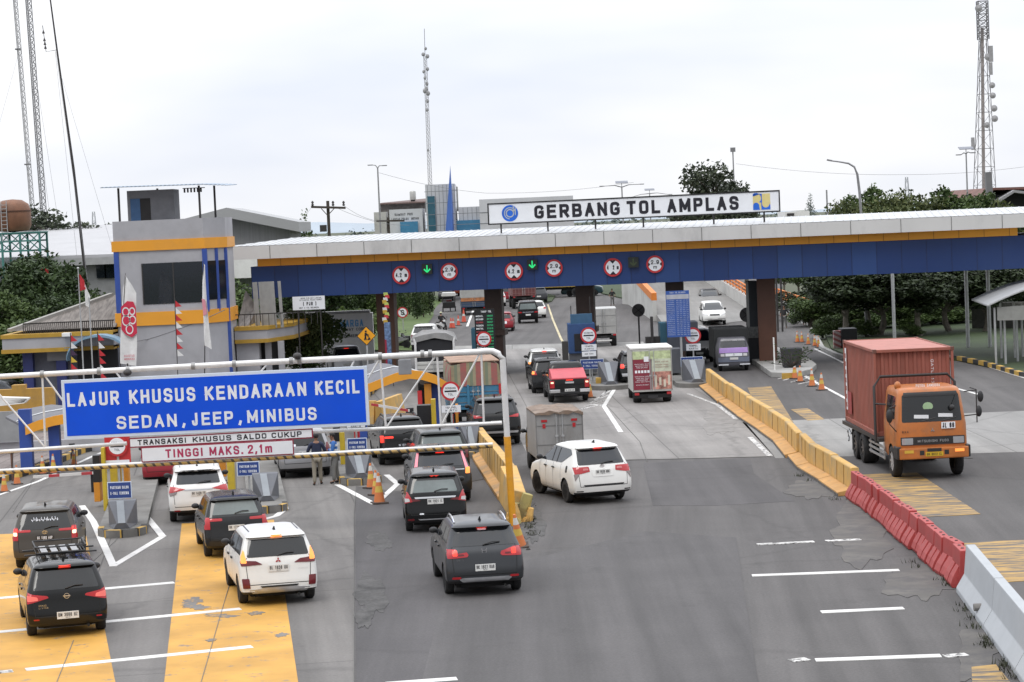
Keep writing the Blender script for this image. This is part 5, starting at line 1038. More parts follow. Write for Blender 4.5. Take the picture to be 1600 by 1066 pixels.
def paint(name,col,metal=.0,rough=.28,dirt=.25,dirtcol=None):return M('car paint '+name,col,rough,metal,var=.05,scale=1.5,coat=.3,spec=.3,dirt=dirt,dirtcol=dirtcol or tuple(c*.75+.02 for c in col))
def rrect(hw,y0,y1,rr,rf,n=6):
 """outline of a car at one height: rounded at the rear (y0) and front (y1); even point spacing along the sides"""
 pts=[];rr=min(rr,hw*.98);rf=min(rf,hw*.98)
 corner=lambda cx_,cy_,r,a0,ry:[Vector((cx_+r*math.cos(a0+math.pi/2*k/n),cy_+ry*math.sin(a0+math.pi/2*k/n)))for k in range(n+1)]
 side=12
 a=corner(hw-rf,y1-rf,rf,0,rf);b=corner(-hw+rf,y1-rf,rf,math.pi/2,rf);c=corner(-hw+rr,y0+rr*.55,rr,math.pi,rr*.55);d=corner(hw-rr,y0+rr*.55,rr,1.5*math.pi,rr*.55)
 def ln(p,q,m):return[p.lerp(q,(k+1)/(m+1))for k in range(m)]
 return a+ln(a[-1],b[0],3)+b+ln(b[-1],c[0],side)+c+ln(c[-1],d[0],5)+d+ln(d[-1],a[0],side)
def shell(levels,L_,top_rings=((.1,.025),(.3,.045))):
 """levels: (z, rear inset, front inset, half width, rear corner radius, front corner radius)"""
 rings=[[Vector((p.x,p.y,z))for p in rrect(hw,-L_/2+yr,L_/2-yf,rr,rf)]for z,yr,yf,hw,rr,rf in levels]
 z,yr,yf,hw,rr,rf=levels[-1]
 for ins,dz in top_rings:rings.append([Vector((p.x,p.y,z+dz))for p in rrect(hw-ins,-L_/2+yr+ins,L_/2-yf-ins,max(.05,rr-ins*.5),max(.05,rf-ins*.5))])
 mb=MB();mb.loft(rings);return mb
def fillet(pts,r,n=3):
 if not r:return pts
 out=[]
 for i,p in enumerate(pts):
  p=Vector(p);a,b=Vector(pts[i-1]),Vector(pts[(i+1)%len(pts)]);da,db=(a-p),(b-p);k=min(r,da.length*.45,db.length*.45)
  q0,q1=p+da.normalized()*k,p+db.normalized()*k
  for j in range(n+1):t=j/n;out.append((q0*(1-t)**2+p*2*t*(1-t)+q1*t*t))
 return out
class Body:
 def __init__(s,mb,name,mats,parent,wells=(),wr=.36,hw=.85,clad=None):
  me=mb.mesh('shell',mats);s.me0=me
  bm=bmesh.new();bm.from_mesh(me);s.bvh=BVHTree.FromBMesh(bm);bm.free()
  ob=bpy.data.objects.new(name,me);COL.objects.link(ob)
  if wells:
   cut=MB()
   for y,z in wells:
    for sg in(-1,1):cut.lathe([(wr,sg*(hw-.3)),(wr,sg*(hw+.25))],(0,y,z),22,'X')
   cme=cut.mesh('cutter',mats);co=bpy.data.objects.new('cutter',cme);COL.objects.link(co)
   md=ob.modifiers.new('wells','BOOLEAN');md.operation='DIFFERENCE';md.solver='EXACT';md.object=co
   dg=bpy.context.evaluated_depsgraph_get();nm=bpy.data.meshes.new_from_object(ob.evaluated_get(dg));ob.modifiers.clear();ob.data=nm
   bpy.data.objects.remove(co);bpy.data.meshes.remove(cme);bpy.data.meshes.remove(me);me=nm
   if len(me.polygons)<200:print('BOOLEAN FAIL',name)
  for p in me.polygons:
   c=p.center;mi=0
   if any((c.y-y)**2+(c.z-z)**2<(wr*1.02)**2 and abs(c.x)<hw-.01 and abs(p.normal.x)<.999 for y,z in wells):
    if(abs(c.x)<hw-.015):mi=1
   if p.normal.z<-.6:mi=1
   if clad and c.z<clad:mi=1
   p.material_index=mi
  me.shade_smooth();me.set_sharp_from_angle(angle=R(38));s.ob=ob;ob.parent=parent;s.parent=parent;PM[ob.name]=Matrix.Identity(4)
 def hit(s,axis,u,v):
  o,d={'rear':(Vector((u,-9,v)),Vector((0,1,0))),'front':(Vector((u,9,v)),Vector((0,-1,0))),'left':(Vector((-5,u,v)),Vector((1,0,0))),'right':(Vector((5,u,v)),Vector((-1,0,0))),'top':(Vector((u,v,5)),Vector((0,0,-1)))}[axis]
  h=s.bvh.ray_cast(o,d)
  return(h[0],h[1])if h[0]is not None else None
 def patch(s,name,axis,pts,mat,off=.006,r=.0,cuts=5,parent=None,t=.015,world=False):
  """a panel that follows the body: outline in side, rear or top view"""
  pts=fillet([Vector(p)for p in pts],r);bm=bmesh.new();vs=[bm.verts.new((p.x,p.y,0))for p in pts]
  f=bm.faces.new(vs);bmesh.ops.triangulate(bm,faces=[f])
  for _ in range(cuts):
   es=[e for e in bm.edges if e.calc_length()>.11]
   if not es:break
   bmesh.ops.subdivide_edges(bm,edges=es,cuts=1);bmesh.ops.triangulate(bm,faces=bm.faces)
  dirs={'rear':Vector((0,-1,0)),'front':Vector((0,1,0)),'left':Vector((-1,0,0)),'right':Vector((1,0,0)),'top':Vector((0,0,1))}[axis]
  last=None;bad=[]
  for v in bm.verts:
   u,w=v.co.x,v.co.y;h=s.hit(axis,u,w)
   if h is None:
    for k in(.97,.94,.9,.85):
     h=s.hit(axis,u*k if axis in('rear','front')else u,w)
     if h:break
   if h is None:bad.append(v);continue
   n=h[1]if h[1].dot(dirs)>0 else-h[1]
   v.co=h[0]+(n*.7+dirs*.3).normalized()*off
  if bad:bmesh.ops.delete(bm,geom=bad,context='VERTS')
  bmesh.ops.recalc_face_normals(bm,faces=bm.faces)
  if bm.faces and sum((f_.normal.dot(dirs)for f_ in bm.faces))<0:bmesh.ops.reverse_faces(bm,faces=bm.faces)
  be=[e for e in bm.edges if e.is_boundary];ex=bmesh.ops.extrude_edge_only(bm,edges=be)
  for v in[g_ for g_ in ex['geom']if isinstance(g_,bmesh.types.BMVert)]:v.co-=dirs*(off+t)
  me=bpy.data.meshes.new(name);bm.to_mesh(me);bm.free();me.materials.append(mat);me.shade_smooth();me.set_sharp_from_angle(angle=R(40))
  o=bpy.data.objects.new(name,me);COL.objects.link(o);o.parent=parent or s.parent;PM[o.name]=Matrix.Identity(4);return o
 def seam(s,axis,path,w=.012,mat=None,name='panel_gap',mb=None,off=.004):
  own=mb is None;mb=mb or MB();q=[]
  for i in range(len(path)-1):
   a,b=Vector(path[i]),Vector(path[i+1]);n=max(1,int((b-a).length/.09))
   for k in range(n+(i==len(path)-2)):q.append(a.lerp(b,k/n))
  hs=[]
  for p in q:
   h=s.hit(axis,p.x,p.y)
   if h:hs.append(h)
  for i in range(len(hs)-1):
   (a,na),(b,nb)=hs[i],hs[i+1]
   if(b-a).length>.3 or(b-a).length<1e-4:continue
   d=(b-a).normalized();n=(na+nb).normalized();sd=d.cross(n).normalized()*w/2;o_=n*off
   mb.add([a-sd+o_,a+sd+o_,b+sd+o_,b-sd+o_],[(0,1,2,3)])
  if own and mb.v:return mb.build(name,mat or m_seam,s.parent,world=False,fix=False)
def lbox(name,m,par,x0,x1,y0,y1,z0,z1,bevel=0.):mb=MB();mb.box(x0,x1,y0,y1,z0,z1);return mb.build(name,m,par,world=False,bevel=bevel)
def both(pts):return pts,[(-x,z)for x,z in pts][::-1]
def wheel(parent,x,y,r,w,rimm,spokes=5,steer=0.):
 sg=1 if x>0 else-1;T=Matrix.Translation((x,y,r))@Matrix.Rotation(steer,4,'Z')
 mb=MB();mb.lathe([(r*.62,-w/2),(r*.9,-w/2),(r*.98,-w*.38),(r,-w*.25),(r,w*.25),(r*.98,w*.38),(r*.9,w/2),(r*.62,w/2),(r*.62,-w/2)],(0,0,0),26,'X',T=T)
 wh=mb.build('wheel',m_tyre,parent,smooth=40,world=False)
 mb=MB();mb.lathe([(.001,w*.18*sg),(r*.6,w*.18*sg)],(0,0,0),22,'X',T=T,mi=1)
 mb.lathe([(r*.56,w*.2*sg),(r*.64,w*.46*sg),(r*.66,w*.46*sg),(r*.63,w*.1*sg)],(0,0,0),22,'X',T=T)
 for k in range(spokes):
  a=2*math.pi*k/spokes;c=Vector((w*.36*sg,math.cos(a)*r*.1,math.sin(a)*r*.1));e=Vector((w*.4*sg,math.cos(a)*r*.6,math.sin(a)*r*.6));mb.bar(T@c,T@e,r*.13,w*.12,up=(1,0,0))
 mb.lathe([(.001,w*.44*sg),(r*.14,w*.42*sg),(r*.16,w*.25*sg)],(0,0,0),12,'X',T=T)
 mb.build('rim',[rimm,m_trim],wh,world=False,smooth=40);return wh
def emblem(body,style,u,v,s=.07,axis='rear',mat=None):
 h=body.hit(axis,u,v)
 if not h:return
 sy=-1 if axis=='rear' else 1;c=h[0]+Vector((0,.012*sy,0));f=lambda x,z:c+Vector((x*s,0,z*s));mb=MB();th=Vector((0,.01*sy,0))
 def rg(cx_,cz_,rx,rz,w,n=18):
  for k in range(n):
   a,b=2*math.pi*k/n,2*math.pi*(k+1)/n;mb.extrude([f(cx_+rx*math.cos(a),cz_+rz*math.sin(a)),f(cx_+rx*math.cos(b),cz_+rz*math.sin(b)),f(cx_+(rx-w)*math.cos(b),cz_+(rz-w)*math.sin(b)),f(cx_+(rx-w)*math.cos(a),cz_+(rz-w)*math.sin(a))],th)
 if style=='ovals':rg(0,0,1,.68,.14);rg(0,.02,.38,.62,.12);rg(0,.3,.7,.3,.12)
 elif style=='diamonds':
  for a in(90,210,330):dv=Vector((math.cos(R(a)),math.sin(R(a))));pv=Vector((-dv.y,dv.x));mb.extrude([f(0,0),f(*(dv*.5+pv*.3)),f(*(dv*1.0)),f(*(dv*.5-pv*.3))],th)
 elif style=='ring_bar':rg(0,0,.85,.85,.16);mb.extrude([f(-1.1,-.16),f(1.1,-.16),f(1.1,.16),f(-1.1,.16)],th)
 elif style=='letter_h':
  for sg in(-1,1):mb.extrude([f(sg*.5,-.85),f(sg*.75,-.85),f(sg*.9,.85),f(sg*.62,.85)],th)
  mb.extrude([f(-.55,-.1),f(.55,-.1),f(.6,.14),f(-.6,.14)],th)
 elif style=='letter_s':letters(mb,'S',c,Vector((1,0,0)),Z,s*1.7,s*1.8,.03)
 mb.build('emblem',mat or m_chrome,body.parent,world=False)
def plate_on(body,text,u,v,w=.42,h=.14,m=None,lm=None,axis='rear',depth=.03):
 hit=body.hit(axis,u,v);sy=-1 if axis=='rear' else 1
 if not hit:return
 c=hit[0]+Vector((0,sy*depth,0));xd=Vector((1,0,0))*(1 if axis=='rear' else-1)
 mb=MB();plate(mb,c+Vector((0,-sy*.02,0)),xd,Z,w,h,.02);pl=mb.build('licence_plate',m or m_platew,body.parent,world=False)
 if text:
  mb=MB();letters(mb,text,c+Vector((0,sy*.003,h*.1)),xd,Z,w*.88,h*.5,.0);letters(mb,'09.27',c+Vector((0,sy*.003,-h*.32)),xd,Z,w*.22,h*.16,.0)
  mb.build('lettering',lm or m_lblack,pl,world=False)
def mirror(parent,x,y,z,m,s=1.):
 sg=1 if x>0 else-1;mb=MB();mb.ball((x+sg*.07*s,y,z),.105*s,12,8,(1.0,.55,.72));mb.bar((x-sg*.06,y+.03,z-.05),(x+sg*.06,y+.02,z-.03),.06)
 return mb.build('side_mirror',m,parent,smooth=50,world=False)
PLAN={'mpv':[(.29,.10,.16,.93,.3,.4),(.36,.02,.05,.98,.24,.4),(.5,.0,.0,.995,.22,.42),(.62,.02,.0,1.0,.2,.45),(.76,.05,.05,1.0,.2,.5),(.88,.07,.16,.995,.2,.5),(.97,.08,.5,.985,.2,.45),(1.05,.1,.98,.965,.22,.35),(1.2,.17,1.25,.915,.22,.3),(1.36,.25,1.52,.86,.2,.28),(1.5,.32,1.78,.805,.2,.26),(1.555,.35,1.9,.78,.2,.26),(1.575,.25,1.96,.77,.22,.26),(1.61,.27,2.08,.745,.22,.28),(1.635,.33,2.2,.7,.2,.28)],'mpvr':[(.29,.12,.16,.93,.32,.4),(.36,.03,.05,.98,.28,.42),(.5,.0,.0,.995,.26,.44),(.62,.01,.0,1.0,.26,.46),(.76,.04,.05,1.0,.26,.5),(.88,.07,.16,.995,.28,.5),(.97,.1,.5,.98,.3,.45),(1.05,.13,.98,.955,.3,.35),(1.2,.24,1.3,.89,.3,.3),(1.36,.37,1.6,.825,.28,.28),(1.5,.48,1.88,.765,.26,.26),(1.555,.52,2.0,.74,.26,.26),(1.575,.4,2.06,.73,.28,.26),(1.61,.43,2.2,.7,.28,.28),(1.635,.52,2.36,.65,.26,.28)],'suv':[(.32,.12,.16,.93,.3,.4),(.4,.03,.05,.985,.24,.42),(.57,.0,.0,1.0,.24,.44),(.7,.03,.0,1.0,.22,.45),(.85,.07,.05,1.0,.24,.5),(.97,.1,.18,.985,.26,.5),(1.05,.13,.7,.97,.28,.42),(1.1,.17,1.08,.95,.3,.35),(1.25,.3,1.32,.89,.3,.3),(1.42,.45,1.62,.82,.28,.28),(1.54,.54,1.86,.775,.26,.26),(1.565,.42,1.92,.765,.26,.26),(1.6,.45,2.05,.735,.26,.28),(1.625,.52,2.18,.69,.24,.28)],'hatch':[(.26,.12,.16,.93,.3,.4),(.33,.03,.05,.98,.26,.42),(.45,.0,.0,.995,.26,.44),(.6,.02,.0,1.0,.26,.45),(.74,.06,.06,1.0,.26,.5),(.86,.1,.2,.99,.28,.5),(.95,.14,.62,.975,.3,.42),(1.01,.19,1.0,.95,.32,.35),(1.15,.3,1.24,.89,.3,.3),(1.3,.42,1.5,.83,.28,.28),(1.42,.5,1.74,.78,.26,.26),(1.47,.42,1.84,.76,.26,.26),(1.5,.45,1.96,.73,.26,.28),(1.525,.52,2.1,.69,.24,.28)],'sedan':[(.26,.12,.16,.93,.3,.4),(.33,.03,.05,.98,.26,.42),(.45,.0,.0,.995,.26,.44),(.62,.02,.0,1.0,.28,.45),(.76,.05,.08,1.0,.3,.5),(.87,.1,.3,.99,.3,.5),(.96,.3,.85,.96,.32,.4),(1.05,.75,1.15,.92,.32,.35),(1.2,.98,1.42,.85,.3,.3),(1.33,1.2,1.72,.78,.28,.28),(1.4,1.35,1.95,.73,.26,.28),(1.43,1.5,2.1,.68,.24,.28)],'van':[(.3,.08,.1,.94,.16,.3),(.38,.02,.03,.98,.14,.3),(.55,.0,.0,.995,.12,.32),(.75,.01,.02,1.0,.12,.32),(.95,.02,.1,1.0,.12,.32),(1.08,.03,.3,.985,.12,.3),(1.25,.05,.45,.95,.12,.28),(1.45,.08,.62,.9,.12,.26),(1.62,.12,.8,.85,.12,.25),(1.7,.14,.9,.82,.12,.25),(1.75,.18,1.0,.78,.12,.25)],}
def car(name,label,rear_px,head,pm,plan='mpv',L_=4.4,W_=1.72,H_=1.66,wb=2.7,ro=.85,wr=.31,rimm=None,clad=None,glass=None,rearwin=None,cat='car',lamps=(),text=None,platev=.78,platew=.42,pmat=None,plm=None,emb=None,embv=None,embm=None,extras=None,spokes=5,steer=0.,dlo=None,at_front=False,group='vehicles at the toll gate',antenna=True,lit3=False,front=None,detail=True,plated=.03):
 """rear_px: photo pixel of the ground under the middle of the rear bumper (front bumper when at_front)"""
 p=P(*rear_px);fw=Vector((-math.sin(head),math.cos(head),0));c=p+fw*((L_/2-ro)if not at_front else-(ro+wb-L_/2))
 t=thing(name,label,cat,c,head,group);base=PLAN[plan];hw=W_/2;zmax=base[-1][0]+.045;zs=H_/zmax
 lv=[(z*zs,yr,yf*(L_/4.4),k*hw,rr,rf)for z,yr,yf,k,rr,rf in base]
 ry=-L_/2+ro;fy=ry+wb
 b=Body(shell(lv,L_),'body',[pm,m_trim],t,((ry,wr),(fy,wr)),wr*1.17,hw,clad)
 for y,st in((ry,0),(fy,steer)):
  for sg in(-1,1):wheel(t,sg*(hw-.115),y,wr,.2,rimm or m_rim,spokes,st)
 gl=glass or m_cglass
 lvl=lambda z:max([l for l in lv if l[0]<=z+1e-6]or[lv[0]],key=lambda l:l[0])
 zb={'mpv':1.05,'mpvr':1.05,'suv':1.1,'hatch':1.02,'sedan':1.0,'van':1.1}[plan]*zs;ztp=lv[-4 if plan in('mpv','mpvr','suv','hatch')else-3][0]-.03
 if plan=='sedan':ztp=lv[-3][0];zb=lv[7][0]+.0
 def hwz(z):
  for i in range(len(lv)-1):
   if lv[i][0]<=z<=lv[i+1][0]:k=(z-lv[i][0])/(lv[i+1][0]-lv[i][0]);return lv[i][3]*(1-k)+lv[i+1][3]*k
  return lv[-1][3]
 def insf(z,j):
  for i in range(len(lv)-1):
   if lv[i][0]<=z<=lv[i+1][0]:k=(z-lv[i][0])/(lv[i+1][0]-lv[i][0]);return lv[i][j]*(1-k)+lv[i+1][j]*k
  return lv[-1][j]
 rw=rearwin or(.86,zb+.04,.84,ztp-.02)
 b.patch('rear_window','rear',[(-hwz(rw[1])*rw[0],rw[1]),(hwz(rw[1])*rw[0],rw[1]),(hwz(rw[3])*rw[2],rw[3]),(-hwz(rw[3])*rw[2],rw[3])],gl,r=.05)
 zw1=lv[-2][0]-.03
 b.patch('windscreen','front',[(-hwz(zb)*.84,zb+.03),(hwz(zb)*.84,zb+.03),(hwz(zw1)*.82,zw1),(-hwz(zw1)*.82,zw1)],m_cglass,r=.05)
 y0b,y0t=-L_/2+insf(zb+.08,1)+.36,-L_/2+insf(ztp,1)+.38
 y1b,y1t=L_/2-insf(zb+.05,2)-.02,L_/2-insf(ztp,2)-.06
 dl=dlo or[(y0b,zb+.1),(y0t,ztp-.02),(y1t,ztp-.02),(y1b,zb+.05)]
 for side in('left','right'):
  b.patch('side_window',side,dl,m_cglass,r=.06,off=.005)
  if detail:
   mb=MB();span=dl[3][0]-dl[0][0]
   for k in(.36,.7):yb_=dl[0][0]+span*k;b.seam(side,[(yb_,zb+.06),(yb_-.06,ztp-.02)],.06,mb=mb,off=.011)
   mb.build('door_pillar',m_trim,t,world=False,fix=False)
   mb=MB()
   for k in(.02,.38,.72,1.0):yb_=fy-.42-(fy-ry-.72)*(1-k)if k else ry+.3;yb_=ry+.34+(fy-ry-.72)*k;b.seam(side,[(yb_,.32),(yb_-.02,zb+.05)],.012,mb=mb)
   b.seam(side,[(ry+.36,.34),(fy-.4,.34)],.012,mb=mb);mb.build('door_gap',m_seam,t,world=False,fix=False)
   for k in(.42,.78):
    yy=ry+.2+(fy-ry-.72)*k;h=b.hit(side,yy,zb-.11)
    if h:mb=MB();q=h[0]+h[1]*.025;mb.box(q.x-.018,q.x+.018,yy-.1,yy+.08,q.z-.022,q.z+.022);mb.build('door_handle',m_trim if 'white' in pm.name else pm,t,world=False,bevel=.008)
 for sg in(-1,1):mirror(t,sg*hwz(zb+.05)*.99,L_/2-insf(zb+.06,2)-.22,zb+.1,m_trim)
 if detail:
  mb=MB();z_=.62*zs
  b.seam('rear',[(-hw*.8,z_-.1),(-hw*.84,rw[1]-.06),(-hw*.8,rw[1])],.014,mb=mb);b.seam('rear',[(hw*.8,z_-.1),(hw*.84,rw[1]-.06),(hw*.8,rw[1])],.014,mb=mb);b.seam('rear',[(-hw*.8,z_-.1),(hw*.8,z_-.1)],.016,mb=mb);mb.build('tailgate_gap',m_seam,t,world=False,fix=False)
  mb=MB();h0,h1=b.hit('rear',0,rw[1]+.02),b.hit('rear',hw*.42,rw[1]+.07);
  if h0 and h1:mb.tube([h0[0]+Vector((-.02,-.03,0)),h0[0].lerp(h1[0],.5)+Vector((0,-.035,.03)),h1[0]+Vector((0,-.03,0))],.014,6);mb.build('rear_wiper',m_trim,t,world=False)
  if antenna:h=b.hit('top',0,-L_/2+insf(ztp,1)+.35);mb=MB();q=h[0];mb.loft([[q+Vector((-.03,-.06,0)),q+Vector((.03,-.06,0)),q+Vector((.03,.1,0)),q+Vector((-.03,.1,0))],[q+Vector((-.01,-.08,.09)),q+Vector((.01,-.08,.09)),q+Vector((.01,-.03,.08)),q+Vector((-.01,-.03,.08))]]);mb.build('aerial_fin',m_trim,t,world=False)
  lbox('underbody',m_under,t,-hw*.72,hw*.72,-L_/2+.35,L_/2-.4,.2,.31*zs)  # black box added below the floor to darken the gap under the car
  mb=MB();mb.box(-hw*.6,hw*.6,-L_/2+.3,-L_/2+.9,.2,.3);mb.tube([(hw*.5,-L_/2+.02,.24),(hw*.5,-L_/2+.4,.25)],.03,8);mb.build('exhaust',m_under,t,world=False)
 for nm,pts,m,*rest in lamps:
  for pp in both(pts)if(rest[0]if rest else True)else[pts]:b.patch(nm,rest[1]if len(rest)>1 else 'rear',pp,m,off=rest[2]if len(rest)>2 else .012,r=rest[3]if len(rest)>3 else .02)
 if lit3 is not False:zz=ztp+.02 if lit3 is True else lit3;b.patch('high_brake_lamp','rear',[(-.13,zz-.018),(.13,zz-.018),(.13,zz+.022),(-.13,zz+.022)],m_lit_r,off=.014)
 if platev:plate_on(b,text,0,platev,platew,platew*.33,pmat,plm,depth=plated)
 if emb:emblem(b,emb,0,embv or zb-.09,mat=embm)
 if front:front(b,t,lv,hw,L_,zs)
 if extras:extras(b,t,lv,hw,L_,zs)
 return t,b
def rails(m=None,x=.76,y0=.75,y1=2.5,h=.05):
 def f(b,t,lv,hw,L_,zs):
  for sg in(-1,1):
   q=[]
   for k in range(9):
    y=-L_/2+y0+(y1-y0)*k/8;hh=b.hit('top',sg*lv[-1][3]*.97,y);q.append(hh[0]+Vector((0,0,.005+h*min(1,4*min(k,8-k)/8))))
   mb=MB();mb.tube(q,.022,6);mb.build('roof_rail',m or m_silver,t,world=False,smooth=50)
 return f
p_white,p_black=paint('white',(.74,.74,.72),.0,.3,.1,(.62,.6,.57)),paint('black',(.006,.0065,.007),.0,.2,.1,(.018,.017,.016))
p_brown,p_grey,p_dgrey=paint('brown grey',(.07,.064,.057),.3,.3),paint('gunmetal',(.042,.045,.05),.3,.28),paint('dark grey',(.02,.021,.023),.2,.26,.25,(.05,.047,.044))
p_green,p_silver,p_red=paint('green black',(.016,.02,.019),.2),paint('silver',(.34,.34,.35),.6,.3),paint('red',(.27,.02,.03),.2)
H7=R(7)
car('minivan','brown grey minivan with pale lettering across its rear window beside the leftmost island',(76,884),R(7),p_brown,'mpv',4.1,1.66,1.6,2.53,.75,.29,m_rimd,glass=m_cglass,lit3=False,lamps=[('tail_lamp',[(.36,.985),(.8,.985),(.8,1.05),(.36,1.04)],m_lamp),('tail_lamp',[(.68,.78),(.82,.78),(.82,1.1),(.68,1.1)],m_lamp,True,'rear',.018),('lit_lamp',[(.7,.9),(.79,.9),(.79,.985),(.7,.985)],m_lit_w,True,'rear',.026,.02),('lit_lamp',[(.69,.99),(.8,.99),(.8,1.07),(.69,1.07)],m_lit_r,True,'rear',.024,.02)],text='BK 1500 AUP',platev=.82,platew=.44,pmat=m_platek,plm=m_ltr,emb='ovals',embv=.97,extras=lambda b,t,lv,hw,L_,zs:[b.seam('rear',[(-.34+.68*k/15+.02*((k*7)%3),1.29+.05*((k*5)%2)),(-.34+.68*k/15+.03,1.25+.03*(k%3)),(-.34+.68*(k+.8)/15,1.24+.03*((k*3)%2)),(-.34+.68*(k+1.1)/15,1.28)],.013,m_ltr,'window_lettering',None,.012)for k in range(15)])
def basket(b,t,lv,hw,L_,zs):
 zt_=b.hit('top',0,-L_/2+1.4)[0].z+.1;y0,y1=-L_/2+1.15,-L_/2+2.3
 mb=MB()
 for z,e in((zt_,0),(zt_+.13,.02)):
  q=[Vector((x,y,z))for x,y in((-.52-e,y0-e),(.52+e,y0-e),(.52+e,y1),(-.52-e,y1))]
  for i in range(4):mb.tube([q[i],q[(i+1)%4]],.018,6)
 for k in range(7):x=-.45+.15*k;mb.tube([(x,y0,zt_),(x,y1,zt_)],.012,5)
 for k in range(5):y=y0+(y1-y0)*k/4;mb.tube([(-.52,y,zt_),(-.54,y,zt_+.13)],.012,5);mb.tube([(.52,y,zt_),(.54,y,zt_+.13)],.012,5)
 for y in(y0+.2,y1-.15):mb.bar((-.78,y,zt_-.05),(.78,y,zt_-.05),.06,.03)
 mb.build('roof_basket',m_trim,t,world=False)
 mb=MB()
 for k in range(4):mb.box(-.42+.22*k,-.28+.22*k,y0+.05,y1-.05,zt_+.012,zt_+.02)
 mb.build('basket_slats',M('pale slat',(.3,.3,.31),.5),t,world=False)
 for k in range(6):b.seam('left',[(-1.2+.22*k,.92+.03*(k%2)),(-1.05+.22*k,.99-.04*(k%3))],.03,m_silver,'side_lettering',None,.008)
 mb=MB();letters(mb,'GRAND',b.hit('rear',-.52,.7)[0]+Vector((0,-.012,.03)),X,Z,.16,.035,-.03);letters(mb,'LIVINA',b.hit('rear',-.5,.66)[0]+Vector((0,-.012,.02)),X,Z,.2,.035,-.03);mb.build('badge_lettering',m_chrome,t,world=False)
car('hatchback','black hatchback with a roof basket and pale lettering on its side at bottom left',(104,988),R(15),p_black,'mpv',4.2,1.7,1.6,2.6,.75,.31,m_rimd,text='BM 3060 UZ',platev=.5,platew=.46,emb='ring_bar',embv=.9,lit3=1.505,lamps=[('tail_lamp',[(.38,.88),(.83,.77),(.83,1.02),(.72,.97),(.4,.92)],m_lamp),('lamp_lens',[(.6,.84),(.82,.82),(.82,.95),(.62,.91)],M('lit pink lens',(.75,.16,.14),.2,emit=.25),True,'rear',.018),('reflector',[(.6,.42),(.72,.42),(.72,.45),(.6,.45)],m_lamp)],extras=basket)
car('crossover','white crossover with dark lower bumper in front of the second crash block',(312,812),R(9),p_white,'suv',4.3,1.77,1.6,2.61,.75,.33,m_rim,clad=.44,text='BK 1428 FP',platev=.86,platew=.44,rearwin=(.8,1.13,.84,1.46),lamps=[('tail_lamp',[(.38,.99),(.86,.9),(.88,1.08),(.7,1.07)],m_lamp),('clear_lamp',[(.66,.86),(.84,.8),(.87,.9),(.62,.94)],M('smoked lens',(.25,.22,.22),.2),True,'rear',.014),('chrome_strip',[(-.42,.955),(.42,.955),(.42,.985),(-.42,.985)],m_silver,False),('reflector',[(.56,.36),(.74,.36),(.74,.4),(.56,.4)],m_lamp),('window_header',[(-.58,1.47),(.58,1.47),(.5,1.52),(-.5,1.52)],m_trim,False,'rear',.016)],extras=lambda b,t,lv,hw,L_,zs:[b.seam('top',[(sg*.5,-1.4),(sg*.52,-.6)],.02,m_trim,'roof_strip')for sg in(-1,1)])
car('minivan','dark dusty minivan between the white crossover and the white minivan with sweeping lamps',(368,866),R(12),p_dgrey,'mpv',4.1,1.66,1.61,2.53,.75,.29,m_rimd,glass=m_cglassl,rearwin=(.8,1.14,.76,1.46),text='BK 1724 VY',platev=.8,lamps=[('tail_lamp',[(.36,.985),(.8,.985),(.8,1.06),(.36,1.05)],m_lamp),('tail_lamp',[(.68,.78),(.82,.78),(.82,1.08),(.68,1.08)],m_lamp,True,'rear',.018),('window_surround',[(-.71,1.08),(.71,1.08),(.62,1.55),(-.62,1.55)],m_cglass,False,'rear',.003,.04)])
def xp(b,t,lv,hw,L_,zs):
 for sg in(-1,1):
  b.seam('top',[(sg*.56,-1.45),(sg*.57,.2)],.03,m_trim,'roof_strip')
 mb=MB();letters(mb,'XPANDER',b.hit('rear',.55,.82)[0]+Vector((0,-.012,0)),X,Z,.22,.03,-.04);mb.build('badge_lettering',m_silver,t,world=False)
car('minivan','white minivan with sweeping dark red lamps and a red emblem on the yellow lane',(432,938),R(12.5),p_white,'mpv',4.48,1.76,1.66,2.775,.82,.32,m_rimd,text='BL 1636 UU',platev=.86,platew=.46,emb='diamonds',embv=1.03,embm=m_lamp,rearwin=(.86,1.12,.9,1.5),lamps=[('tail_lamp',[(.36,.96),(.84,.94),(.86,1.12),(.74,1.06),(.5,1.04)],m_lampd),('lit_lamp',[(.71,1.0),(.84,1.0),(.8,1.26),(.755,1.28)],m_lit_o,True,'rear',.02,.03),('bumper_lamp',[(.66,.44),(.82,.44),(.84,.66),(.68,.66)],m_lampd,True,'rear',.016),('skid_plate',[(-.6,.31),(.6,.31),(.7,.4),(.42,.42),(.36,.45),(-.36,.45),(-.42,.42),(-.7,.4)],m_silver,False,'rear',.012),('dark_slot',[(-.4,.44),(.4,.44),(.44,.48),(-.44,.48)],m_trim,False,'rear',.018),('high_brake_lamp',[(-.13,1.545),(.13,1.545),(.12,1.585),(-.12,1.585)],m_lit_o,False,'rear',.02,.01)],extras=xp)
car('hatchback','dark red car mostly hidden behind the white crossover under the striped bar',(262,755),R(9),p_red,'hatch',3.9,1.68,1.48,2.5,.7,.29,m_rim,text=None,platev=.8,lamps=[('tail_lamp',[(.6,.75),(.82,.75),(.82,.98),(.66,.98)],m_lampd)],clad=.34)
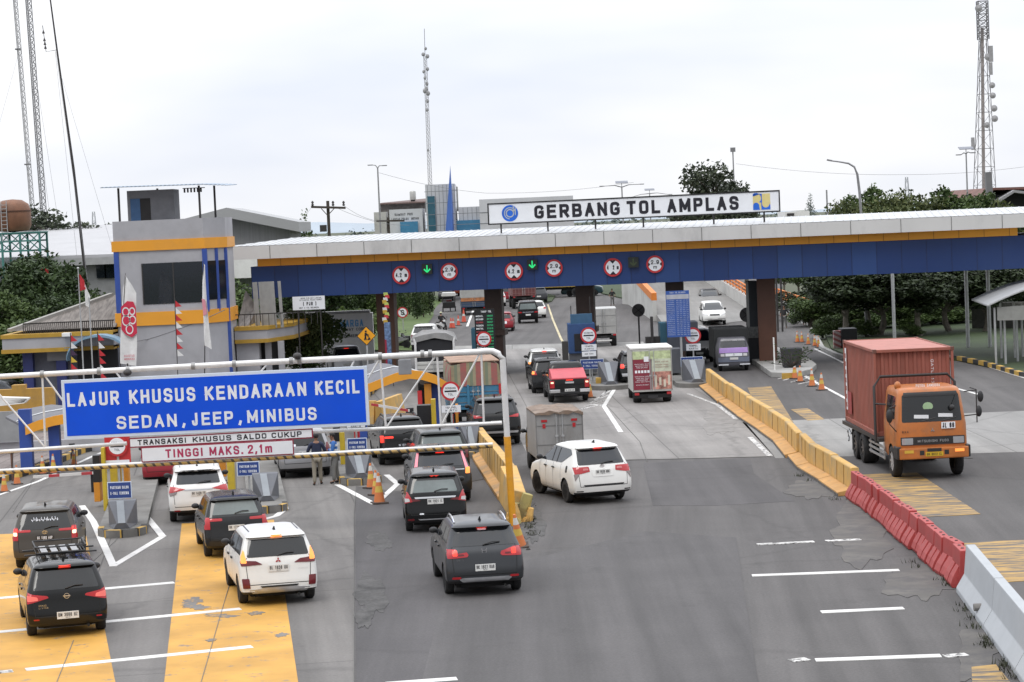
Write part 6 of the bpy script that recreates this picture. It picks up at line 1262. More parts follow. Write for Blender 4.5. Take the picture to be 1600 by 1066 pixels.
car('minivan','silver minivan stopped beside the two standing officers',(476,744),R(9),p_silver,'mpv',4.5,1.76,1.72,2.75,.85,.32,m_rim,glass=m_cglass,text='BK 1087 QY',platev=.86,lamps=[('tail_lamp',[(.68,.72),(.85,.72),(.85,1.2),(.74,1.2)],m_lampd),('plate_surround',[(-.35,.7),(.35,.7),(.38,.98),(-.38,.98)],m_silver,False),('sticker',[(-.62,1.1),(-.3,1.1),(-.3,1.18),(-.62,1.18)],m_signwhite,False,'rear',.014)])
car('minivan','black minivan with a lit square red lamp behind the lower gantry pipe',(629,724),R(9),p_black,'mpv',4.3,1.72,1.72,2.65,.8,.31,m_rimd,text='BK 1611 ZQ',platev=.72,lit3=False,pmat=m_platek,plm=m_ltr,lamps=[('tail_lamp',[(.36,.98),(.8,.98),(.8,1.05),(.36,1.05)],m_lit_r),('tail_lamp',[(.68,.84),(.82,.84),(.82,1.08),(.68,1.08)],m_lit_r,True,'rear',.018)],extras=rails(m_trim))
car('suv','dark green grey boxy car right of the black minivan with the lit lamp',(690,751),R(8),p_green,'mpv',4.5,1.78,1.72,2.75,.8,.33,m_rimd,glass=m_cglassl,rearwin=(.84,1.1,.84,1.5),platev=.8,text='BK 1302 JT',lamps=[('tail_lamp',[(.7,.8),(.84,.8),(.84,1.1),(.74,1.1)],m_lampd)])
car('suv','dark suv with tall lit orange and pink lamps ahead of the silver striped minivan',(689,783),R(6),p_dgrey,'suv',4.6,1.84,1.68,2.66,.9,.35,m_rim,rearwin=(.8,1.14,.86,1.46),platev=.8,text='BK 1989 RX',lit3=1.535,clad=.36,lamps=[('tail_lamp',[(.74,1.02),(.84,1.02),(.69,1.56),(.63,1.56)],M('pink lamp lens',(.75,.25,.3),.2,emit=.25),True,'rear',.014),('lit_lamp',[(.72,.9),(.86,.9),(.86,1.08),(.74,1.08)],m_lit_o,True,'rear',.02,.03),('chrome_strip',[(-.7,1.02),(.7,1.02),(.7,1.05),(-.7,1.05)],m_silver,False)])
car('minivan','black minivan with a silver strip across its tailgate behind the grey crossover with roof rails',(681,827),R(4),p_black,'mpv',4.27,1.7,1.66,2.74,.78,.3,m_rimd,glass=m_cglassl,rearwin=(.78,1.12,.76,1.43),text='BK 1921 IL',platev=.87,platew=.44,lit3=1.54,emb='letter_s',embv=1.07,lamps=[('tail_lamp',[(.62,.88),(.84,.84),(.86,1.13),(.76,1.15),(.66,.97)],m_lamp),('lamp_lens',[(.7,.89),(.83,.87),(.84,.97),(.72,.97)],m_clear,True,'rear',.018),('silver_strip',[(-.55,.955),(.55,.955),(.58,1.0),(-.58,1.0)],m_chrome,False,'rear',.016),('lamp_tail',[(.4,.9),(.64,.88),(.66,.96),(.5,.95)],m_lampd),('bumper_strip',[(-.45,.37),(.45,.37),(.5,.4),(-.5,.4)],m_silver,False,'rear',.014),('sticker',[(-.45,.52),(-.33,.52),(-.33,.56),(-.45,.56)],m_signwhite,False,'rear',.012),('window_surround',[(-.72,1.1),(.72,1.1),(.62,1.56),(-.62,1.56)],m_cglass,False,'rear',.003,.04),('reflector',[(.6,.36),(.78,.36),(.78,.42),(.6,.42)],m_lampd)])
def brv(b,t,lv,hw,L_,zs):
 rails(m_chrome,y0=.8,y1=2.35,h=.08)(b,t,lv,hw,L_,zs)
 mb=MB();letters(mb,'BR-V',b.hit('rear',-.56,.86)[0]+Vector((0,-.012,0)),X,Z,.16,.035,-.03);mb.build('badge_lettering',m_chrome,t,world=False)
 for sg in(-1,1):b.seam('left' if sg<0 else 'right',[(-1.2,.33),(.9,.33)],.05,m_silver,'sill_strip')
car('crossover','grey crossover with bright roof rails and a silver bumper strip nearest the camera',(754,924),R(7),p_grey,'suv',4.49,1.78,1.66,2.7,.86,.34,m_rimd,clad=.46,text='BK 1527 RAB',platev=.68,platew=.46,emb='letter_h',embv=1.05,rearwin=(.86,1.15,.86,1.5),lamps=[('tail_lamp',[(.36,.96),(.4,.92),(.84,.9),(.86,1.1),(.64,1.1),(.6,1.0),(.4,1.03)],m_lamp),('lamp_core',[(.62,.95),(.72,.95),(.72,1.07),(.62,1.07)],m_lit_r,True,'rear',.022),('lamp_bar',[(.46,.96),(.6,.955),(.6,.99),(.48,.99)],m_lampd,True,'rear',.02),('reflector',[(.56,.44),(.76,.44),(.76,.49),(.56,.49)],m_lamp),('silver_strip',[(-.52,.37),(.52,.37),(.6,.43),(.52,.46),(-.52,.46),(-.6,.43)],m_silver,False,'rear',.022,.02),('sticker',[(-.1,1.47),(.1,1.47),(.1,1.51),(-.1,1.51)],m_signwhite,False,'rear',.012),('high_brake_lamp',[(-.12,1.52),(.12,1.52),(.12,1.545),(-.12,1.545)],m_lit_r,False,'rear',.012,0)],extras=brv)
car('suv','big black suv with a silver bumper seen through the gantry, right of the blue notice',(775,694),R(4),p_black,'suv',4.8,1.86,1.84,2.75,.95,.38,m_rimd,rearwin=(.84,1.24,.84,1.6),clad=.42,platev=.9,text='BK 1150 XA',lamps=[('tail_lamp',[(.42,1.1),(.84,1.08),(.86,1.2),(.7,1.18)],m_lamp),('silver_strip',[(-.8,.5),(.8,.5),(.82,.58),(-.82,.58)],m_silver,False,'rear',.02)])
car('minivan','white minivan with dark mirrors crossing the open asphalt right of the orange post',(928,782),R(17),p_white,'mpvr',4.73,1.83,1.76,2.75,1.0,.35,m_rim,dlo=[(-1.0,1.17),(-1.72,1.46),(-1.5,1.6),(.3,1.62),(1.28,1.13)],text='BK 1620 ABC',platev=.95,platew=.46,emb='ovals',embv=1.12,rearwin=(.86,1.17,.94,1.6),steer=R(14),lit3=1.63,spokes=10,lamps=[('tail_lamp',[(.4,.98),(.86,.9),(.87,1.12),(.42,1.12)],m_lamp),('lamp_lens',[(.44,1.02),(.62,1.02),(.6,1.08),(.46,1.08)],M('pale red lens',(.6,.2,.2),.2),True,'rear',.018),('corner_lamp',[(.72,.93),(.87,.72),(.88,.92)],M('smoked lens',(),.2),True,'rear',.016),('bumper_slot',[(-.6,.56),(.6,.56),(.64,.6),(-.64,.6)],m_trim,False,'rear',.012),('reflector',[(.64,.4),(.84,.4),(.84,.43),(.64,.43)],m_trim),('plate_surround',[(-.32,.82),(.32,.82),(.36,1.03),(-.36,1.03)],p_white,False,'rear',.012)],extras=lambda b,t,lv,hw,L_,zs:b.patch('fuel_flap','left',[(-1.62,.92),(-1.46,.92),(-1.46,1.12),(-1.62,1.12)],m_trim,r=.05))
car('minivan','dark grey car squeezed left behind the red topped pickup',(858,613),R(3),p_dgrey,'mpv',4.3,1.72,1.68,2.65,.8,.31,m_rimd,rearwin=(.84,1.12,.84,1.5),platev=.8,text=None,lamps=[('tail_lamp',[(.6,.92),(.84,.92),(.84,1.12),(.68,1.12)],m_lamp),('lit_lamp',[(.72,.96),(.84,.96),(.84,1.1),(.72,1.1)],m_lit_o,True,'rear',.02)])
car('suv','white roofed car at the booth ahead of the pickup and the grey car',(852,596),R(2),p_white,'suv',4.5,1.78,1.7,2.7,.85,.33,m_rimd,rearwin=(.86,1.12,.9,1.5),clad=.95,platev=.8,text=None,lit3=1.6,lamps=[('tail_lamp',[(.62,.98),(.86,.98),(.86,1.08),(.66,1.08)],m_lit_o)])
car('suv','black suv with a lit tail lamp left of the printed box truck',(996,603),R(2),p_black,'suv',4.6,1.8,1.72,2.7,.85,.34,m_rimd,platev=.8,text=None,lamps=[('tail_lamp',[(.66,.95),(.86,.95),(.86,1.15),(.7,1.15)],m_lit_r),('silver_strip',[(-.8,.55),(.8,.55),(.82,.7),(-.82,.7)],m_silver,False)],extras=rails(m_chrome))
far=[('van','dark van seen from behind on the far road past the gate',(825.5,505),R(1),p_black,'van',3.9,1.66,1.86,[('tail_lamp',[(.5,.88),(.8,.88),(.8,.98),(.55,.98)],m_lamp),('chrome_strip',[(-.45,.9),(.45,.9),(.45,.97),(-.45,.97)],m_chrome,False)],m_cglassl),('car','white car half hidden behind the far dark van',(838,497),R(3),p_white,'hatch',4.0,1.7,1.5,[('tail_lamp',[(.6,.8),(.82,.8),(.82,.95),(.64,.95)],m_lamp)],None),('car','red hatchback right of the black electronic rate board',(786,518),R(-2),p_red,'hatch',4.0,1.7,1.5,[('tail_lamp',[(.6,.8),(.82,.8),(.82,.95),(.64,.95)],m_lampd),('plate_surround',[(-.35,.62),(.35,.62),(.35,.8),(-.35,.8)],m_signwhite,False)],None),('car','white hatchback just right of the second column under the canopy',(777,479),R(1),p_white,'suv',4.2,1.76,1.6,[('tail_lamp',[(.6,.9),(.82,.9),(.82,1.05),(.64,1.05)],m_lamp)],None),('car','far red car in the queue ahead of the white hatchback',(786,472),R(1),p_red,'mpv',4.2,1.7,1.66,[('tail_lamp',[(.6,.9),(.82,.9),(.82,1.05),(.64,1.05)],m_lampd)],None),('car','farthest dark red car in the queue under the canopy edge',(790,462),R(1),paint('dull red',(.18,.025,.03)),'mpv',4.2,1.7,1.7,[],None),('suv','white suv parked beside the grass bank near the police motorcycle',(664,547),R(-3),p_white,'suv',4.4,1.78,1.75,[('tail_lamp',[(.7,.8),(.84,.8),(.84,1.1),(.74,1.1)],m_lampd)],None),('minivan','silver minivan with lit red window lamp below the orange diamond sign',(542,588),R(9),p_silver,'mpv',4.5,1.76,1.78,[('high_brake_lamp',[(-.14,1.6),(.14,1.6),(.14,1.65),(-.14,1.65)],m_lit_r,False)],None)]
far+=[('car','far dark car left of the pale tarpaulin lorry, behind the rickshaw',(697,471),R(2),p_black,'hatch',4.0,1.7,1.5,[],None),('car','far orange red car at the canopy edge beyond the rickshaw',(707,463),R(2),paint('orange red',(.42,.08,.03)),'mpv',4.2,1.7,1.65,[],None),('car','far pale car at the canopy edge left of the second column',(728,462),R(2),p_silver,'mpv',4.2,1.7,1.65,[],None),('suv','far grey car in the queue right of the red container lorry',(842,474),R(2),p_grey,'suv',4.3,1.75,1.65,[],None)]
for nm,lb,px,hd,pm,pl,L_,W_,H_,lm,gl in far:car(nm,lb,px,hd,pm,pl,L_,W_,H_,min(2.6,L_*.61),.75,.31,m_rimd,lamps=lm,platev=.72,text=None,glass=gl,detail=False,antenna=False,group='cars on the far road' if px[1]<520 else 'vehicles at the toll gate')
car('car','dark car with white planks on it behind the fence at the far left',(8,668),R(60),p_black,'hatch',4.2,1.7,1.5,2.5,.8,.3,m_rimd,platev=None,detail=False,group='cars in the left lot')
car('car','dark sedan behind the ochre wall at the far left',(30,636),R(75),paint('slate',(.05,.055,.065),.3),'sedan',4.4,1.72,1.45,2.6,.9,.3,m_rimd,platev=None,detail=False,group='cars in the left lot')
def face(hl,gr,bumper=None,pv=.55,txt='BK 1344 KL'):
 def f(b,t,lv,hw,L_,zs):
  for pts,m,bo,nm in((hl,m_clear,True,'headlight'),(gr,m_chrome,False,'grille')):
   for pp in both(pts)if bo else[pts]:b.patch(nm,'front',pp,m,off=.012,r=.03)
  b.patch('grille_mesh','front',[(x*.92,z*.97+.02)for x,z in gr],m_trim,off=.02,r=.02)
  b.patch('lower_grille','front',[(-.5,.3),(.5,.3),(.55,.42),(-.55,.42)],m_trim,off=.012,r=.03);plate_on(b,None,0,pv,axis='front')
  b.seam('front',[(-hw*.86,.5),(hw*.86,.5)],.02,m_seam)
 return f
car('minivan','white minivan facing the camera on the ramp road under the canopy',(1116,508),R(180),p_white,'mpv',4.5,1.76,1.76,2.75,.85,.32,m_rimd,at_front=True,platev=None,detail=False,front=face([(.5,.74),(.84,.8),(.84,.92),(.5,.85)],[(-.4,.76),(.4,.76),(.42,.86),(-.42,.86)]),group='cars on the ramp')
car('suv','grey suv facing the camera behind the white minivan on the ramp',(1111,484),R(180),paint('mid grey',(.11,.11,.115),.3),'suv',4.7,1.82,1.8,2.75,.85,.35,m_rimd,at_front=True,platev=None,detail=False,front=face([(.5,.84),(.84,.88),(.84,1.0),(.5,.95)],[(-.4,.8),(.4,.8),(.42,.98),(-.42,.98)]),group='cars on the ramp')
# ================================================================== trucks
def lbox(name,m,par,x0,x1,y0,y1,z0,z1,bevel=0.):mb=MB();mb.box(x0,x1,y0,y1,z0,z1);return mb.build(name,m,par,world=False,bevel=bevel)
def truck_base(name,label,px,head,cat='truck',group='trucks at the toll gate'):return thing(name,label,cat,P(*px),head,group)
def chassis(t,y0,y1,w,z,wr,axles,rimm=None,dual=True,tw=.2):
 mb=MB()
 for sg in(-1,1):mb.box(sg*w*.28-.05,sg*w*.28+.05,y0+.1,y1,z-.2,z)
 for k in range(5):y=y0+.2+(y1-y0-.3)*k/4;mb.box(-w*.28,w*.28,y,y+.08,z-.17,z-.04)
 mb.build('chassis',m_under,t,world=False)
 for y in axles:
  for sg in(-1,1):wheel(t,sg*(w/2-.16),y,wr,tw if not dual else tw*1.8,rimm or m_rimd,6)
 lbox('axle',m_under,t,-w*.4,w*.4,axles[0]-.06,axles[0]+.06,wr-.07,wr+.07)
 # --- orange container truck, local frame: front axle at the origin, +y forwards
fa=P(1448,743);ct=thing('container_truck','orange flatbed truck facing the camera, carrying a rust red container','truck',fa,R(181.6),'trucks at the toll gate')
m_or=M('truck orange',(.45,.14,.028),.45,var=.14,dirt=.6,dirtcol=(.24,.12,.06),coat=.2);m_cont=M('container rust red',(.31,.1,.072),.65,var=.18,scale=.8,dirt=.6,dirtcol=(.17,.075,.055),stretch=(1,1,.4))
lv=[(.62,.1,.12,1.03,.1,.2),(.72,.0,.03,1.07,.1,.22),(1.0,.0,.0,1.09,.1,.22),(1.35,.0,.0,1.09,.1,.24),(1.7,.0,.03,1.09,.1,.24),(1.8,.0,.05,1.075,.1,.24),(2.2,.0,.12,1.03,.1,.24),(2.62,.0,.2,.98,.12,.24),(2.74,.03,.26,.95,.14,.26),(2.8,.08,.34,.9,.16,.28)]
cabL=2.2
class Cab:pass
cab_e=bpy.data.objects.new('cab',None)
def cab_body(t,lv,L_,y_off,m,name='cab',wells=()):
 me=shell(lv,L_,((.12,.02),(.4,.03)));me.v=[(x,y+y_off,z)for x,y,z in me.v]
 return Body(me,name,[m,m_trim],t,wells,.56,1.09)
cb=cab_body(ct,lv,cabL,.0,m_or,'cab',((0,.5),))
for y,st in((0,0),(-4.3,0),(-5.6,0)):
 for sg in(-1,1):wheel(ct,sg*(.95 if y==0 else .98),y,.5,.27 if y==0 else .5,m_rim if y==0 else m_rimd,8)
zw0,zw1=1.78,2.62
cb.patch('windscreen','front',[(-.93,zw0),(.93,zw0),(.87,zw1),(-.87,zw1)],m_cglass,r=.06);cb.patch('sun_visor','front',[(-.84,2.56),(.84,2.56),(.81,2.68),(-.81,2.68)],m_trim,off=.03)
for s_ in('left','right'):
 cb.patch('side_window',s_,[(-.75,1.85),(.6,1.85),(.5,2.55),(-.75,2.55)],m_cglass,r=.06);mb=MB();cb.seam(s_,[(-.85,.95),(-.85,2.62)],.02,mb=mb);cb.seam(s_,[(.68,1.15),(.68,1.8)],.02,mb=mb);mb.build('door_gap',m_seam,ct,world=False,fix=False)
cb.patch('grille','front',[(-.98,1.08),(.98,1.08),(.98,1.33),(-.98,1.33)],m_trim,off=.02,r=.02)
mb=MB();letters(mb,'MITSUBISHI FUSO',(0,cabL/2+.045,1.2),(-1,0,0),Z,.95,.075,.0);mb.build('grille_lettering',m_silver,ct,world=False)
for sg in(-1,1):
 cb.patch('headlight','front',[(sg*.62,1.1),(sg*.95,1.1),(sg*.95,1.3),(sg*.62,1.3)],M('headlight glass',(.5,.52,.55),.1,.5,coat=.6),off=.035,r=.02)
mb=MB();mb.box(-1.07,1.07,.95,1.27,.66,1.0);mb.build('bumper',m_or,ct,world=False,bevel=.04);lbox('side_step',m_trim,ct,1.0,1.14,.62,1.2,.66,1.04,.03);lbox('side_step',m_trim,ct,-1.14,-1.0,.62,1.2,.66,1.04,.03)
for x in(-.38,.38):lbox('bumper_slot',m_trim,ct,x-.07,x+.07,1.26,1.275,.78,.92)
for x in(-.78,.78):lbox('fog_lamp',m_lit_o if x<0 else m_yellow,ct,x-.14,x+.14,1.26,1.28,.85,.94)
lbox('plate_recess',m_trim,ct,-.22,.22,1.265,1.28,.88,.98);pl=lbox('licence_plate',m_platey,ct,-.27,.27,1.27,1.285,.74,.87);mb=MB();letters(mb,'BK 8512 CL',(0,1.288,.805),(-1,0,0),Z,.46,.075,0);mb.build('lettering',m_lblack,pl,world=False)
emblem(cb,'diamonds',0,1.52,.07,'front')
wp=lbox('unit_number_panel',m_signwhite,ct,-.7,-.27,1.12,1.13,1.56,1.76);mb=MB();letters(mb,'JL 66',(-.485,1.135,1.66),(-1,0,0),Z,.36,.15,.02);mb.build('lettering',m_lblack,wp,world=False)
mb=MB();letters(mb,'6X4',(.85,1.128,1.5),(-1,0,0),Z,.2,.07,.02);mb.build('badge_lettering',m_trim,ct,world=False)
for x0,x1,z in((-.65,-.2,1.9),(.1,.55,1.88)):mb=MB();h0,h1=cb.hit('front',x0,z),cb.hit('front',x1,z);f=lambda h,dz:h[0]+Vector((0,.012,dz));mb.extrude([f(h0,0),f(h1,.02),f(h1,.13),f(h0,.11)],(0,.006,0));mb.build('dash_paper',m_signwhite,ct,world=False)
h=cb.hit('front',.1,2.25);mb=MB();mb.extrude([h[0]+Vector((.16*math.cos(a),.015,.13*math.sin(a)))for a in[k*math.pi/8 for k in range(16)]],(0,.006,0));mb.build('windscreen_sticker',M('pale green sticker',(.35,.5,.3),.6),ct,world=False)
mb=MB()
for x in(.35,-.3):h=cb.hit('front',x,zw0+.02);mb.tube([h[0]+Vector((0,.02,0)),h[0]+Vector((-.45,.03,.1))],.014,5)
mb.build('wipers',m_trim,ct,world=False)
mb=MB();letters(mb,'PUTRA SAMUDRA',cb.hit('top',0,.6)[0]+Vector((0,.02,.05)),(-1,0,0),Z,.75,.09,.01);mb.build('roof_lettering',m_signwhite,ct,world=False)
mb=MB();mb.ball((.86,.2,2.86),.11,10,8,(1,1,1.3));mb.build('roof_lamp',m_or,ct,world=False,smooth=50)
mb=MB();mb.tube([(1.3,-1.4,.95),(1.3,-1.4,2.75),(1.1,-1.4,3.05),(-1.05,-1.4,3.05),(-1.28,-1.4,2.8),(-1.3,-1.4,.95)],.045,8);mb.tube([(1.3,-1.4,2.2),(1.0,-.9,2.2)],.03,6);mb.build('guard_frame',m_dark,ct,world=False,smooth=50)
mb=MB()
for z in(1.9,2.65):mb.tube([(-1.05,.9,z),(-1.38,1.12,z+.05)],.02,6)
mb.tube([(-1.38,1.12,1.7),(-1.38,1.12,2.72),(-1.2,1.05,2.78)],.02,6);mb.build('mirror_arm',m_dark,ct,world=False)
for z,x in((2.5,-1.5),(2.05,-1.44)):mb=MB();mb.ball((x,1.15,z),.16,10,8,(.6,.45,1.1));mb.build('side_mirror',m_trim,ct,world=False,smooth=50)
mb=MB();mb.tube([(1.06,.85,2.3),(1.3,1.0,2.25),(1.3,1.0,1.75),(1.08,.9,1.5)],.018,6);mb.build('mirror_arm',m_dark,ct,world=False);mb=MB();mb.ball((1.3,1.02,2.0),.18,10,8,(.6,.45,1.2));mb.build('side_mirror',m_trim,ct,world=False,smooth=50)
mb=MB();mb.ball((-.62,1.1,2.2),.09,10,8);mb.tube([(-.62,1.05,2.25),(-.8,1.0,2.6)],.012,5);mb.build('round_mirror',m_trim,ct,world=False)
lbox('deck',m_dark,ct,-1.22,1.22,-8.0,-1.25,.98,1.1);chassis_m=MB()
for sg in(-1,1):chassis_m.box(sg*.42-.06,sg*.42+.06,-7.9,.9,.66,.97)
chassis_m.build('chassis',m_under,ct,world=False)
for sg in(-1,1):
 mb=MB()
 for k in range(3):mb.box(sg*1.12-.02,sg*1.12+.02,-3.5,-.9,.48+k*.16,.55+k*.16)
 mb.box(sg*1.1-.02,sg*1.1+.02,-3.4,-3.3,.45,1.0);mb.box(sg*1.1-.02,sg*1.1+.02,-1.1,-1.0,.45,1.0);mb.build('side_guard',m_galv,ct,world=False)
 lbox('mudguard',m_under,ct,sg*1.0-.2,sg*1.0+.2,-6.3,-6.25,.25,.95)
mb=MB();mb.tube([(1.15,-6.7,.75),(1.2,-6.9,.9),(1.2,-7.1,.8),(1.15,-7.2,.6),(1.2,-6.95,.5)],.035,6);mb.build('cable_coil',m_galv,ct,world=False)
cz0,cz1,cw=1.11,3.88,1.245
cc=fa+Matrix.Rotation(R(181.6),3,'Z')@Vector((-.1,-4.85,cz0));co=thing('shipping_container','rust red corrugated shipping container standing on the orange truck','container',cc,R(180.6));y0,y1=-3.03,3.03;hh=cz1-cz0
def corr(a,b,n,depth,nrm,z0,z1,frac=.5):
 """corrugated sheet outline from a to b"""
 pts=[];a,b=Vector(a),Vector(b);d=(b-a);nrm=Vector(nrm)
 for k in range(n):
  for u,o in((0,0),(.3,0),(.42,1),(.88,1)):pts.append(a+d*((k+u)/n)+nrm*depth*o)
 pts.append(b);return pts
mb=MB()
for a,b,n,nr in(((-cw+.06,y1-.05,0),(cw-.06,y1-.05,0),9,(0,-1,0)),((cw-.04,y0+.08,0),(cw-.04,y1-.08,0),22,(-1,0,0)),((-cw+.04,y0+.08,0),(-cw+.04,y1-.08,0),22,(1,0,0))):
 q=corr(a,b,n,.05,nr,.1,hh-.08);mb.loft([[p+Z*.1,p+Z*(hh-.06),p+Vector(nr)*.06+Z*(hh-.06),p+Vector(nr)*.06+Z*.1]for p in q])
mb.build('corrugated_walls',m_cont,co,world=False)
mb=MB();rows=[]
for k in range(41):y=y0+.06+(y1-y0-.12)*k/40;rows.append([Vector((x,y,hh-.03+.018*(1 if k%2 else 0)))for x in(-cw+.04,cw-.04)]+[Vector((x,y,hh-.08))for x in(cw-.04,-cw+.04)])
mb.loft(rows);mb.build('roof',M('container roof faded',(.42,.17,.14),.6,var=.12,dirt=.4,dirtcol=(.28,.13,.1)),co,world=False)
mb=MB()
for sx_ in(-1,1):
 for yy in(y0,y1):mb.box(sx_*cw-.06,sx_*cw+.02,yy-.06,yy+.06,0,hh)
 mb.box(sx_*cw-.05,sx_*cw+.015,y0,y1,0,.14);mb.box(sx_*cw-.05,sx_*cw+.015,y0,y1,hh-.09,hh)
for yy in(y0,y1):mb.box(-cw,cw,yy-.055,yy+.05,0,.14);mb.box(-cw,cw,yy-.055,yy+.05,hh-.1,hh-.002)
mb.build('frame',m_cont,co,world=False,bevel=.01)
mb=MB()
for sx_ in(-1,1):
 for yy in(y0,y1):
  for z in(0,hh-.1):mb.box(sx_*cw-.08,sx_*cw+.025,yy-.08,yy+.08,z-.005,z+.11)
mb.build('corner_castings',M('dark casting',(.14,.06,.045),.7),co,world=False)
mb=MB();letters(mb,'GATU 1712 44',(-.62,y1+.022,hh*.62),(0,0,-1),(-1,0,0),1.35,.085,.0);mb.build('code_lettering',m_signwhite,co,world=False)
mb=MB();mb.box(cw+.0,cw+.012,y0+.22,y0+.46,.4,hh-.25);mb.build('white_stripe',m_signwhite,co,world=False);mb=MB()
for k in range(7):mb.box(cw+.012,cw+.018,y0+.27,y0+.41,.5+k*.28,.5+k*.28+.16)
mb.build('stripe_marks',m_cont,co,world=False);mb=MB();mb.box(cw+.001,cw+.008,y0+.5,y0+1.3,.3,1.05);mb.build('red_panel',M('darker red panel',(.3,.04,.04),.6),co,world=False)
# --- box trucks seen from the rear, origin at rear axle, +y forwards
def box_truck(name,label,px,head,w,zb,zt_,ln,wr,cabm,boxm,over=.7,cabh=None,doors=True,group='trucks at the toll gate',cabw=None,text=None):
 t=thing(name,label,'truck',P(*px),head,group);y0=-over;chassis(t,y0+.1,ln-over+1.6,w*.92,zb,wr,(0,ln-over+.5))
 bx=lbox('cargo_box',boxm,t,-w/2,w/2,y0,y0+ln,zb,zt_,.025)
 if doors:
  mb=MB()
  for x in(-w*.48,-.02,w*.48-.0):mb.box(x-.012,x+.012,y0-.012,y0-.002,zb+.05,zt_-.05)
  for z in(zb+(zt_-zb)*.3,zb+(zt_-zb)*.72):mb.box(-w*.46,w*.46,y0-.014,y0-.002,z-.012,z+.012)
  mb.build('door_frames',M('weathered rail',(.2,.2,.2),.6,.3),t,world=False)
  for x in(-.1,.1):mb=MB();mb.tube([(x,y0-.03,zb+.06),(x,y0-.03,zt_-.06)],.018,6);mb.box(x-.05,x+.05,y0-.05,y0-.01,zb+.7,zb+.76);mb.build('lock_rod',m_galv,t,world=False)
 cw_=(cabw or w*.9);ch=cabh or zt_-.1
 lvc=[(.45,.02,.06,cw_/2*.97,.1,.2),(.6,0,0,cw_/2,.1,.22),(ch*.6,0,.03,cw_/2,.1,.24),(ch*.64,0,.07,cw_/2*.98,.1,.24),(ch-.08,.0,.3,cw_/2*.88,.1,.22),(ch,.04,.4,cw_/2*.83,.12,.22)]
 me=shell(lvc,1.5,((.1,.02),(.3,.025)));me.v=[(x,y+y0+ln+.85,z)for x,y,z in me.v];cbb=Body(me,'cab',[cabm,m_trim],t)
 for s_ in('left','right'):yy=y0+ln+.85;cbb.patch('side_window',s_,[(yy-.55,ch*.66),(yy+.4,ch*.66),(yy+.2,ch-.12),(yy-.55,ch-.12)],m_cglass)
 for sg in(-1,1):mirror(t,sg*cw_/2,y0+ln+1.35,ch*.7,m_trim)
 lbox('rear_bumper',m_under,t,-w*.46,w*.46,y0-.03,y0+.08,zb-.28,zb-.12);
 for sg in(-1,1):lbox('tail_lamp',m_lamp,t,sg*w*.4-.1,sg*w*.4+.1,y0-.05,y0-.02,zb-.14,zb-.03)
 pl=lbox('licence_plate',m_platek,t,-.22,.22,y0-.05,y0-.035,zb-.3,zb-.16)
 return t,y0
m_alu=M('dirty aluminium box',(.3,.3,.3),.55,.25,var=.15,scale=1.2,dirt=.6,dirtcol=(.17,.155,.14),stretch=(1,1,.4))
t,y0=box_truck('box_truck','small weathered grey box truck ahead of the turning white minivan',(873,741),R(6),1.6,.62,2.12,2.5,.3,p_dgrey,m_alu,cabh=1.75)
mb=MB();q=[Vector((-.8+1.6*k/10,0,2.125+.02*math.sin(k*4.7)+(.06 if 0<k<10 else 0)))for k in range(11)]
mb.loft([[p+Y_ for Y_ in(Vector((0,y0-.06,-.02*(i%3))),Vector((0,y0+2.5,.02)),Vector((0,y0+2.5,-.05)),Vector((0,y0-.06,-.07-.03*(i%4))))]for i,p in enumerate(q)]);mb.build('torn_roof',M('rusty torn roof',(.2,.145,.11),.8,var=.4,scale=2.5,dirt=.6,dirtcol=(.28,.25,.22)),t,world=False)
for x in(-.5,.5):
 mb=MB();mb.box(x-.1,x+.1,y0-.02,y0-.014,1.82,1.9);mb.box(x-.06,x+.04,y0-.02,y0-.014,1.62,1.76);mb.build('red_sticker',m_lamp,t,world=False)
m_boxw=M('dirty white box',(.5,.5,.48),.55,var=.1,dirt=.35,dirtcol=(.3,.29,.26))
t,y0=box_truck('printed_box_truck','small box truck whose rear doors carry maroon and green printed panels',(1019,628),R(1),1.82,.52,2.46,3.0,.33,p_white,m_boxw,cabh=1.9)
pm_=[('maroon_print',(-.86,-.06,.62,2.0),M('maroon print',(.22,.025,.045),.5)),('green_print',(-.86,.86,2.0,2.36),M('lime print',(.45,.52,.3),.5,var=.4,scale=5)),('pale_print',(.0,.86,1.42,2.0),M('pale green print',(.52,.56,.44),.5,var=.2,scale=4)),('red_print',(.02,.86,.62,1.42),M('red and cream print',(.42,.2,.16),.5,var=.9,scale=4.5))]
for nm,(a,b_,c,d),m in pm_:lbox(nm,m,t,a,b_,y0-.024,y0-.016,c,d)
lbox('white_label',m_signwhite,t,-.36,-.14,y0-.032,y0-.025,1.88,2.12)
mb=MB()
for i,z in enumerate((1.78,1.7,1.62,1.22,1.14,1.06,.98,.84)):letters(mb,'MENYEDIAKAN ANEKA' if i%2 else 'PRODUK BEKU SEGAR',(-.46,y0-.03,z),X,Z,.66-.08*(i%3),.045,-.01)
for i in range(5):mb.box(-.78+.14*i,-.68+.14*i,y0-.032,y0-.026,1.38,1.5)
mb.build('white_print_lettering',m_signwhite,t,world=False);mb=MB()
for i,z in enumerate((1.86,1.72,1.62)):letters(mb,'FROZEN FOOD' if i else 'SIAP ANTAR',(.44,y0-.03,z),X,Z,.6,.055,0)
mb.build('dark_print_lettering',M('dark red ink',(.25,.05,.04),.5),t,world=False)
mb=MB()
for i in range(4):mb.box(.1+.2*i,.2+.2*i,y0-.03,y0-.025,.72+.08*(i%2),1.25-.1*(i%3))
mb.build('print_blocks',M('cream ink',(.6,.55,.45),.5),t,world=False)
lbox('top_frame',m_white,t,-.95,.95,y0-.03,y0+3,2.465,2.53)
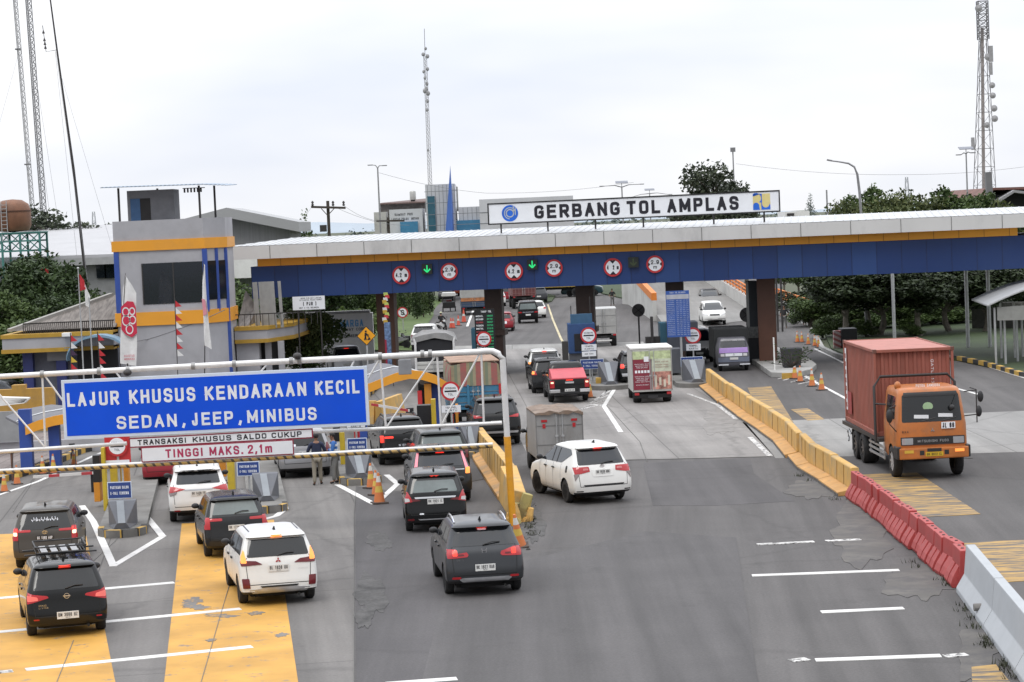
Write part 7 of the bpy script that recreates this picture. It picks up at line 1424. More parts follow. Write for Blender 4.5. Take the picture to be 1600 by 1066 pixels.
t,y0=box_truck('box_truck','pale grey box truck seen from behind right of the blue cabinet',(944,541),R(-1),1.75,.85,2.5,3.6,.36,p_white,M('clean grey box',(.42,.42,.41),.5,.1,dirt=.2),cabh=2.0);lbox('bumper_stripes',m_white,t,-.6,.5,y0-.06,y0-.035,.36,.46)
t,y0=box_truck('tarpaulin_truck','blue open truck under a faded red striped tarpaulin seen through the gantry',(744,676),R(5),1.97,1.0,1.98,4.6,.42,M('truck blue',(.05,.2,.34),.5,dirt=.3),M('truck blue',(),.5),cabh=2.3)
m_tarp=stripe_mat('striped tarpaulin',[(.36,.12,.11),(.36,.12,.11),(.3,.26,.16),(.2,.23,.16),(.34,.3,.2)],.62,(1,.9,0),rough=.85,dirt=.6)
mb=MB();rows=[]
for k in range(13):
 y=y0-.03+4.66*k/12;s_=.03*math.sin(k*2.3);rows.append([Vector((-1.0,y,1.95)),Vector((-1.02+s_,y,2.4)),Vector((-.97,y,2.78+s_)),Vector((-.4,y,2.9+.03*math.sin(k*1.7))),Vector((.4,y,2.92-s_)),Vector((.97,y,2.78)),Vector((1.02-s_,y,2.4)),Vector((1.0,y,1.95))])
mb.loft(rows);mb.build('tarpaulin',m_tarp,t,world=False,smooth=50)
mb=MB();mb.box(-1.0,1.0,y0-.05,y0+4,2.9,2.95);mb.build('tarpaulin_top',M('dusty orange canvas',(.34,.225,.165),.9,var=.3,dirt=.4),t,world=False,bevel=.02)
for x in(-.99,-.3,.3,.99):lbox('red_stake',m_red if abs(x)>.5 else M('truck blue',(),.5),t,x-.05,x+.05,y0-.06,y0-.005,1.0,2.0)
for z in(1.2,1.6):lbox('side_rail',M('truck blue',(),.5),t,-.98,.98,y0-.045,y0-.004,z-.03,z+.03)
t,y0=box_truck('canvas_truck','open truck with a grey canvas roof and dark interior behind the gantry',(682,609),R(2),2.0,.95,1.5,4.4,.42,p_white,m_boxw,cabh=2.2)
mb=MB();rows=[]
for k in range(9):
 y=y0+4.4*k/8;rows.append([Vector((x,y,z+.04*math.sin(k*2+x*4)))for x,z in((-1.2,2.52),(-1.1,2.7),(-.6,2.9),(0,2.95),(.6,2.9),(1.05,2.72),(1.18,2.52))]+[Vector((x,y,z))for x,z in((1.0,2.5),(0,2.7),(-1.0,2.5))])
mb.loft(rows);mb.build('canvas',M('grey canvas',(.27,.27,.27),.9,var=.25,dirt=.4),t,world=False,smooth=60)
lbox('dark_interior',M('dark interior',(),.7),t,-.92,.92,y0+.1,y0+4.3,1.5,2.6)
for x in(-.98,.98):mb=MB();mb.tube([(x,y0,1.0),(x,y0,2.45),(x*1.08,y0,2.7)],.06,8);mb.build('white_stake',m_steel_w,t,world=False)
px=(1146,579);t=thing('canopy_pickup','light truck with a purple nose and dark canopy facing the camera at the booth','truck',P(*px),R(180),'trucks at the toll gate')
lvc=[(.3,.05,.06,.8,.1,.2),(.42,0,.0,.84,.1,.22),(.8,0,.02,.85,.1,.24),(.98,0,.06,.85,.1,.24),(1.22,.0,.12,.84,.1,.24),(1.27,.0,.15,.83,.1,.24),(1.62,.0,.42,.74,.1,.22),(1.74,.04,.52,.7,.12,.22)]
me=shell(lvc,1.6,((.1,.02),(.3,.025)));me.v=[(x,y-.2,z)for x,y,z in me.v];cbb=Body(me,'cab',[M('cab grey',(.13,.13,.15),.4),m_trim],t)
cbb.patch('purple_panel','front',[(-.76,.98),(.76,.98),(.74,1.24),(-.74,1.24)],M('lilac paint',(.42,.27,.62),.35),off=.012);cbb.patch('windscreen','front',[(-.7,1.27),(.7,1.27),(.64,1.58),(-.64,1.58)],M('tinted car glass',(),.05),off=.012,r=.04);cbb.patch('windscreen_banner','front',[(-.65,1.59),(.65,1.59),(.62,1.68),(-.62,1.68)],M('grey banner',(.32,.32,.33),.6),off=.014)
mb=MB();letters(mb,'BINTANG',(.28,.5,1.635),(-1,0,0),Z,.45,.05,0);letters(mb,'JAYA',(-.3,.5,1.635),(-1,0,0),Z,.4,.05,0);mb.build('banner_lettering',m_lblack,t,world=False)
cbb.patch('grille','front',[(-.45,.8),(.45,.8),(.45,.95),(-.45,.95)],m_chrome,off=.014);cbb.patch('lower_mask','front',[(-.8,.5),(.8,.5),(.82,.74),(-.82,.74)],M('steel blue bumper',(.16,.18,.24),.4),off=.03);emblem(cbb,'diamonds',0,.87,.09,'front')
for sg in(-1,1):cbb.patch('headlight','front',[(sg*.5,.8),(sg*.7,.8),(sg*.7,.93),(sg*.5,.93)],m_clear,off=.02)
pl=lbox('licence_plate',m_platew,t,-.22,.22,.63,.65,.62,.74);lbox('white_strip',m_signwhite,t,-.84,-.3,.6,.64,.33,.39);lbox('white_strip',m_signwhite,t,.3,.84,.6,.64,.33,.39)
lbox('canopy',M('black canopy',(.025,.027,.028),.8),t,-.95,.92,-4.0,-.9,.6,2.22,.06);
for y in(.0,-3):
 for sg in(-1,1):wheel(t,sg*.7,y,.29,.18,m_rimd)
car('van','white van mostly hidden behind the round sign left of the purple truck',(1092,566),R(180),p_white,'van',4.0,1.66,1.95,2.4,.8,.3,m_rimd,at_front=True,platev=None,detail=False,front=face([(.5,.7),(.78,.7),(.78,.85),(.5,.85)],[(-.4,.7),(.4,.7),(.4,.84),(-.4,.84)]),clad=.8)
t=thing('pickup','black pickup with a red tonneau cover and chrome bumper at the middle booth','pickup',P(888,627),R(3),'vehicles at the toll gate');W2=.93
lvb=[(.38,.0,.0,.88,.1,.3),(.5,.0,.0,.92,.1,.35),(.8,.0,.0,.93,.1,.4),(1.0,.0,.05,.925,.1,.45),(1.1,.02,.3,.91,.1,.45)]
me=shell(lvb,5.3,((.03,.01),(.1,.012)));me.v=[(x,y+1.45,z)for x,y,z in me.v];bd_=Body(me,'body',[p_black,m_trim],t,((0,.38),(3.1,.38)),.46,.93,.5)
lvc=[(1.1,.02,.3,.86,.12,.3),(1.3,.08,.5,.83,.14,.3),(1.6,.2,.85,.75,.16,.26),(1.72,.28,1.05,.7,.16,.24),(1.78,.36,1.2,.64,.16,.24)]
me=shell(lvc,2.9,((.1,.015),(.3,.02)));me.v=[(x,y+1.75,z)for x,y,z in me.v];cbb=Body(me,'cab',[p_black,m_trim],t);cbb.patch('rear_window','rear',[(-.62,1.3),(.62,1.3),(.56,1.6),(-.56,1.6)],m_cglass,r=.04)
for s_ in('left','right'):cbb.patch('side_window',s_,[(.8,1.2),(2.4,1.2),(2.0,1.62),(.95,1.62)],m_cglass,r=.05);mirror(t,.9*(1 if s_=='right' else-1),2.3,1.25,m_trim)
mb=MB();mb.loft([[Vector((-.84,y,z0)),Vector((.84,y,z0)),Vector((.8,y,z1)),Vector((-.8,y,z1))]for y,z0,z1 in((-1.17,1.1,1.17),(-.9,1.1,1.24),(.3,1.1,1.5),(.55,1.1,1.52))]);mb.build('tonneau_cover',M('red tonneau',(.5,.07,.09),.5,var=.08),t,world=False,bevel=.03)
for sg in(-1,1):
 bd_.patch('tail_lamp','rear',[(sg*.7,.72),(sg*.9,.72),(sg*.9,1.06),(sg*.7,1.06)],m_lamp,off=.014);bd_.patch('lit_lamp','rear',[(sg*.74,.93),(sg*.86,.93),(sg*.86,1.0),(sg*.74,1.0)],m_lit_w,off=.022);lbox('chrome_bumper',m_chrome,t,min(sg*.45,sg*.93),max(sg*.45,sg*.93),-1.32,-1.15,.5,.66,.03)
for y in(0,3.1):
 for sg in(-1,1):wheel(t,sg*.8,y,.38,.24,m_rimd,6)
lbox('tailgate_handle',m_chrome,t,-.2,.2,-1.23,-1.19,.92,1.0);lbox('high_brake_lamp',m_lit_r,t,-.16,.16,-1.23,-1.19,1.05,1.09);pl=lbox('licence_plate',m_platew,t,-.23,.23,-1.26,-1.22,.52,.67);mb=MB();letters(mb,'BK 8290 EM',(0,-1.265,.61),X,Z,.38,.06,0);mb.build('lettering',m_lblack,pl,world=False);lbox('step_bumper',m_trim,t,-.45,.45,-1.3,-1.15,.45,.55)
t,y0=box_truck('container_lorry','dark red container lorry seen from behind on the far road',(818,482),R(3),2.35,1.25,3.7,6,.5,p_dgrey,M('dull red container',(.17,.06,.06),.7,var=.2),over=1.5,cabh=2.6,group='trucks on the far road')
mb=MB()
for k in range(8):x=-1.1+.31*k;mb.box(x,x+.04,y0-.03,y0-.005,1.3,3.65)
for z in(1.5,1.9,2.4,3.0):mb.box(-1.1,1.1,y0-.04,y0-.01,z,z+.03)
mb.build('door_bars',M('pale red bars',(.3,.16,.15),.6),t,world=False)
t,y0=box_truck('tarpaulin_lorry','lorry with pale tarpaulin and blue tail standing left of the second column',(741,492),R(2),2.4,.75,1.3,5,.45,p_dgrey,M('navy tail',(.04,.07,.13),.6),over=1.2,cabh=2.4,group='trucks on the far road')
mb=MB();mb.loft([[Vector((-1.2,y,1.6)),Vector((1.2,y,1.6)),Vector((1.15,y,3.1)),Vector((0,y,3.4)),Vector((-1.15,y,3.1))]for y in(y0-.02,y0+5)]);mb.build('tarpaulin',M('pale tarpaulin',(.4,.4,.39),.8,var=.12,dirt=.3),t,world=False,bevel=.04);lbox('orange_board',M('rusty orange board',(.42,.18,.08),.8,var=.4),t,-1.2,1.2,y0-.05,y0,1.3,1.6)
t=thing('dump_truck','yellow dump truck crossing the far junction','truck',P(862,465),R(82),'trucks on the far road');m_dy=M('dull yellow',(.45,.3,.04),.6,dirt=.3)
lbox('tipper_bed',m_dy,t,-1.1,1.1,-4.4,.6,1.1,2.2,.05);lbox('cab',m_dy,t,-1.05,1.05,.9,2.5,.7,2.5,.15);lbox('side_window',m_cglass,t,1.04,1.07,1.2,2.1,1.6,2.25);lbox('side_window',m_cglass,t,-1.07,-1.04,1.2,2.1,1.6,2.25);chassis(t,-4.3,2,2.1,1.05,.5,(-2.8,1.4))
for sg in(-1,1):
 for y in(-3.5,-2.4,-1.3,-.2):lbox('bed_rib',m_dy,t,sg*1.1-.05,sg*1.1+.05,y-.05,y+.05,1.1,2.2)
car('car','dark teal car crossing the far junction right of the middle column',(930,462),R(85),paint('teal',(.02,.05,.06)),'sedan',4.6,1.8,1.6,2.7,.9,.33,m_rimd,platev=None,detail=False,group='cars on the far road')
t=thing('motor_rickshaw','three wheeled rickshaw with a white canopy at the foot of the grass bank','rickshaw',P(702,487),R(0));lbox('body_tub',m_black,t,-.6,.6,-.5,1.0,.35,.95,.06);mb=MB();mb.loft([[Vector((-.7,y,1.55)),Vector((-.62,y,1.85)),Vector((.62,y,1.85)),Vector((.7,y,1.55)),Vector((.62,y,1.5)),Vector((-.62,y,1.5))]for y in(-.6,1.1)]);mb.build('canopy',M('white canvas',(.62,.62,.6),.8),t,world=False,bevel=.03)
for x in(-.58,.58):
 for y in(-.5,.95):mb=MB();mb.tube([(x,y,.9),(x,y,1.55)],.025,6);mb.build('canopy_pole',m_dark,t,world=False)
for x,y in((-.6,0),(.6,0),(0,1.6)):wheel(t,x if x else .06,y,.28,.1,m_rimd)
mb=MB();mb.bar((-.3,1.5,.95),(.3,1.5,.95),.04);mb.tube([(0,1.6,.3),(0,1.45,.95)],.03,6);mb.build('handlebar',m_dark,t,world=False);lbox('seat',M('red seat',(.2,.03,.03),.7),t,-.25,.25,.6,1.1,.95,1.1,.03)
def motorbike(label,px,head,group='motorcycles by the grass bank',cowl=m_black):
 t=thing('motorcycle',label,'motorcycle',P(*px),head,group)
 for y in(-.62,.62):
  mb=MB();mb.lathe([(.2,-.05),(.29,-.05),(.31,0),(.29,.05),(.2,.05),(.2,-.05)],(0,y,.31),18,'X');w_=mb.build('wheel',m_tyre,t,world=False,smooth=40);mb=MB()
  for k in range(5):a=k*2*math.pi/5;mb.bar((0,y,.31),(0,y+.22*math.cos(a),.31+.22*math.sin(a)),.03)
  mb.build('spokes',m_rim,w_,world=False)
 mb=MB();mb.loft([[Vector((sx_*w,y,z))for sx_,z in((-1,z0),(1,z0),(1,z1),(-1,z1))]for y,w,z0,z1 in((-.75,.06,.62,.75),(-.3,.13,.5,.8),(.1,.12,.35,.7),(.35,.14,.45,.85),(.5,.1,.6,1.0))]);mb.build('body',cowl,t,world=False,bevel=.03)
 mb=MB();mb.loft([[Vector((-.12,y,z)),Vector((.12,y,z)),Vector((.1,y,z+.07)),Vector((-.1,y,z+.07))]for y,z in((-.75,.78),(-.2,.74),(.1,.76))]);mb.build('seat',m_trim,t,world=False,bevel=.02)
 mb=MB();mb.tube([(0,.62,.31),(0,.45,.95)],.035,6);mb.tube([(-.36,.36,1.03),(-.1,.45,.98),(.1,.45,.98),(.36,.36,1.03)],.018,6);mb.build('handlebar',m_dark,t,world=False);mb=MB();mb.ball((0,.55,.9),.09,8,6);mb.build('headlight',m_clear,t,world=False)
 for sg in(-1,1):mb=MB();mb.ball((sg*.3,.4,1.15),.06,8,6,(1,.4,.7));mb.build('mirror',m_trim,t,world=False)
 return t
motorbike('parked motorcycle with a grey cowl, leftmost beside the grass bank',(624,545),R(60),cowl=p_silver);motorbike('parked black motorcycle, rightmost of the two standing beside the grass bank',(637,543),R(50))
motorbike('white police motorcycle carrying a rider beside the white parked suv',(690,519),R(-25),cowl=p_white);motorbike('motorcycle standing under the trees beyond the planter',(1253,507),R(70))
# ================================================================== people
def skin(name,nodes,edges,mat,parent,sub=1):
 me=bpy.data.meshes.new(name);ks=list(nodes);me.from_pydata([nodes[k][0]for k in ks],[(ks.index(a),ks.index(b))for a,b in edges],[])
 ob=bpy.data.objects.new(name,me);COL.objects.link(ob);md=ob.modifiers.new('s','SKIN');md.use_smooth_shade=True
 for i,k in enumerate(ks):r=nodes[k][1];sv=me.skin_vertices[0].data[i];sv.radius=r if isinstance(r,tuple)else(r,r);sv.use_root=(i==0)
 sd=ob.modifiers.new('d','SUBSURF');sd.levels=sub;sd.render_levels=sub
 dg=bpy.context.evaluated_depsgraph_get();nm=bpy.data.meshes.new_from_object(ob.evaluated_get(dg));bpy.data.objects.remove(ob);bpy.data.meshes.remove(me)
 nm.materials.clear();nm.materials.append(mat);nm.name=name;o=bpy.data.objects.new(name,nm);COL.objects.link(o);o.parent=parent;PM[o.name]=Matrix.Identity(4);return o
m_skin=M('brown skin',(.23,.12,.075),.6,var=.06);m_hair=M('black hair',(.012,.01,.01),.6);m_shoe=M('black shoe',(.015,.014,.014),.5)
def person(label,px,head,h=1.68,shirt=None,trousers=None,arms=((.28,.05,.95),(.28,.05,.95)),elb=None,step=.08,lean=0.,cap=None,vest=None,nod=0.,sit=False,group=None,z=0.,hands=True):
 """arms: hand position (out, forward, up) per side as fractions of 1.7 m"""
 t=thing('person',label,'person',P(*px)+Z*z,head,group);s=h/1.7;V=lambda x,y,zz:Vector((x*s,(y+lean*max(0,zz-.9))*s,zz*s))
 N={'pelvis':(V(0,0,.93),(.135*s,.1*s)),'waist':(V(0,.0,1.06),(.125*s,.09*s)),'chest':(V(0,.0,1.27),(.155*s,.105*s)),'neckb':(V(0,-.01,1.42),(.085*s,.07*s)),'neck':(V(0,.0,1.48),.052*s),'jaw':(V(0,.02+nod*.4,1.545),(.062*s,.07*s)),'skull':(V(0,.01+nod,1.635),(.076*s,.092*s)),'crown':(V(0,.0+nod,1.69),(.05*s,.06*s))}
 E=[('pelvis','waist'),('waist','chest'),('chest','neckb'),('neckb','neck'),('neck','jaw'),('jaw','skull'),('skull','crown')]
 S={};T_={}
 for sg,n,arm in((-1,'l',arms[0]),(1,'r',arms[1])):
  sh=V(sg*.185,-.01,1.39);hd=V(sg*arm[0],arm[1],arm[2]);up=.29*s;fo=.26*s;d=hd-sh;dl=min(d.length,(up+fo)*.985);d=d.normalized();hd=sh+d*dl
  a=(up*up-fo*fo+dl*dl)/(2*dl);hh_=math.sqrt(max(0,up*up-a*a));side_=Vector((sg*.6,-1,-.3));side_=(side_-d*side_.dot(d)).normalized();el=sh+d*a+side_*hh_
  N[n+'sh']=(sh,.062*s);N[n+'el']=(el,.043*s);N[n+'wr']=(hd,(.03*s,.026*s));fd=(hd-el).normalized();N[n+'palm']=(hd+fd*.07*s,(.042*s,.022*s));E+=[('neckb',n+'sh'),(n+'sh',n+'el'),(n+'el',n+'wr'),(n+'wr',n+'palm')]
  if hands:
   u=fd.cross(Vector((sg,.3,0))).normalized()
   for k,(o,ln)in enumerate(((-.032,.07),(-.011,.085),(.011,.08),(.03,.062))):
    b0=hd+fd*.075*s+u*o*s;m1=b0+fd*ln*.5*s;tp=m1+(fd*.85+Vector((-sg*.5,0,0))).normalized()*ln*.5*s;N[n+'f%d'%k]=(b0,.0095*s);N[n+'g%d'%k]=(m1,.009*s);N[n+'h%d'%k]=(tp,.007*s);E+=[(n+'palm',n+'f%d'%k),(n+'f%d'%k,n+'g%d'%k),(n+'g%d'%k,n+'h%d'%k)]
   b0=hd+fd*.03*s-u*.035*s;tp=b0+(fd*.7-u*.6).normalized()*.055*s;N[n+'t0']=(b0,.012*s);N[n+'t1']=(tp,.009*s);E+=[(n+'wr',n+'t0'),(n+'t0',n+'t1')]
  if sit:kn,an=V(sg*.2,.38,.82),V(sg*.22,.3,.42)
  else:kn,an=V(sg*.105,.03+sg*step*.55,.5),V(sg*.115,sg*step,.09)
  hp=V(sg*.09,0,.88);N[n+'hp']=(hp,(.1*s,.1*s));N[n+'kn']=(kn,.058*s);N[n+'an']=(an,.04*s);N[n+'to']=(an+Vector((sg*.03,.15,-.055))*s,(.042*s,.03*s));E+=[('pelvis',n+'hp'),(n+'hp',n+'kn'),(n+'kn',n+'an'),(n+'an',n+'to')]
 body=skin('body',N,E,m_skin,t)
 k=1.16;g=lambda nm,f=k,add=.012:(N[nm][0],tuple(r*f+add*s*.5 for r in N[nm][1])if isinstance(N[nm][1],tuple)else N[nm][1]*f+add*s*.5)
 sh_n={n:g(n)for n in('chest','waist','neckb')};sh_n['hem']=(N['pelvis'][0]-Z*.03*s,(.15*s,.118*s));se=[('chest','waist'),('waist','hem'),('chest','neckb')]
 for n in 'lr':sh_n[n+'sh']=g(n+'sh');sh_n[n+'el']=g(n+'el',1.3);sh_n[n+'cf']=(N[n+'el'][0].lerp(N[n+'wr'][0],.75 if vest else .1),.05*s);se+=[('neckb',n+'sh'),(n+'sh',n+'el'),(n+'el',n+'cf')]
 so=skin('shirt',sh_n,se,shirt,t)
 tr={'pelvis':(N['pelvis'][0]-Z*.01,(.142*s,.108*s))};te=[]
 for n in 'lr':tr[n+'hp']=g(n+'hp',1.08);tr[n+'kn']=g(n+'kn',1.2);tr[n+'an']=(N[n+'an'][0],.064*s);te+=[('pelvis',n+'hp'),(n+'hp',n+'kn'),(n+'kn',n+'an')]
 skin('trousers',tr,te,trousers,t)
 for n in 'lr':skin('shoe',{'a':(N[n+'an'][0]-Z*.03*s,.05*s),'b':(N[n+'to'][0],(.05*s,.036*s))},[('a','b')],m_shoe,t)
 hc=N['skull'][0];mb=MB();mb.ball(hc+Vector((0,-.012,.03))*s,.098*s,12,8,(.95,1.08,.88));hr_=mb.build('hair',m_hair,t,world=False,smooth=60)
 for v in hr_.data.vertices:
  if v.co.y>hc.y+.05*s and v.co.z<hc.z+.05*s:v.co.y=hc.y+.05*s
 mb=MB();mb.ball(hc+Vector((0,.105,-.025))*s,.017*s,8,6,(.8,1,1.3))
 for sg in(-1,1):mb.ball(hc+Vector((sg*.083,.0,-.015))*s,.024*s,8,6,(.4,.8,1.2))
 mb.build('nose_and_ears',m_skin,body,world=False,smooth=60)
 mb=MB()
 for sg in(-1,1):mb.ball(hc+Vector((sg*.032,.092,.0))*s,.011*s,8,6,(1.2,.5,.7))
 mb.build('eyes',m_lblack,body,world=False);mb=MB();mb.ball(hc+Vector((0,.088,-.07))*s,.02*s,8,6,(1.2,.4,.35));mb.build('mouth',M('lip',(.2,.07,.06),.6),body,world=False)
 if cap:mb=MB();mb.ball(hc+Vector((0,-.005,.05))*s,.104*s,12,8,(1,1.1,.75));mb.box(hc.x-.07*s,hc.x+.07*s,hc.y+.06*s,hc.y+.19*s,hc.z+.035*s,hc.z+.05*s);mb.build('cap',cap,t,world=False,smooth=50)
 if vest:
  mb=MB();c=N['chest'][0]
  for z_ in(-.12,.04):mb.lathe([(.2*s,z_-.035),(.2*s,z_+.035)],(0,0,0),18,T=Matrix.Translation(c)@Matrix.Diagonal((1,.72,1,1)))
  mb.build('reflective_bands',vest,t,world=False)
 return t
m_navyc=M('navy cloth',(.022,.03,.065),.85,var=.2);m_khaki=M('khaki cloth',(.25,.225,.18),.9,var=.12);m_greyc=M('grey cloth',(.17,.17,.165),.9,var=.12);m_darkc=M('dark cloth',(.03,.03,.033),.9);m_bluec=M('bright blue cloth',(.03,.12,.36),.8,var=.25)
person('officer in navy polo and khaki trousers with dark cap, hands to the silver minivan',(497,758),R(8),1.68,m_navyc,m_khaki,((.26,.3,1.02),(.28,.28,1.0)),step=.13,cap=m_darkc)
person('worker in blue and white jacket and grey trousers beside the striped kerb',(526,755),R(95),1.66,m_bluec,m_greyc,((.2,.32,1.05),(.25,.3,1.1)),step=-.08,lean=.12,vest=M('white bands',(.6,.63,.66),.6))
person('person walking on the far road left of the ramp wall in dark clothes',(957,478),R(170),1.6,m_darkc,m_greyc,step=.16,hands=False)
person('person in dark clothes standing beyond the brown rightmost column',(1226,513),R(160),1.6,m_darkc,m_greyc,step=.1,hands=False)
person('person in black beside the motorcycle under the trees',(1257,508),R(200),1.55,m_darkc,m_darkc,step=.05,hands=False)
person('police rider in black with a pale helmet seated on the white motorcycle',(690,519),R(-25),1.62,m_darkc,m_darkc,((.3,.4,1.08),(.3,.4,1.08)),sit=True,cap=M('pale helmet',(.6,.62,.4),.4),hands=False,z=-.08)
person('person in a white shirt standing on the upper grass bank by the trees',(678,481),R(180),1.6,m_signwhite,m_darkc,step=.05,hands=False,z=1.2)
# ================================================================== trees, towers, poles, flags
def leaf_mat(name,a,b,rough=.6):
 m=bpy.data.materials.new(name);m.use_nodes=True;n,l=m.node_tree.nodes,m.node_tree.links;p=n['Principled BSDF'];p.inputs['Roughness'].default_value=rough;p.inputs['Specular IOR Level'].default_value=.3
 t=n.new('ShaderNodeTexCoord');z=n.new('ShaderNodeTexNoise');z.inputs['Scale'].default_value=.9;z.inputs['Detail'].default_value=5;l.new(t.outputs['Object'],z.inputs['Vector'])
 g_=n.new('ShaderNodeNewGeometry');ad=n.new('ShaderNodeMath');ad.operation='MULTIPLY_ADD';l.new(g_.outputs['Random Per Island'],ad.inputs[0]);ad.inputs[1].default_value=.45;l.new(z.outputs[0],ad.inputs[2])
 r=n.new('ShaderNodeValToRGB');r.color_ramp.elements[0].position=.45;r.color_ramp.elements[1].position=1.0;r.color_ramp.elements[0].color=list(a)+[1];r.color_ramp.elements[1].color=list(b)+[1];l.new(ad.outputs[0],r.inputs[0]);l.new(r.outputs[0],p.inputs['Base Color'])
 p.inputs['Subsurface Weight'].default_value=0
 return m
LF={'dark':leaf_mat('dark foliage',(.02,.036,.012),(.05,.085,.024)),'mid':leaf_mat('green foliage',(.034,.06,.017),(.09,.135,.038)),'rusty':leaf_mat('flowering foliage',(.032,.055,.016),(.11,.125,.042)),'far':leaf_mat('haze tinted foliage',(.1,.13,.12),(.15,.18,.16)),'grey':leaf_mat('grey green foliage',(.03,.042,.026),(.07,.085,.05)),'shade':leaf_mat('shade darkened foliage',(.012,.02,.008),(.032,.05,.016)),'lime':leaf_mat('lime foliage',(.06,.1,.02),(.13,.19,.04))}  # shade leaves darkened to stand for grove shade; far leaves greyed for haze
m_bark=M('bark',(.09,.075,.06),.9,var=.3,scale=6,bump=.3);m_barkp=M('pale bark',(.2,.18,.15),.9,var=.25,scale=4)
def crown_mesh(seed,blobs,n,size):
 """leaf clumps through the volume of several ellipsoids (x, y, z, rx, ry, rz)"""
 r=random.Random(seed);vs,fs=[],[];tw=sum(b[3]*b[4]*b[5]for b in blobs)
 for b in blobs:
  for _ in range(int(n*b[3]*b[4]*b[5]/tw)):
   a,c=r.uniform(0,2*math.pi),r.uniform(-1,1);k=r.random()**.38;k*=1+.22*math.sin(a*3+b[0]*7)*math.sin(c*4+b[2]);q=math.sqrt(1-c*c)
   p=Vector((b[0]+b[3]*k*q*math.cos(a),b[1]+b[4]*k*q*math.sin(a),b[2]+b[5]*k*c));s=size*r.uniform(.55,1.35)
   d1=Vector((r.gauss(0,1),r.gauss(0,1),r.gauss(0,.6))).normalized();d2=d1.cross(Vector((r.gauss(0,1),r.gauss(0,1),r.gauss(0,1)))).normalized();o=len(vs)
   vs+=[p-d1*s*.5,p+d2*s*.28,p+d1*s*.55,p-d2*s*.28];fs.append((o,o+1,o+2,o+3))
 me=bpy.data.meshes.new('crown');me.from_pydata(vs,[],fs);return me
def tree_kind(seed,h,w,leaf,bark=m_bark,trunk=.3,n=5200,size=.3,clumps=9,name='tree',lean=0.):
 r=random.Random(seed);t=thing(name,'','tree',(0,0,0));zc=h*(trunk+1)/2;hz=h*(1-trunk)/2
 bl=[(0,0,zc,w*.3,w*.3,hz*.75)]
 for k in range(clumps):
  a=2*math.pi*k/clumps+r.uniform(-.4,.4);u=r.uniform(-.85,.85);rad=w*.36*math.sqrt(max(.15,1-u*u));s=r.uniform(.16,.26)*w
  bl.append((rad*math.cos(a),rad*math.sin(a),zc+hz*u*.85,s,s,s*r.uniform(.6,.9)*min(1.4,hz/w*2)))
 me=crown_mesh(seed,bl,n,size);me.materials.append(LF[leaf]);link('crown',me,t,False)
 mb=MB();tip=h*.8;q=[Vector((lean*z/h+.06*w*math.sin(z*1.3+seed)*(z/h),.05*w*math.sin(z+seed),z))for z in[tip*k/6 for k in range(7)]];mb.tube(q,[max(.04,w*.045*(1-k/8))for k in range(7)],8)
 for b in bl[1:]:z0=max(h*trunk*.8,b[2]-b[3]*1.2);mb.tube([Vector((lean*z0/h,0,z0)),Vector((b[0]*.5,b[1]*.5,(z0+b[2])/2)),Vector(b[:3])],[w*.022,w*.015,.02],5)
 mb.build('trunk',bark,t,world=False);return t
def cypress(seed,h,w,leaf):
 r=random.Random(seed);t=thing('columnar_tree','','tree',(0,0,0));bl=[(r.uniform(-.08,.08)*w,r.uniform(-.08,.08)*w,h*(.14+.8*k/9),w*.5*(1.05-.75*(k/9)**1.6)*r.uniform(.85,1.1),w*.5*(1.05-.75*(k/9)**1.6),h*.085)for k in range(10)]
 me=crown_mesh(seed,bl,2600,.3);me.materials.append(LF[leaf]);link('crown',me,t,False);mb=MB();mb.tube([(0,0,0),(0,0,h*.9)],[.14,.04],7);mb.build('trunk',m_bark,t,world=False);return t
KIND={}
def plant(kind_,px,Y,top,label,group=None,wide=None,flip=0.):
 """stand a tree at photo column px and distance Y, its top at photo row top"""
 if kind_ not in KIND:KIND[kind_]=KD[kind_]()
 src=KIND[kind_];p=W(px,top,Y);h0=KH[kind_];s=max(.2,p.z/h0)
 if not src['label']:o=src;o.location=(p.x,Y,0);o['label']=label;o.rotation_euler.z=flip
 else:o=copy_tree(src,(p.x,Y,0),flip,label)
 if group:o['group']=group
 o.scale=(wide or s,wide or s,s);return o
KH={'broad':9,'broad2':9,'bush':5,'round':12,'col':10,'col2':10,'rusty':8,'grey':8,'shrub':3,'cone':11,'dbush':5,'dtree':9}
KD={'dbush':lambda:tree_kind(51,5,5.2,'shade',trunk=.05,n=5000,size=.3,name='bush'),'dtree':lambda:tree_kind(53,9,6.5,'shade',m_barkp,.32,8000,.38,10),'broad':lambda:tree_kind(3,9,7,'dark',trunk=.28,n=8000,size=.38),'broad2':lambda:tree_kind(8,9,6,'mid',m_barkp,.34,7000,.36,8),'bush':lambda:tree_kind(5,5,5.4,'mid',trunk=.05,n=5000,size=.3,name='bush'),'round':lambda:tree_kind(12,12,8,'grey',trunk=.3,n=6500,size=.42,clumps=13),'col':lambda:cypress(4,10,2.2,'dark'),'col2':lambda:cypress(9,10,2.6,'mid'),'rusty':lambda:tree_kind(17,8,8,'rusty',trunk=.25,n=8000,size=.34,clumps=11),'grey':lambda:tree_kind(21,8,6,'grey',m_barkp,.4,5500,.36,8),'shrub':lambda:tree_kind(27,3,3,'lime',trunk=.04,n=2200,size=.26,name='shrub'),'cone':lambda:cypress(31,11,3.4,'far')}
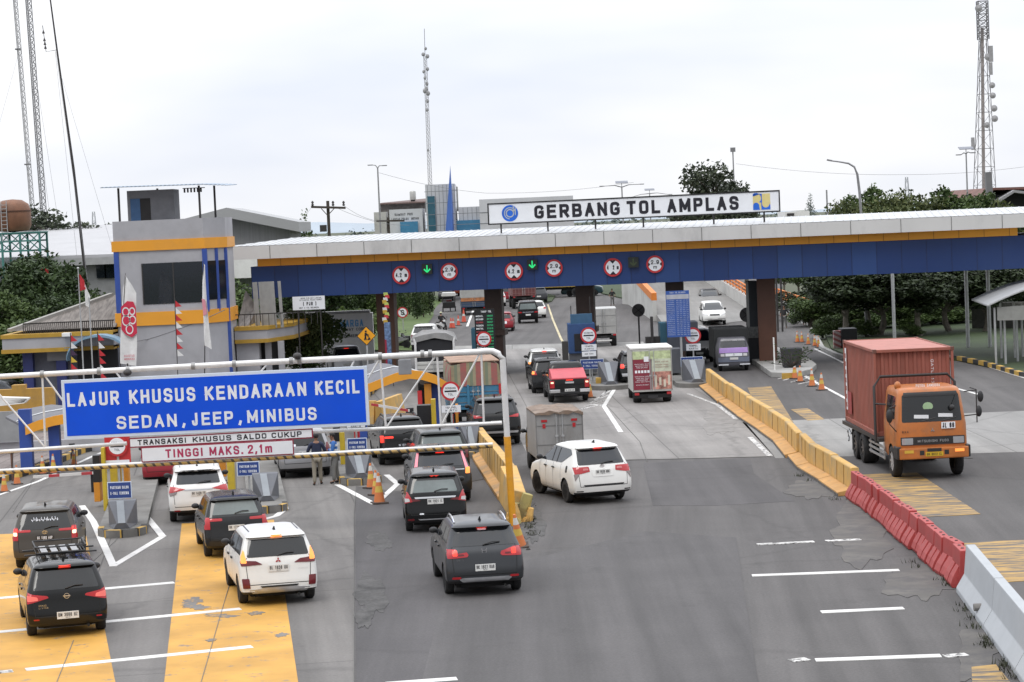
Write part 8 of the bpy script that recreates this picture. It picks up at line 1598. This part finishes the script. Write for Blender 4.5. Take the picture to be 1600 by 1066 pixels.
for k,px,Y,top,lb in[('broad',30,150,392,'dark dense tree at the left edge below the rusty water tank'),('broad',78,146,404,'dark dense tree between the lattice masts and the pale warehouse'),('broad2',12,133,452,'brighter green tree at the far left edge beside the office roof'),('broad',66,136,455,'dark tree in front of the lattice mast foot, low at left'),('broad2',134,143,458,'dark tree right of the lattice masts, just left of the watch tower'),('round',72,195,310,'tall grey green tree rising behind the rusty water tank'),('grey',168,255,341,'low far tree peeping over the pale warehouse roof'),('bush',372,165,438,'green bush seen between the watch tower and the blue canopy end')]:plant(k,px,Y,top,lb,'trees at the left',flip=px*.7)
plant('bush',8,124,500,'low dark bush in front of the office wing at the left edge','trees at the left',1.0)
plant('col2',474,205,329,'narrow green tree beside the wooden utility pole',None,1.0,.3)
plant('round',1117,215,243,'big rounded tree behind the right half of the name board',None,.95,.9)
plant('grey',1064,225,318,'low leafy tree under the right half of the name board',None,.9);plant('grey',1160,222,316,'low leafy tree right of the big rounded tree behind the board',None,.9,2)
for i,(k,px,Y,top,wd)in enumerate([('rusty',1322,192,312,.75),('broad2',1354,200,285,.85),('rusty',1392,196,297,.85),('rusty',1436,190,304,.85),('broad2',1480,194,287,1.05),('broad2',1522,188,296,.9),('rusty',1556,186,312,.7)]):
 plant(k,px,Y,top,'broad roadside tree above the right canopy roof, %s from the curved lamp post'%('first','second','third','fourth','fifth','sixth','last')[i],'trees above the right canopy roof',wd,i*1.1)
gr_=[(1224,214,400),(1262,190,392),(1296,176,395),(1330,168,390),(1352,152,398),(1388,166,390),(1420,158,395),(1452,170,390),(1482,160,400),(1525,168,395),(1570,172,400),(1608,162,400),(1246,205,398),(1310,196,396),(1405,184,392),(1466,186,392),(1505,182,394),(1550,186,396)]
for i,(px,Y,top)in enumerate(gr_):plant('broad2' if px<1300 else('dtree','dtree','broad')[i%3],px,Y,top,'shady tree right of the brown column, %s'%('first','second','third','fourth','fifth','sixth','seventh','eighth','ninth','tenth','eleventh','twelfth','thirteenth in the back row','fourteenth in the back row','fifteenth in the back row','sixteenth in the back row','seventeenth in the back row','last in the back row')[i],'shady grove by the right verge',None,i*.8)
ORD='first second third fourth fifth sixth seventh eighth ninth tenth eleventh twelfth thirteenth fourteenth fifteenth sixteenth seventeenth eighteenth nineteenth twentieth'.split()
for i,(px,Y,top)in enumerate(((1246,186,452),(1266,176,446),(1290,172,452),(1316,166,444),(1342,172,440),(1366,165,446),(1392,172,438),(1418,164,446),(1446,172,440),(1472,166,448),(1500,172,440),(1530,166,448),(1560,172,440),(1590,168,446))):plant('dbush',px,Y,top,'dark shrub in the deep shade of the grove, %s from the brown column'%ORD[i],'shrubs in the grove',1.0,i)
for i,(px,Y,top)in enumerate(((1284,150,492),(1306,149,496),(1352,148,500),(1425,146,505),(1268,165,462),(1330,158,470),(1375,157,466),(1408,158,472),(1455,159,466),(1492,160,474))):plant('bush',px,Y,top,'small green verge shrub at the grove edge, %s left to right'%ORD[i]if i<4 else 'mid green shrub filling the grove behind the verge, %s left to right'%ORD[i-4],'verge shrubs',.34 if i<4 else .75,i)
for i,(px,Y,top)in enumerate(((1318,147,408),(1372,149,404),(1432,146,410),(1478,150,402),(1538,148,408))):plant('dtree',px,Y,top,'front row verge tree with pale trunk below the canopy, %s left to right'%ORD[i],'front row verge trees',.8,i*1.7)
for i,px in enumerate((612,624,636,648,658,668,596)):plant('col' if i%2 else 'col2',px,205+5*(i%3),415-i,'dark columnar tree on the grass bank, %s left to right'%('second','third','fourth','fifth','sixth','seventh','first')[i],'columnar trees on the bank',None,i)
for i,(k,px,Y,top)in enumerate((('broad',500,160,425),('broad',540,165,425),('broad2',570,172,430),('broad',455,158,430))):plant(k,px,Y,top,'dark tree behind the white company wall, %s left to right'%('second','third','fourth','first')[i],'trees behind the company wall',None,i*1.3)
plant('shrub',535,140,474,'light green shrub above the white company wall','shrubs at the company wall',.9);plant('shrub',562,141,478,'small light green shrub at the right end of the company wall','shrubs at the company wall',.8)
plant('bush',486,131,484,'big dark bush hiding the left half of the company wall',None,.68);plant('rusty',468,130,480,'bush with orange flowers under the police board',None,.42)
for i,(px,Y,top)in enumerate(((850,335,438),(905,380,425),(950,350,432),(985,345,436),(880,390,420),(1020,380,420),(740,400,420),(700,380,418),(800,420,418))):plant('grey' if i%2 else 'broad2',px,Y,top,'far roadside tree past the junction, %s left to right'%('fourth','sixth','seventh','eighth','fifth','last','second','first','third')[i],'trees past the junction',None,i)
plant('bush',848,322,452,'bush on the small traffic island past the gate',None,.8)
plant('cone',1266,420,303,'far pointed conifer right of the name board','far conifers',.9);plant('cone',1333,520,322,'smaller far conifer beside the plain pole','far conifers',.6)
r_=random.Random(2);bl=[]
for k in range(150):x=-420+5.7*k;bl.append((x,r_.uniform(-20,20),r_.uniform(1.5,3.2),r_.uniform(5,9),7,r_.uniform(3,6.5)))
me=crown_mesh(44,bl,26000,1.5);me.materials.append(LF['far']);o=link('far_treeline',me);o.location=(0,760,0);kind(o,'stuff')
hb_=MB();pts=[(-2200,4200)];ring_=[]
for k in range(61):x=-2600+90*k;ring_.append([Vector((x,4200,-2)),Vector((x,4300,14+5*math.sin(k*.31)+4*math.sin(k*.83+1)+2*math.sin(k*2.1))),Vector((x,4700,-2))])
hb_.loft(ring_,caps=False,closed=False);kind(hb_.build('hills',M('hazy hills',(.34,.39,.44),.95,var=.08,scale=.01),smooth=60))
vs,fs=[],[];r_=random.Random(9)
def tuft(p,n,h):
 for _ in range(n):
  b_=p+Vector((r_.gauss(0,.09),r_.gauss(0,.09),0));a=r_.uniform(0,6.28);t_=b_+Vector((math.cos(a)*h*.5,math.sin(a)*h*.5,h*r_.uniform(.5,1.1)));w_=Vector((-math.sin(a),math.cos(a),0))*.012;o_=len(vs);vs.extend([b_-w_,b_+w_,t_]);fs.append((o_,o_+1,o_+2))
for a,c,n in(((1502,945),(1585,1062),24),((1405,862),(1490,925),4),((822,800),(838,850),14),((1240,737),(1312,782),4)):
 for _ in range(n):k=r_.random();tuft(P(a[0]+(c[0]-a[0])*k+r_.gauss(0,3),a[1]+(c[1]-a[1])*k+r_.gauss(0,2.5),.01),12,.13)
me=bpy.data.meshes.new('weeds');me.from_pydata(vs,[],fs);me.materials.append(M('dry weeds',(.035,.04,.02),.9,var=.4));kind(link('weeds',me),'stuff')
mb=MB()
for _ in range(38):p=P(r_.gauss(831,5),r_.gauss(815,18),.01);s=r_.uniform(.02,.07);mb.ball(p,s,5,4,(1,.8,.6))
kind(mb.build('rubble',M('dark rubble',(.05,.048,.045),.9,var=.4,scale=8)),'stuff')
p=P(1237,574,1.2);t=thing('planter_shrub','nearly bare twiggy shrub growing in the dark planter tub','plant',p);mb=MB();r_=random.Random(3);lv_=MB()
for k in range(26):
 a=r_.uniform(0,6.28);e=p+Vector((math.cos(a)*r_.uniform(.3,1.15),math.sin(a)*r_.uniform(.2,.6),r_.uniform(.15,.95)));m_=p.lerp(e,.5)+Vector((0,0,r_.uniform(.0,.2)));mb.tube([p,m_,e],[.022,.014,.006],4)
 for _ in range(3):q=m_.lerp(e,r_.random());f_=q+Vector((r_.gauss(0,.2),r_.gauss(0,.1),r_.uniform(-.05,.25)));mb.tube([q,f_],[.009,.004],4);lv_.add([f_+Vector((-.06,0,0)),f_+Vector((0,0,.04)),f_+Vector((.07,.02,.01)),f_+Vector((0,0,-.03))],[(0,1,2,3)])
mb.build('twigs',M('dark twigs',(.05,.045,.04),.9),t);lv_.build('leaves',LF['dark'],t,fix=False)
# ------------------------------------------------------------------ masts, poles and lamps
m_mast=M('mast steel',(.2,.2,.21),.6,.3,var=.2,scale=.3);m_mastl=M('pale mast lattice',(.34,.34,.35),.6,.3,var=.2,scale=.2);m_pole=M('grey pole',(.3,.3,.31),.55,.3)
def lattice(name,label,foot,head,w0,w1,n,m,legs=3,cat='mast',r=.03,group=None,rungs=True):
 t=thing(name,label,cat,foot,0,group);foot,head=Vector(foot),Vector(head);mb=MB();off=[Vector((math.cos(a),math.sin(a),0))for a in[math.pi/legs+math.pi/2+2*math.pi*k/legs for k in range(legs)]]
 c=lambda i,k:foot.lerp(head,i/n)+off[k%legs]*(w0+(w1-w0)*i/n)*.5/(1 if legs==4 else .87)
 for k in range(legs):mb.bar(c(0,k),c(n,k),r*2)
 mb.build('legs',m,t);mb=MB()
 for i in range(n):
  for k in range(legs):
   mb.bar(c(i,k),c(i+1,k+1),r);mb.bar(c(i+1,k),c(i+1,k+1),r)
   if rungs:mb.bar(c(i+1,k),c(i,k+1),r)
 mb.build('bracing',m,t);return t
def grd(p,q):
 d=p-q;return p+d*(p.z/-d.z)
a,c=W(60,445,215),W(20,-40,215);m1=lattice('guyed_mast','thin red and white lattice mast nearest the left edge of the sky',grd(a,c),c,.42,.38,60,m_mastl,3,r=.024,group='guyed masts at left')
for py in(77,257):p=W(22+(py)*.0812,py,215);mb=MB();mb.box(p.x-.25,p.x+.25,p.y-.25,p.y+.25,p.z-.06,p.z+.06);mb.build('collar',m_mast,m1)
a,c=W(76,450,205),W(41,-40,205);m2=lattice('guyed_mast','thicker dark lattice mast, second from the left edge of the sky',grd(a,c),c,.52,.5,56,m_mast,3,r=.03,group='guyed masts at left')
a,c=W(133,440,150),W(74,-35,150);f0=grd(a,c);t=thing('antenna_pole','thin dark leaning aerial pole with a side antenna, left of the watch tower','mast',f0);mb=MB();mb.tube([f0,W(115,265,150),W(90,85,150),c],[.11,.085,.06,.045],8);mb.build('pole',m_dark,t)
p,q=W(89.5,78,150),W(72,81,150);mb=MB();mb.tube([p,q,W(66.5,40,150)],.022,6);mb.build('side_arm',m_dark,t)
for y in(50,62,68,74):mb=MB();c_=W(66.5+(y-40)*.13,y,150);mb.lathe([(.005,.16),(.1,-.1),(.005,-.12)],c_,8);mb.build('antenna_bell',m_dark,t)
for gy_,(x0,y0),(x1,y1)in((150,(87,80),(137,440)),(150,(86,80),(120,400)),(205,(47,60),(110,470)),(205,(50,130),(96,470)),(215,(30,80),(-30,300)),(150,(96,120),(185,420))):
 p,q=W(x0,y0,gy_),W(x1,y1,gy_-8);mb=MB();mb.tube([p,q],.009 if gy_<200 else .012,4);tag(mb.build('guy_wire',m_mast),'thin guy wire running down from the masts at the left','wire','guy wires')
Yt=262;f0=W(1535.5,300,Yt);f0.z=0;hd_=W(1534.5,2,Yt);tw_=lattice('telecom_tower','tall square lattice telecom tower at the right edge of the sky',(f0.x,Yt,0),(hd_.x,Yt,W(1534,62,Yt).z),4.0,1.15,13,m_mast,4,'tower',.035,rungs=False)
top0=Vector((hd_.x,Yt,W(1534,62,Yt).z));mb=MB();
for i in range(6):
 z0,z1=top0.z+(hd_.z-top0.z)*i/6,top0.z+(hd_.z-top0.z)*(i+1)/6
 for a,b_ in(((-.55,-.55),(.55,-.55)),((.55,-.55),(.55,.55)),((.55,.55),(-.55,.55)),((-.55,.55),(-.55,-.55))):mb.bar(top0+Vector((*a,z0-top0.z)),top0+Vector((*b_,z1-top0.z)),.045);mb.bar(top0+Vector((*a,z1-top0.z)),top0+Vector((*b_,z1-top0.z)),.06);mb.bar(top0+Vector((*b_,z0-top0.z)),top0+Vector((*a,z1-top0.z)),.06);mb.bar(top0+Vector((*a,z0-top0.z)),top0+Vector((*a,z1-top0.z)),.1)
mb.build('upper_section',m_mast,tw_);mb=MB();mb.bar((f0.x-.1,Yt,0),(hd_.x-.1,Yt,hd_.z-3),.28,.5);mb.build('cable_ladder',M('cable tray',(.33,.3,.29),.7,var=.3,scale=2),tw_)
for px,py,s in((1542,90,.6),(1546,85,.9),(1546,108,.7),(1548,134,.5),(1549,150,.5),(1551,170,.55),(1552,186,.55),(1518,225,.7),(1527,14,.6),(1540,196,.5)):p=W(px,py,Yt);mb=MB();mb.box(p.x-s*.25,p.x+s*.25,p.y-.9,p.y-.6,p.z-s,p.z+s)if s>.65 else mb.lathe([(.01,-.12),(s*.7,0),(s*.7,.08),(.01,.1)],p-Yv*.8,12,'Y');mb.build('antenna',M('antenna grey',(.35,.35,.36),.5),tw_)
mb=MB();p,q=W(1548,300,Yt-30),W(1544,269,Yt-30);mb.bar((p.x,p.y,0),q,.62);tag(mb.build('chimney',m_mast),'thick dark chimney pole in front of the lattice telecom tower','chimney')
Ym=300;f0,hd_=W(672.5,300,Ym),W(664,85,Ym);f0=grd(f0,hd_);cm_=lattice('radio_mast','slender white radio mast with antennas in the middle of the sky',f0,hd_,.55,.4,60,M('pale radio mast',(.42,.42,.43),.5,.2),3,r=.03,rungs=False)
mb=MB();mb.tube([hd_,W(663,45,Ym)],.035,6);mb.build('whip',m_mast,cm_)
for px,py,s in((661,85,.45),(668,88,.5),(665,76,.4),(662,112,.4),(668,108,.45),(664,122,.4),(667,131,.45),(664,142,.6),(669,146,.55),(666,139,.5),(668,158,.45),(667,172,.4),(669,235,.3)):p=W(px,py,Ym);mb=MB();mb.ball(p,s*.6,8,6,(.8,.6,1));mb.build('antenna',M('antenna grey',(),.5),cm_)
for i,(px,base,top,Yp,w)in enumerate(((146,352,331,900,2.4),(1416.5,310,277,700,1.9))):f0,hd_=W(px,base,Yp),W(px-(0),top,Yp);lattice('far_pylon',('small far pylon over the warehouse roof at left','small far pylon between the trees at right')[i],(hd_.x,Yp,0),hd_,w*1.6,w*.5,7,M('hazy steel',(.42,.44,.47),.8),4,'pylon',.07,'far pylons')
def lamp_post(label,px,base_py,top_py,Y,arms,r=.1,name='street_lamp',lamp=(.5,.16),panel=False,group='street lamps'):
 q=W(px,top_py,Y);t=thing(name,label,'street lamp',(q.x,Y,0),0,group);mb=MB();mb.tube([(q.x,Y,0),q],[r,r*.6],8);mb.build('pole',m_pole,t)
 for ax_,ay_ in arms:
  e=W(px+ax_,top_py+ay_,Y);mb=MB();mb.tube([q-Z*.05,q.lerp(e,.4)+Z*.12,e],[r*.5,r*.45,r*.4],6);mb.build('arm',m_pole,t);d=(e-q);d.z=0;d.normalize();mb=MB();mb.bar(e,e+d*lamp[0],lamp[1],.1);mb.build('lamp_head',M('lamp head grey',(.22,.22,.23),.5),t,bevel=.02)
 if panel:mb=MB();mb.extrude([q+Vector((x,y,.5+y*.3))for x,y in((-.7,-.4),(.7,-.4),(.7,.4),(-.7,.4))],(0,0,.05));mb.bar(q,q+Z*.5,.06);mb.build('solar_panel',M('solar panel',(.12,.13,.16),.3),t)
 return t
lamp_post('double armed street lamp left of the white office building',590,345,262,235,((-8,-4),(7,-3)),.12)
lamp_post('double armed street lamp with solar panel behind the left part of the name board',971.5,330,292,260,((-28,-1),(28,-4)),.12,panel=True);lamp_post('short solar street lamp behind the word TOL',1015,330,302,330,((-34,8),(30,2)),.12,panel=True)
lamp_post('plain lamp mast beside the big rounded tree',1145,330,236,240,(),.11);q=W(1145,233,240);mb=MB();mb.box(q.x-.25,q.x+.25,q.y-.2,q.y+.2,q.z-.3,q.z+.15);o=mb.build('lamp_head',M('lamp head grey',(),.5));o.parent=bpy.data.objects[[o2.name for o2 in bpy.data.objects if o2.get('label')=='plain lamp mast beside the big rounded tree'][0]];o.data.transform(PM[o.parent.name].inverted())
lamp_post('street lamp with short twin arms left of the telecom tower',1509.5,330,240,225,((-8,2),(7,-1)),.11,panel=True)
Yl=150;t=thing('street_lamp','tall curved street lamp rising from the canopy roof line among the trees','street lamp',(W(1345,340,Yl).x,Yl,0),0,'street lamps');q=[W(*p,Yl)for p in((1345.5,335),(1343,300),(1339.5,272),(1335,261),(1326,255.5),(1312,253),(1300,251.5))];mb=MB();mb.tube([Vector((q[0].x+.1,Yl,0))]+q,[.09,.085,.09,.08,.07,.06,.05,.045],8);mb.build('pole',m_pole,t,smooth=50);mb=MB();mb.bar(q[-1],W(1292,250,Yl),.16,.1);mb.build('lamp_head',M('lamp head grey',(),.5),t)
mb=MB();p=W(1291.5,297,260);mb.tube([(p.x,260,0),p],.09,6);tag(mb.build('plain_pole',m_pole),'plain grey pole beside the low white hut beyond the canopy','pole')
for i,(px,base)in enumerate(((1398,533),(1513,546),(1547,545))):p=P(px,base);mb=MB();mb.tube([p,p+Z*8],.11,8);tag(mb.build('steel_pole',m_galv),'grey steel pole standing on the right verge under the canopy, %s of three'%('leftmost','middle','rightmost')[i],'pole','steel poles on the verge')
for i in range(4):p=W(1521+i*5.6,480,152);mb=MB();mb.bar((p.x,p.y,1.7),(p.x,p.y,W(1521,451,152).z),.07);tag(mb.build('fence_post',m_galv),'thin pale post standing on the boundary wall, %s of four'%('first','second','third','last')[i],'post','posts on the boundary wall')
p=P(1361,524);mb=MB();mb.tube([p,p+Vector((-.5,0,3.6))],[.2,.15],8);tag(mb.build('bare_trunk',m_barkp),'pale slanting bare trunk standing in front of the shady grove','trunk')
Yu=205;q=W(512,314,Yu);t=thing('utility_pole','wooden utility pole with a cross arm and insulators above the canopy','utility pole',(q.x,Yu,0));m_wood=M('dark timber',(.06,.05,.042),.9,var=.3);mb=MB();mb.bar((q.x,Yu,0),q,.26);mb.build('pole',m_wood,t)
l_,r2=W(486,323.5,Yu-.3),W(540,325,Yu-.3);mb=MB();mb.bar(l_,r2,.2);mb.build('cross_arm',m_wood,t)
for px in(488.5,520.5,537):p=W(px,322,Yu-.3);mb=MB();mb.lathe([(.06,0),(.14,.1),(.06,.2),(.13,.3),(.05,.45)],p,8);mb.build('insulator',m_dark,t)
for sg in(-1,1):mb=MB();mb.bar(W(512+sg*10,326,Yu-.3),W(512,337,Yu-.3),.07);mb.build('strut',m_wood,t)
mb=MB();p=W(505,357,Yu-.3);mb.box(p.x-.3,p.x+.3,p.y,p.y+.3,p.z-.3,p.z+.3);mb.build('transformer_box',m_dark,t)
Yu2=228;q=W(606.5,340,Yu2);t=thing('utility_pole','second utility pole with a cross arm in front of the white office','utility pole',(q.x,Yu2,0));mb=MB();mb.bar((q.x,Yu2,0),q,.26);mb.build('pole',m_wood,t);mb=MB();mb.bar(W(588,345.5,Yu2-.3),W(632,345,Yu2-.3),.18);mb.build('cross_arm',m_wood,t)
def wire(label,pts,r=.015):
 q=[W(*p)for p in pts];out=[]
 for i in range(len(q)-1):
  for k in range(8):u=k/8;p=q[i].lerp(q[i+1],u);p.z-=(q[i+1]-q[i]).length*.02*4*u*(1-u);out.append(p)
 mb=MB();mb.tube(out+[q[-1]],r,4);tag(mb.build('overhead_wire',m_mast),label,'wire','overhead wires')
wire('thin wire sagging across the sky behind the right half of the canopy',[(1150,256,250),(1420,273,250),(1640,255,250)]);wire('thin wire from the wooden utility pole to the white office',[(538,322,205),(607,345,228)]);wire('thin wire low over the canopy between the two utility poles',[(520,322,205),(640,352,228)]);wire('thin wire from the double lamp past the blue spire',[(592,270,240),(760,302,250),(990,285,255)]);wire('thin wire leaving the left end of the wooden cross arm',[(488,322,205),(455,350,190)])
wire('dark cable sagging from the watch tower corner towards the left office',[(352,484,118),(232,530,118),(100,545,116)],.018)
Yk=166;c=W(20,336,Yk);t=thing('water_tank','rusty orange round water tank on a teal steel frame at the left edge','water tank',(c.x,Yk,0));mb=MB();mb.lathe([(.05,-1.25),(1.1,-1.15),(1.28,-.8),(1.3,.25),(1.15,.75),(.7,1.05),(.05,1.12)],c,24);mb.build('tank',M('rusty tank',(.19,.085,.045),.6,var=.25,scale=1.1,dirt=.4,dirtcol=(.1,.045,.03)),t,smooth=50)
mb=MB();mb.lathe([(1.31,.22),(1.34,.22),(1.34,.3),(1.31,.3),(1.31,.22)],c,24);mb.build('tank_band',M('dark rust',(.09,.04,.025),.7),t)
m_teal=M('teal frame paint',(.06,.2,.18),.6,var=.2);mb=MB()
for x in(-1.9,-.6,.7,2.1):
 for y in(-1.3,1.3):mb.bar((c.x+x,Yk+y,0),(c.x+x,Yk+y,c.z-1.3),.14)
for z in(1.35,1.9,2.6,4.2):
 for y in(-1.3,1.3):mb.bar((c.x-1.9,Yk+y,c.z-z),(c.x+2.1,Yk+y,c.z-z),.12)
for k in range(3):
 for y in(-1.3,1.3):x0=-1.9+1.33*k;mb.bar((c.x+x0,Yk+y,c.z-1.35),(c.x+x0+1.33,Yk+y,c.z-2.6),.07);mb.bar((c.x+x0+1.33,Yk+y,c.z-1.35),(c.x+x0,Yk+y,c.z-2.6),.07)
mb.box(c.x-2,c.x+2.2,Yk-1.4,Yk+1.4,c.z-1.34,c.z-1.26);mb.build('frame',m_teal,t)
mb=MB()
for x in(-.55,-.15):mb.bar((c.x+x,Yk-1.36,c.z-1.9),(c.x+x,Yk-1.3,c.z+1.0),.05)
for k in range(10):mb.bar((c.x-.55,Yk-1.35,c.z-1.8+.28*k),(c.x-.15,Yk-1.35,c.z-1.8+.28*k),.04)
mb.build('ladder',m_galv,t);mb=MB();p=W(70,425,150);mb.box(p.x-.22,p.x+.22,150,150.1,p.z-.2,p.z+.2);mb.bar((p.x,150.12,0),(p.x,150.12,p.z),.05);tag(mb.build('red_marker',m_red),'small red marker board on a post among the trees at left','marker')
m_flagr,m_flagw=M('flag red',(.5,.03,.04),.8),M('flag white',(.72,.72,.72),.8);m_pinkf=M('banner pink red',(.55,.1,.14),.8)
def cloth(pts_l,pts_r,y,amp=.06,seed=0):
 """hanging cloth between two edges, rippled"""
 rows=[]
 n=len(pts_l)
 for i in range(n):
  rows.append([Vector((pts_l[i].x+(pts_r[i].x-pts_l[i].x)*k/6,y+amp*math.sin(k*1.3+i*.9+seed),pts_l[i].z+(pts_r[i].z-pts_l[i].z)*k/6))for k in range(7)])
 return rows
def sheetm(rows,name,m,t,th=.008):
 mb=MB();full=[r+[p+Vector((0,th,0))for p in r[::-1]]for r in rows];mb.loft(full);return mb.build(name,m,t,smooth=60)
Yf=112
def feather(label,left,right,pole_x,base_py,pattern,group='feather banners'):
 t=thing('feather_banner',label,'banner',P(pole_x,base_py),0,group);Lp=[W(x,y,Yf)for x,y in left];Rp=[W(x,y,Yf)for x,y in right];mb=MB();b0=W(pole_x,base_py,Yf);mb.tube([Vector((b0.x,Yf,0)),Lp[-1],Lp[0]+Z*.1],[.03,.025,.012],6);mb.build('pole',m_dark,t)
 sheetm(cloth(Lp,Rp,Yf,.05),'cloth',m_flagw,t);pattern(t);
def pat1(t):
 c=W(201.5,497,Yf-.1);f=lambda x,z:c+Vector((x,0,z));mb=MB();mb.extrude([f(-.36,.55),f(-.05,.82),f(.25,.78),f(.35,.5),f(.36,-.75),f(.1,-.95),f(-.2,-.8),f(-.4,-.55)],(0,.012,0));mb.build('red_print',M('banner crimson',(.55,.03,.07),.8),t)
 mb=MB()
 for cx_,cz_,r0 in((-.14,.3,.13),(-.14,-.12,.16),(.17,.32,.1),(.17,-.1,.12),(.0,-.55,.14)):
  for k in range(18):a,b_=2*math.pi*k/18,2*math.pi*(k+1)/18;g2=lambda r,q:f(cx_+r*math.cos(q),cz_+r*1.3*math.sin(q))-Yv*.008;mb.extrude([g2(r0,a),g2(r0+.05,a),g2(r0+.05,b_),g2(r0,b_)],(0,.006,0))
 mb.build('white_ring_print',m_flagw,t)
 c0=W(202,556,Yf-.09);mb=MB();letters(mb,'AGUSTUS',c0,X,Z,.5,.1,0);letters(mb,'MERDEKA',c0-Z*.16,X,Z,.5,.1,0);mb.build('lettering',m_pinkf,t)
feather('white feather banner with red ring pattern before the tower',[(196,430),(192,452),(190.5,476),(189,506),(188,536),(188,568)],[(198,434),(206,446),(213,458),(213,500),(214.5,536),(213,572)],188.5,640,pat1)
def pat2(t):
 c0=W(319,478,Yf-.06);mb=MB();mb.extrude([c0+Vector((-.1,0,.35)),c0+Vector((.06,0,.3)),c0+Vector((.12,0,-.4)),c0+Vector((-.06,0,-.5))],(0,.01,0));mb.build('pink_print',M('faded pink print',(.6,.25,.3),.8),t)
feather('narrow white feather banner with pink stain at the tower right corner',[(318,412),(316,440),(316,470),(318,500),(319,530),(320,540)],[(320,414),(321,436),(323,470),(326.5,506),(330,535),(331,546)],319.5,640,pat2)
def flagpole(label,px,top,base,cols,pts,group='flags'):
 t=thing('flag',label,'flag',P(px,base),0,group);b0=W(px,base,Yf);q=W(px,top,Yf);mb=MB();mb.tube([(q.x,Yf,0),q],[.04,.025],8);mb.ball(q+Z*.05,.06,8,6);mb.build('pole',m_galv,t)
 for i,(quad_,m)in enumerate(pts):L_,R_=[W(*quad_[0],Yf),W(*quad_[3],Yf)],[W(*quad_[1],Yf),W(*quad_[2],Yf)];rows=cloth([L_[0].lerp(L_[1],k/3)for k in range(4)],[R_[0].lerp(R_[1],k/3)for k in range(4)],Yf+.0,.04,i);sheetm(rows,'cloth',m,t)
 return t
flagpole('limp red and white national flag on a pole left of the tower',122,421,640,0,[([(124,428),(131,438),(134,452),(125,455)],m_flagr),([(131,440),(141,464),(139,480),(134,478)],m_flagw)])
t=thing('flagpole','bare grey flagpole right of the limp national flag','pole',P(140,640));p=W(139,465,Yf);mb=MB();mb.tube([(p.x,Yf,0),p],.035,8);mb.build('pole',m_galv,t)
def pennants(label,px,top,n,step,cols,lean=0.):
 t=thing('pennant_pole',label,'bunting',P(px,640),0,'pennant poles');q=W(px,top,Yf);mb=MB();b0=W(px+lean,620,Yf);mb.tube([(b0.x,Yf,0),q],.022,6);mb.build('pole',m_dark,t)
 for k in range(n):
  y=top+3+k*step;x=px+lean*(y-top)/(620-top);a,b_,c=W(x,y,Yf),W(x+11,y+step*.9,Yf),W(x,y+step,Yf);mb=MB();mb.extrude([a,b_,c],(0,.01,0));mb.build('pennant',cols[k%len(cols)],t)
m_gold,m_purple=M('flag gold',(.6,.42,.05),.8),M('flag purple',(.06,.03,.07),.8)
pennants('pennant pole of red, white, purple and gold cloth at left',110,520,5,11,[m_flagr,m_flagw,m_purple,m_gold,m_flagr]);pennants('pennant pole of red and white cloth left of the ring banner',152,518,6,12,[m_flagr,m_flagw,m_flagr],8);pennants('pennant pole of small red and white cloth against the tower front',273,466,8,11,[m_flagr,m_flagw],6)
for i,(px,py)in enumerate(((200,582),(465,556))):p=gw(px,py);mb=MB();mb.ball(p-Yv*.1,.12,10,8,(1,1.3,.8));mb.bar(p,p+Z*.25,.04);tag(mb.build('flood_lamp',m_dark),('small dark flood lamp clamped above the left of the blue sign','small dark flood lamp clamped above the right of the blue sign')[i],'flood lamp','flood lamps on the gantry')
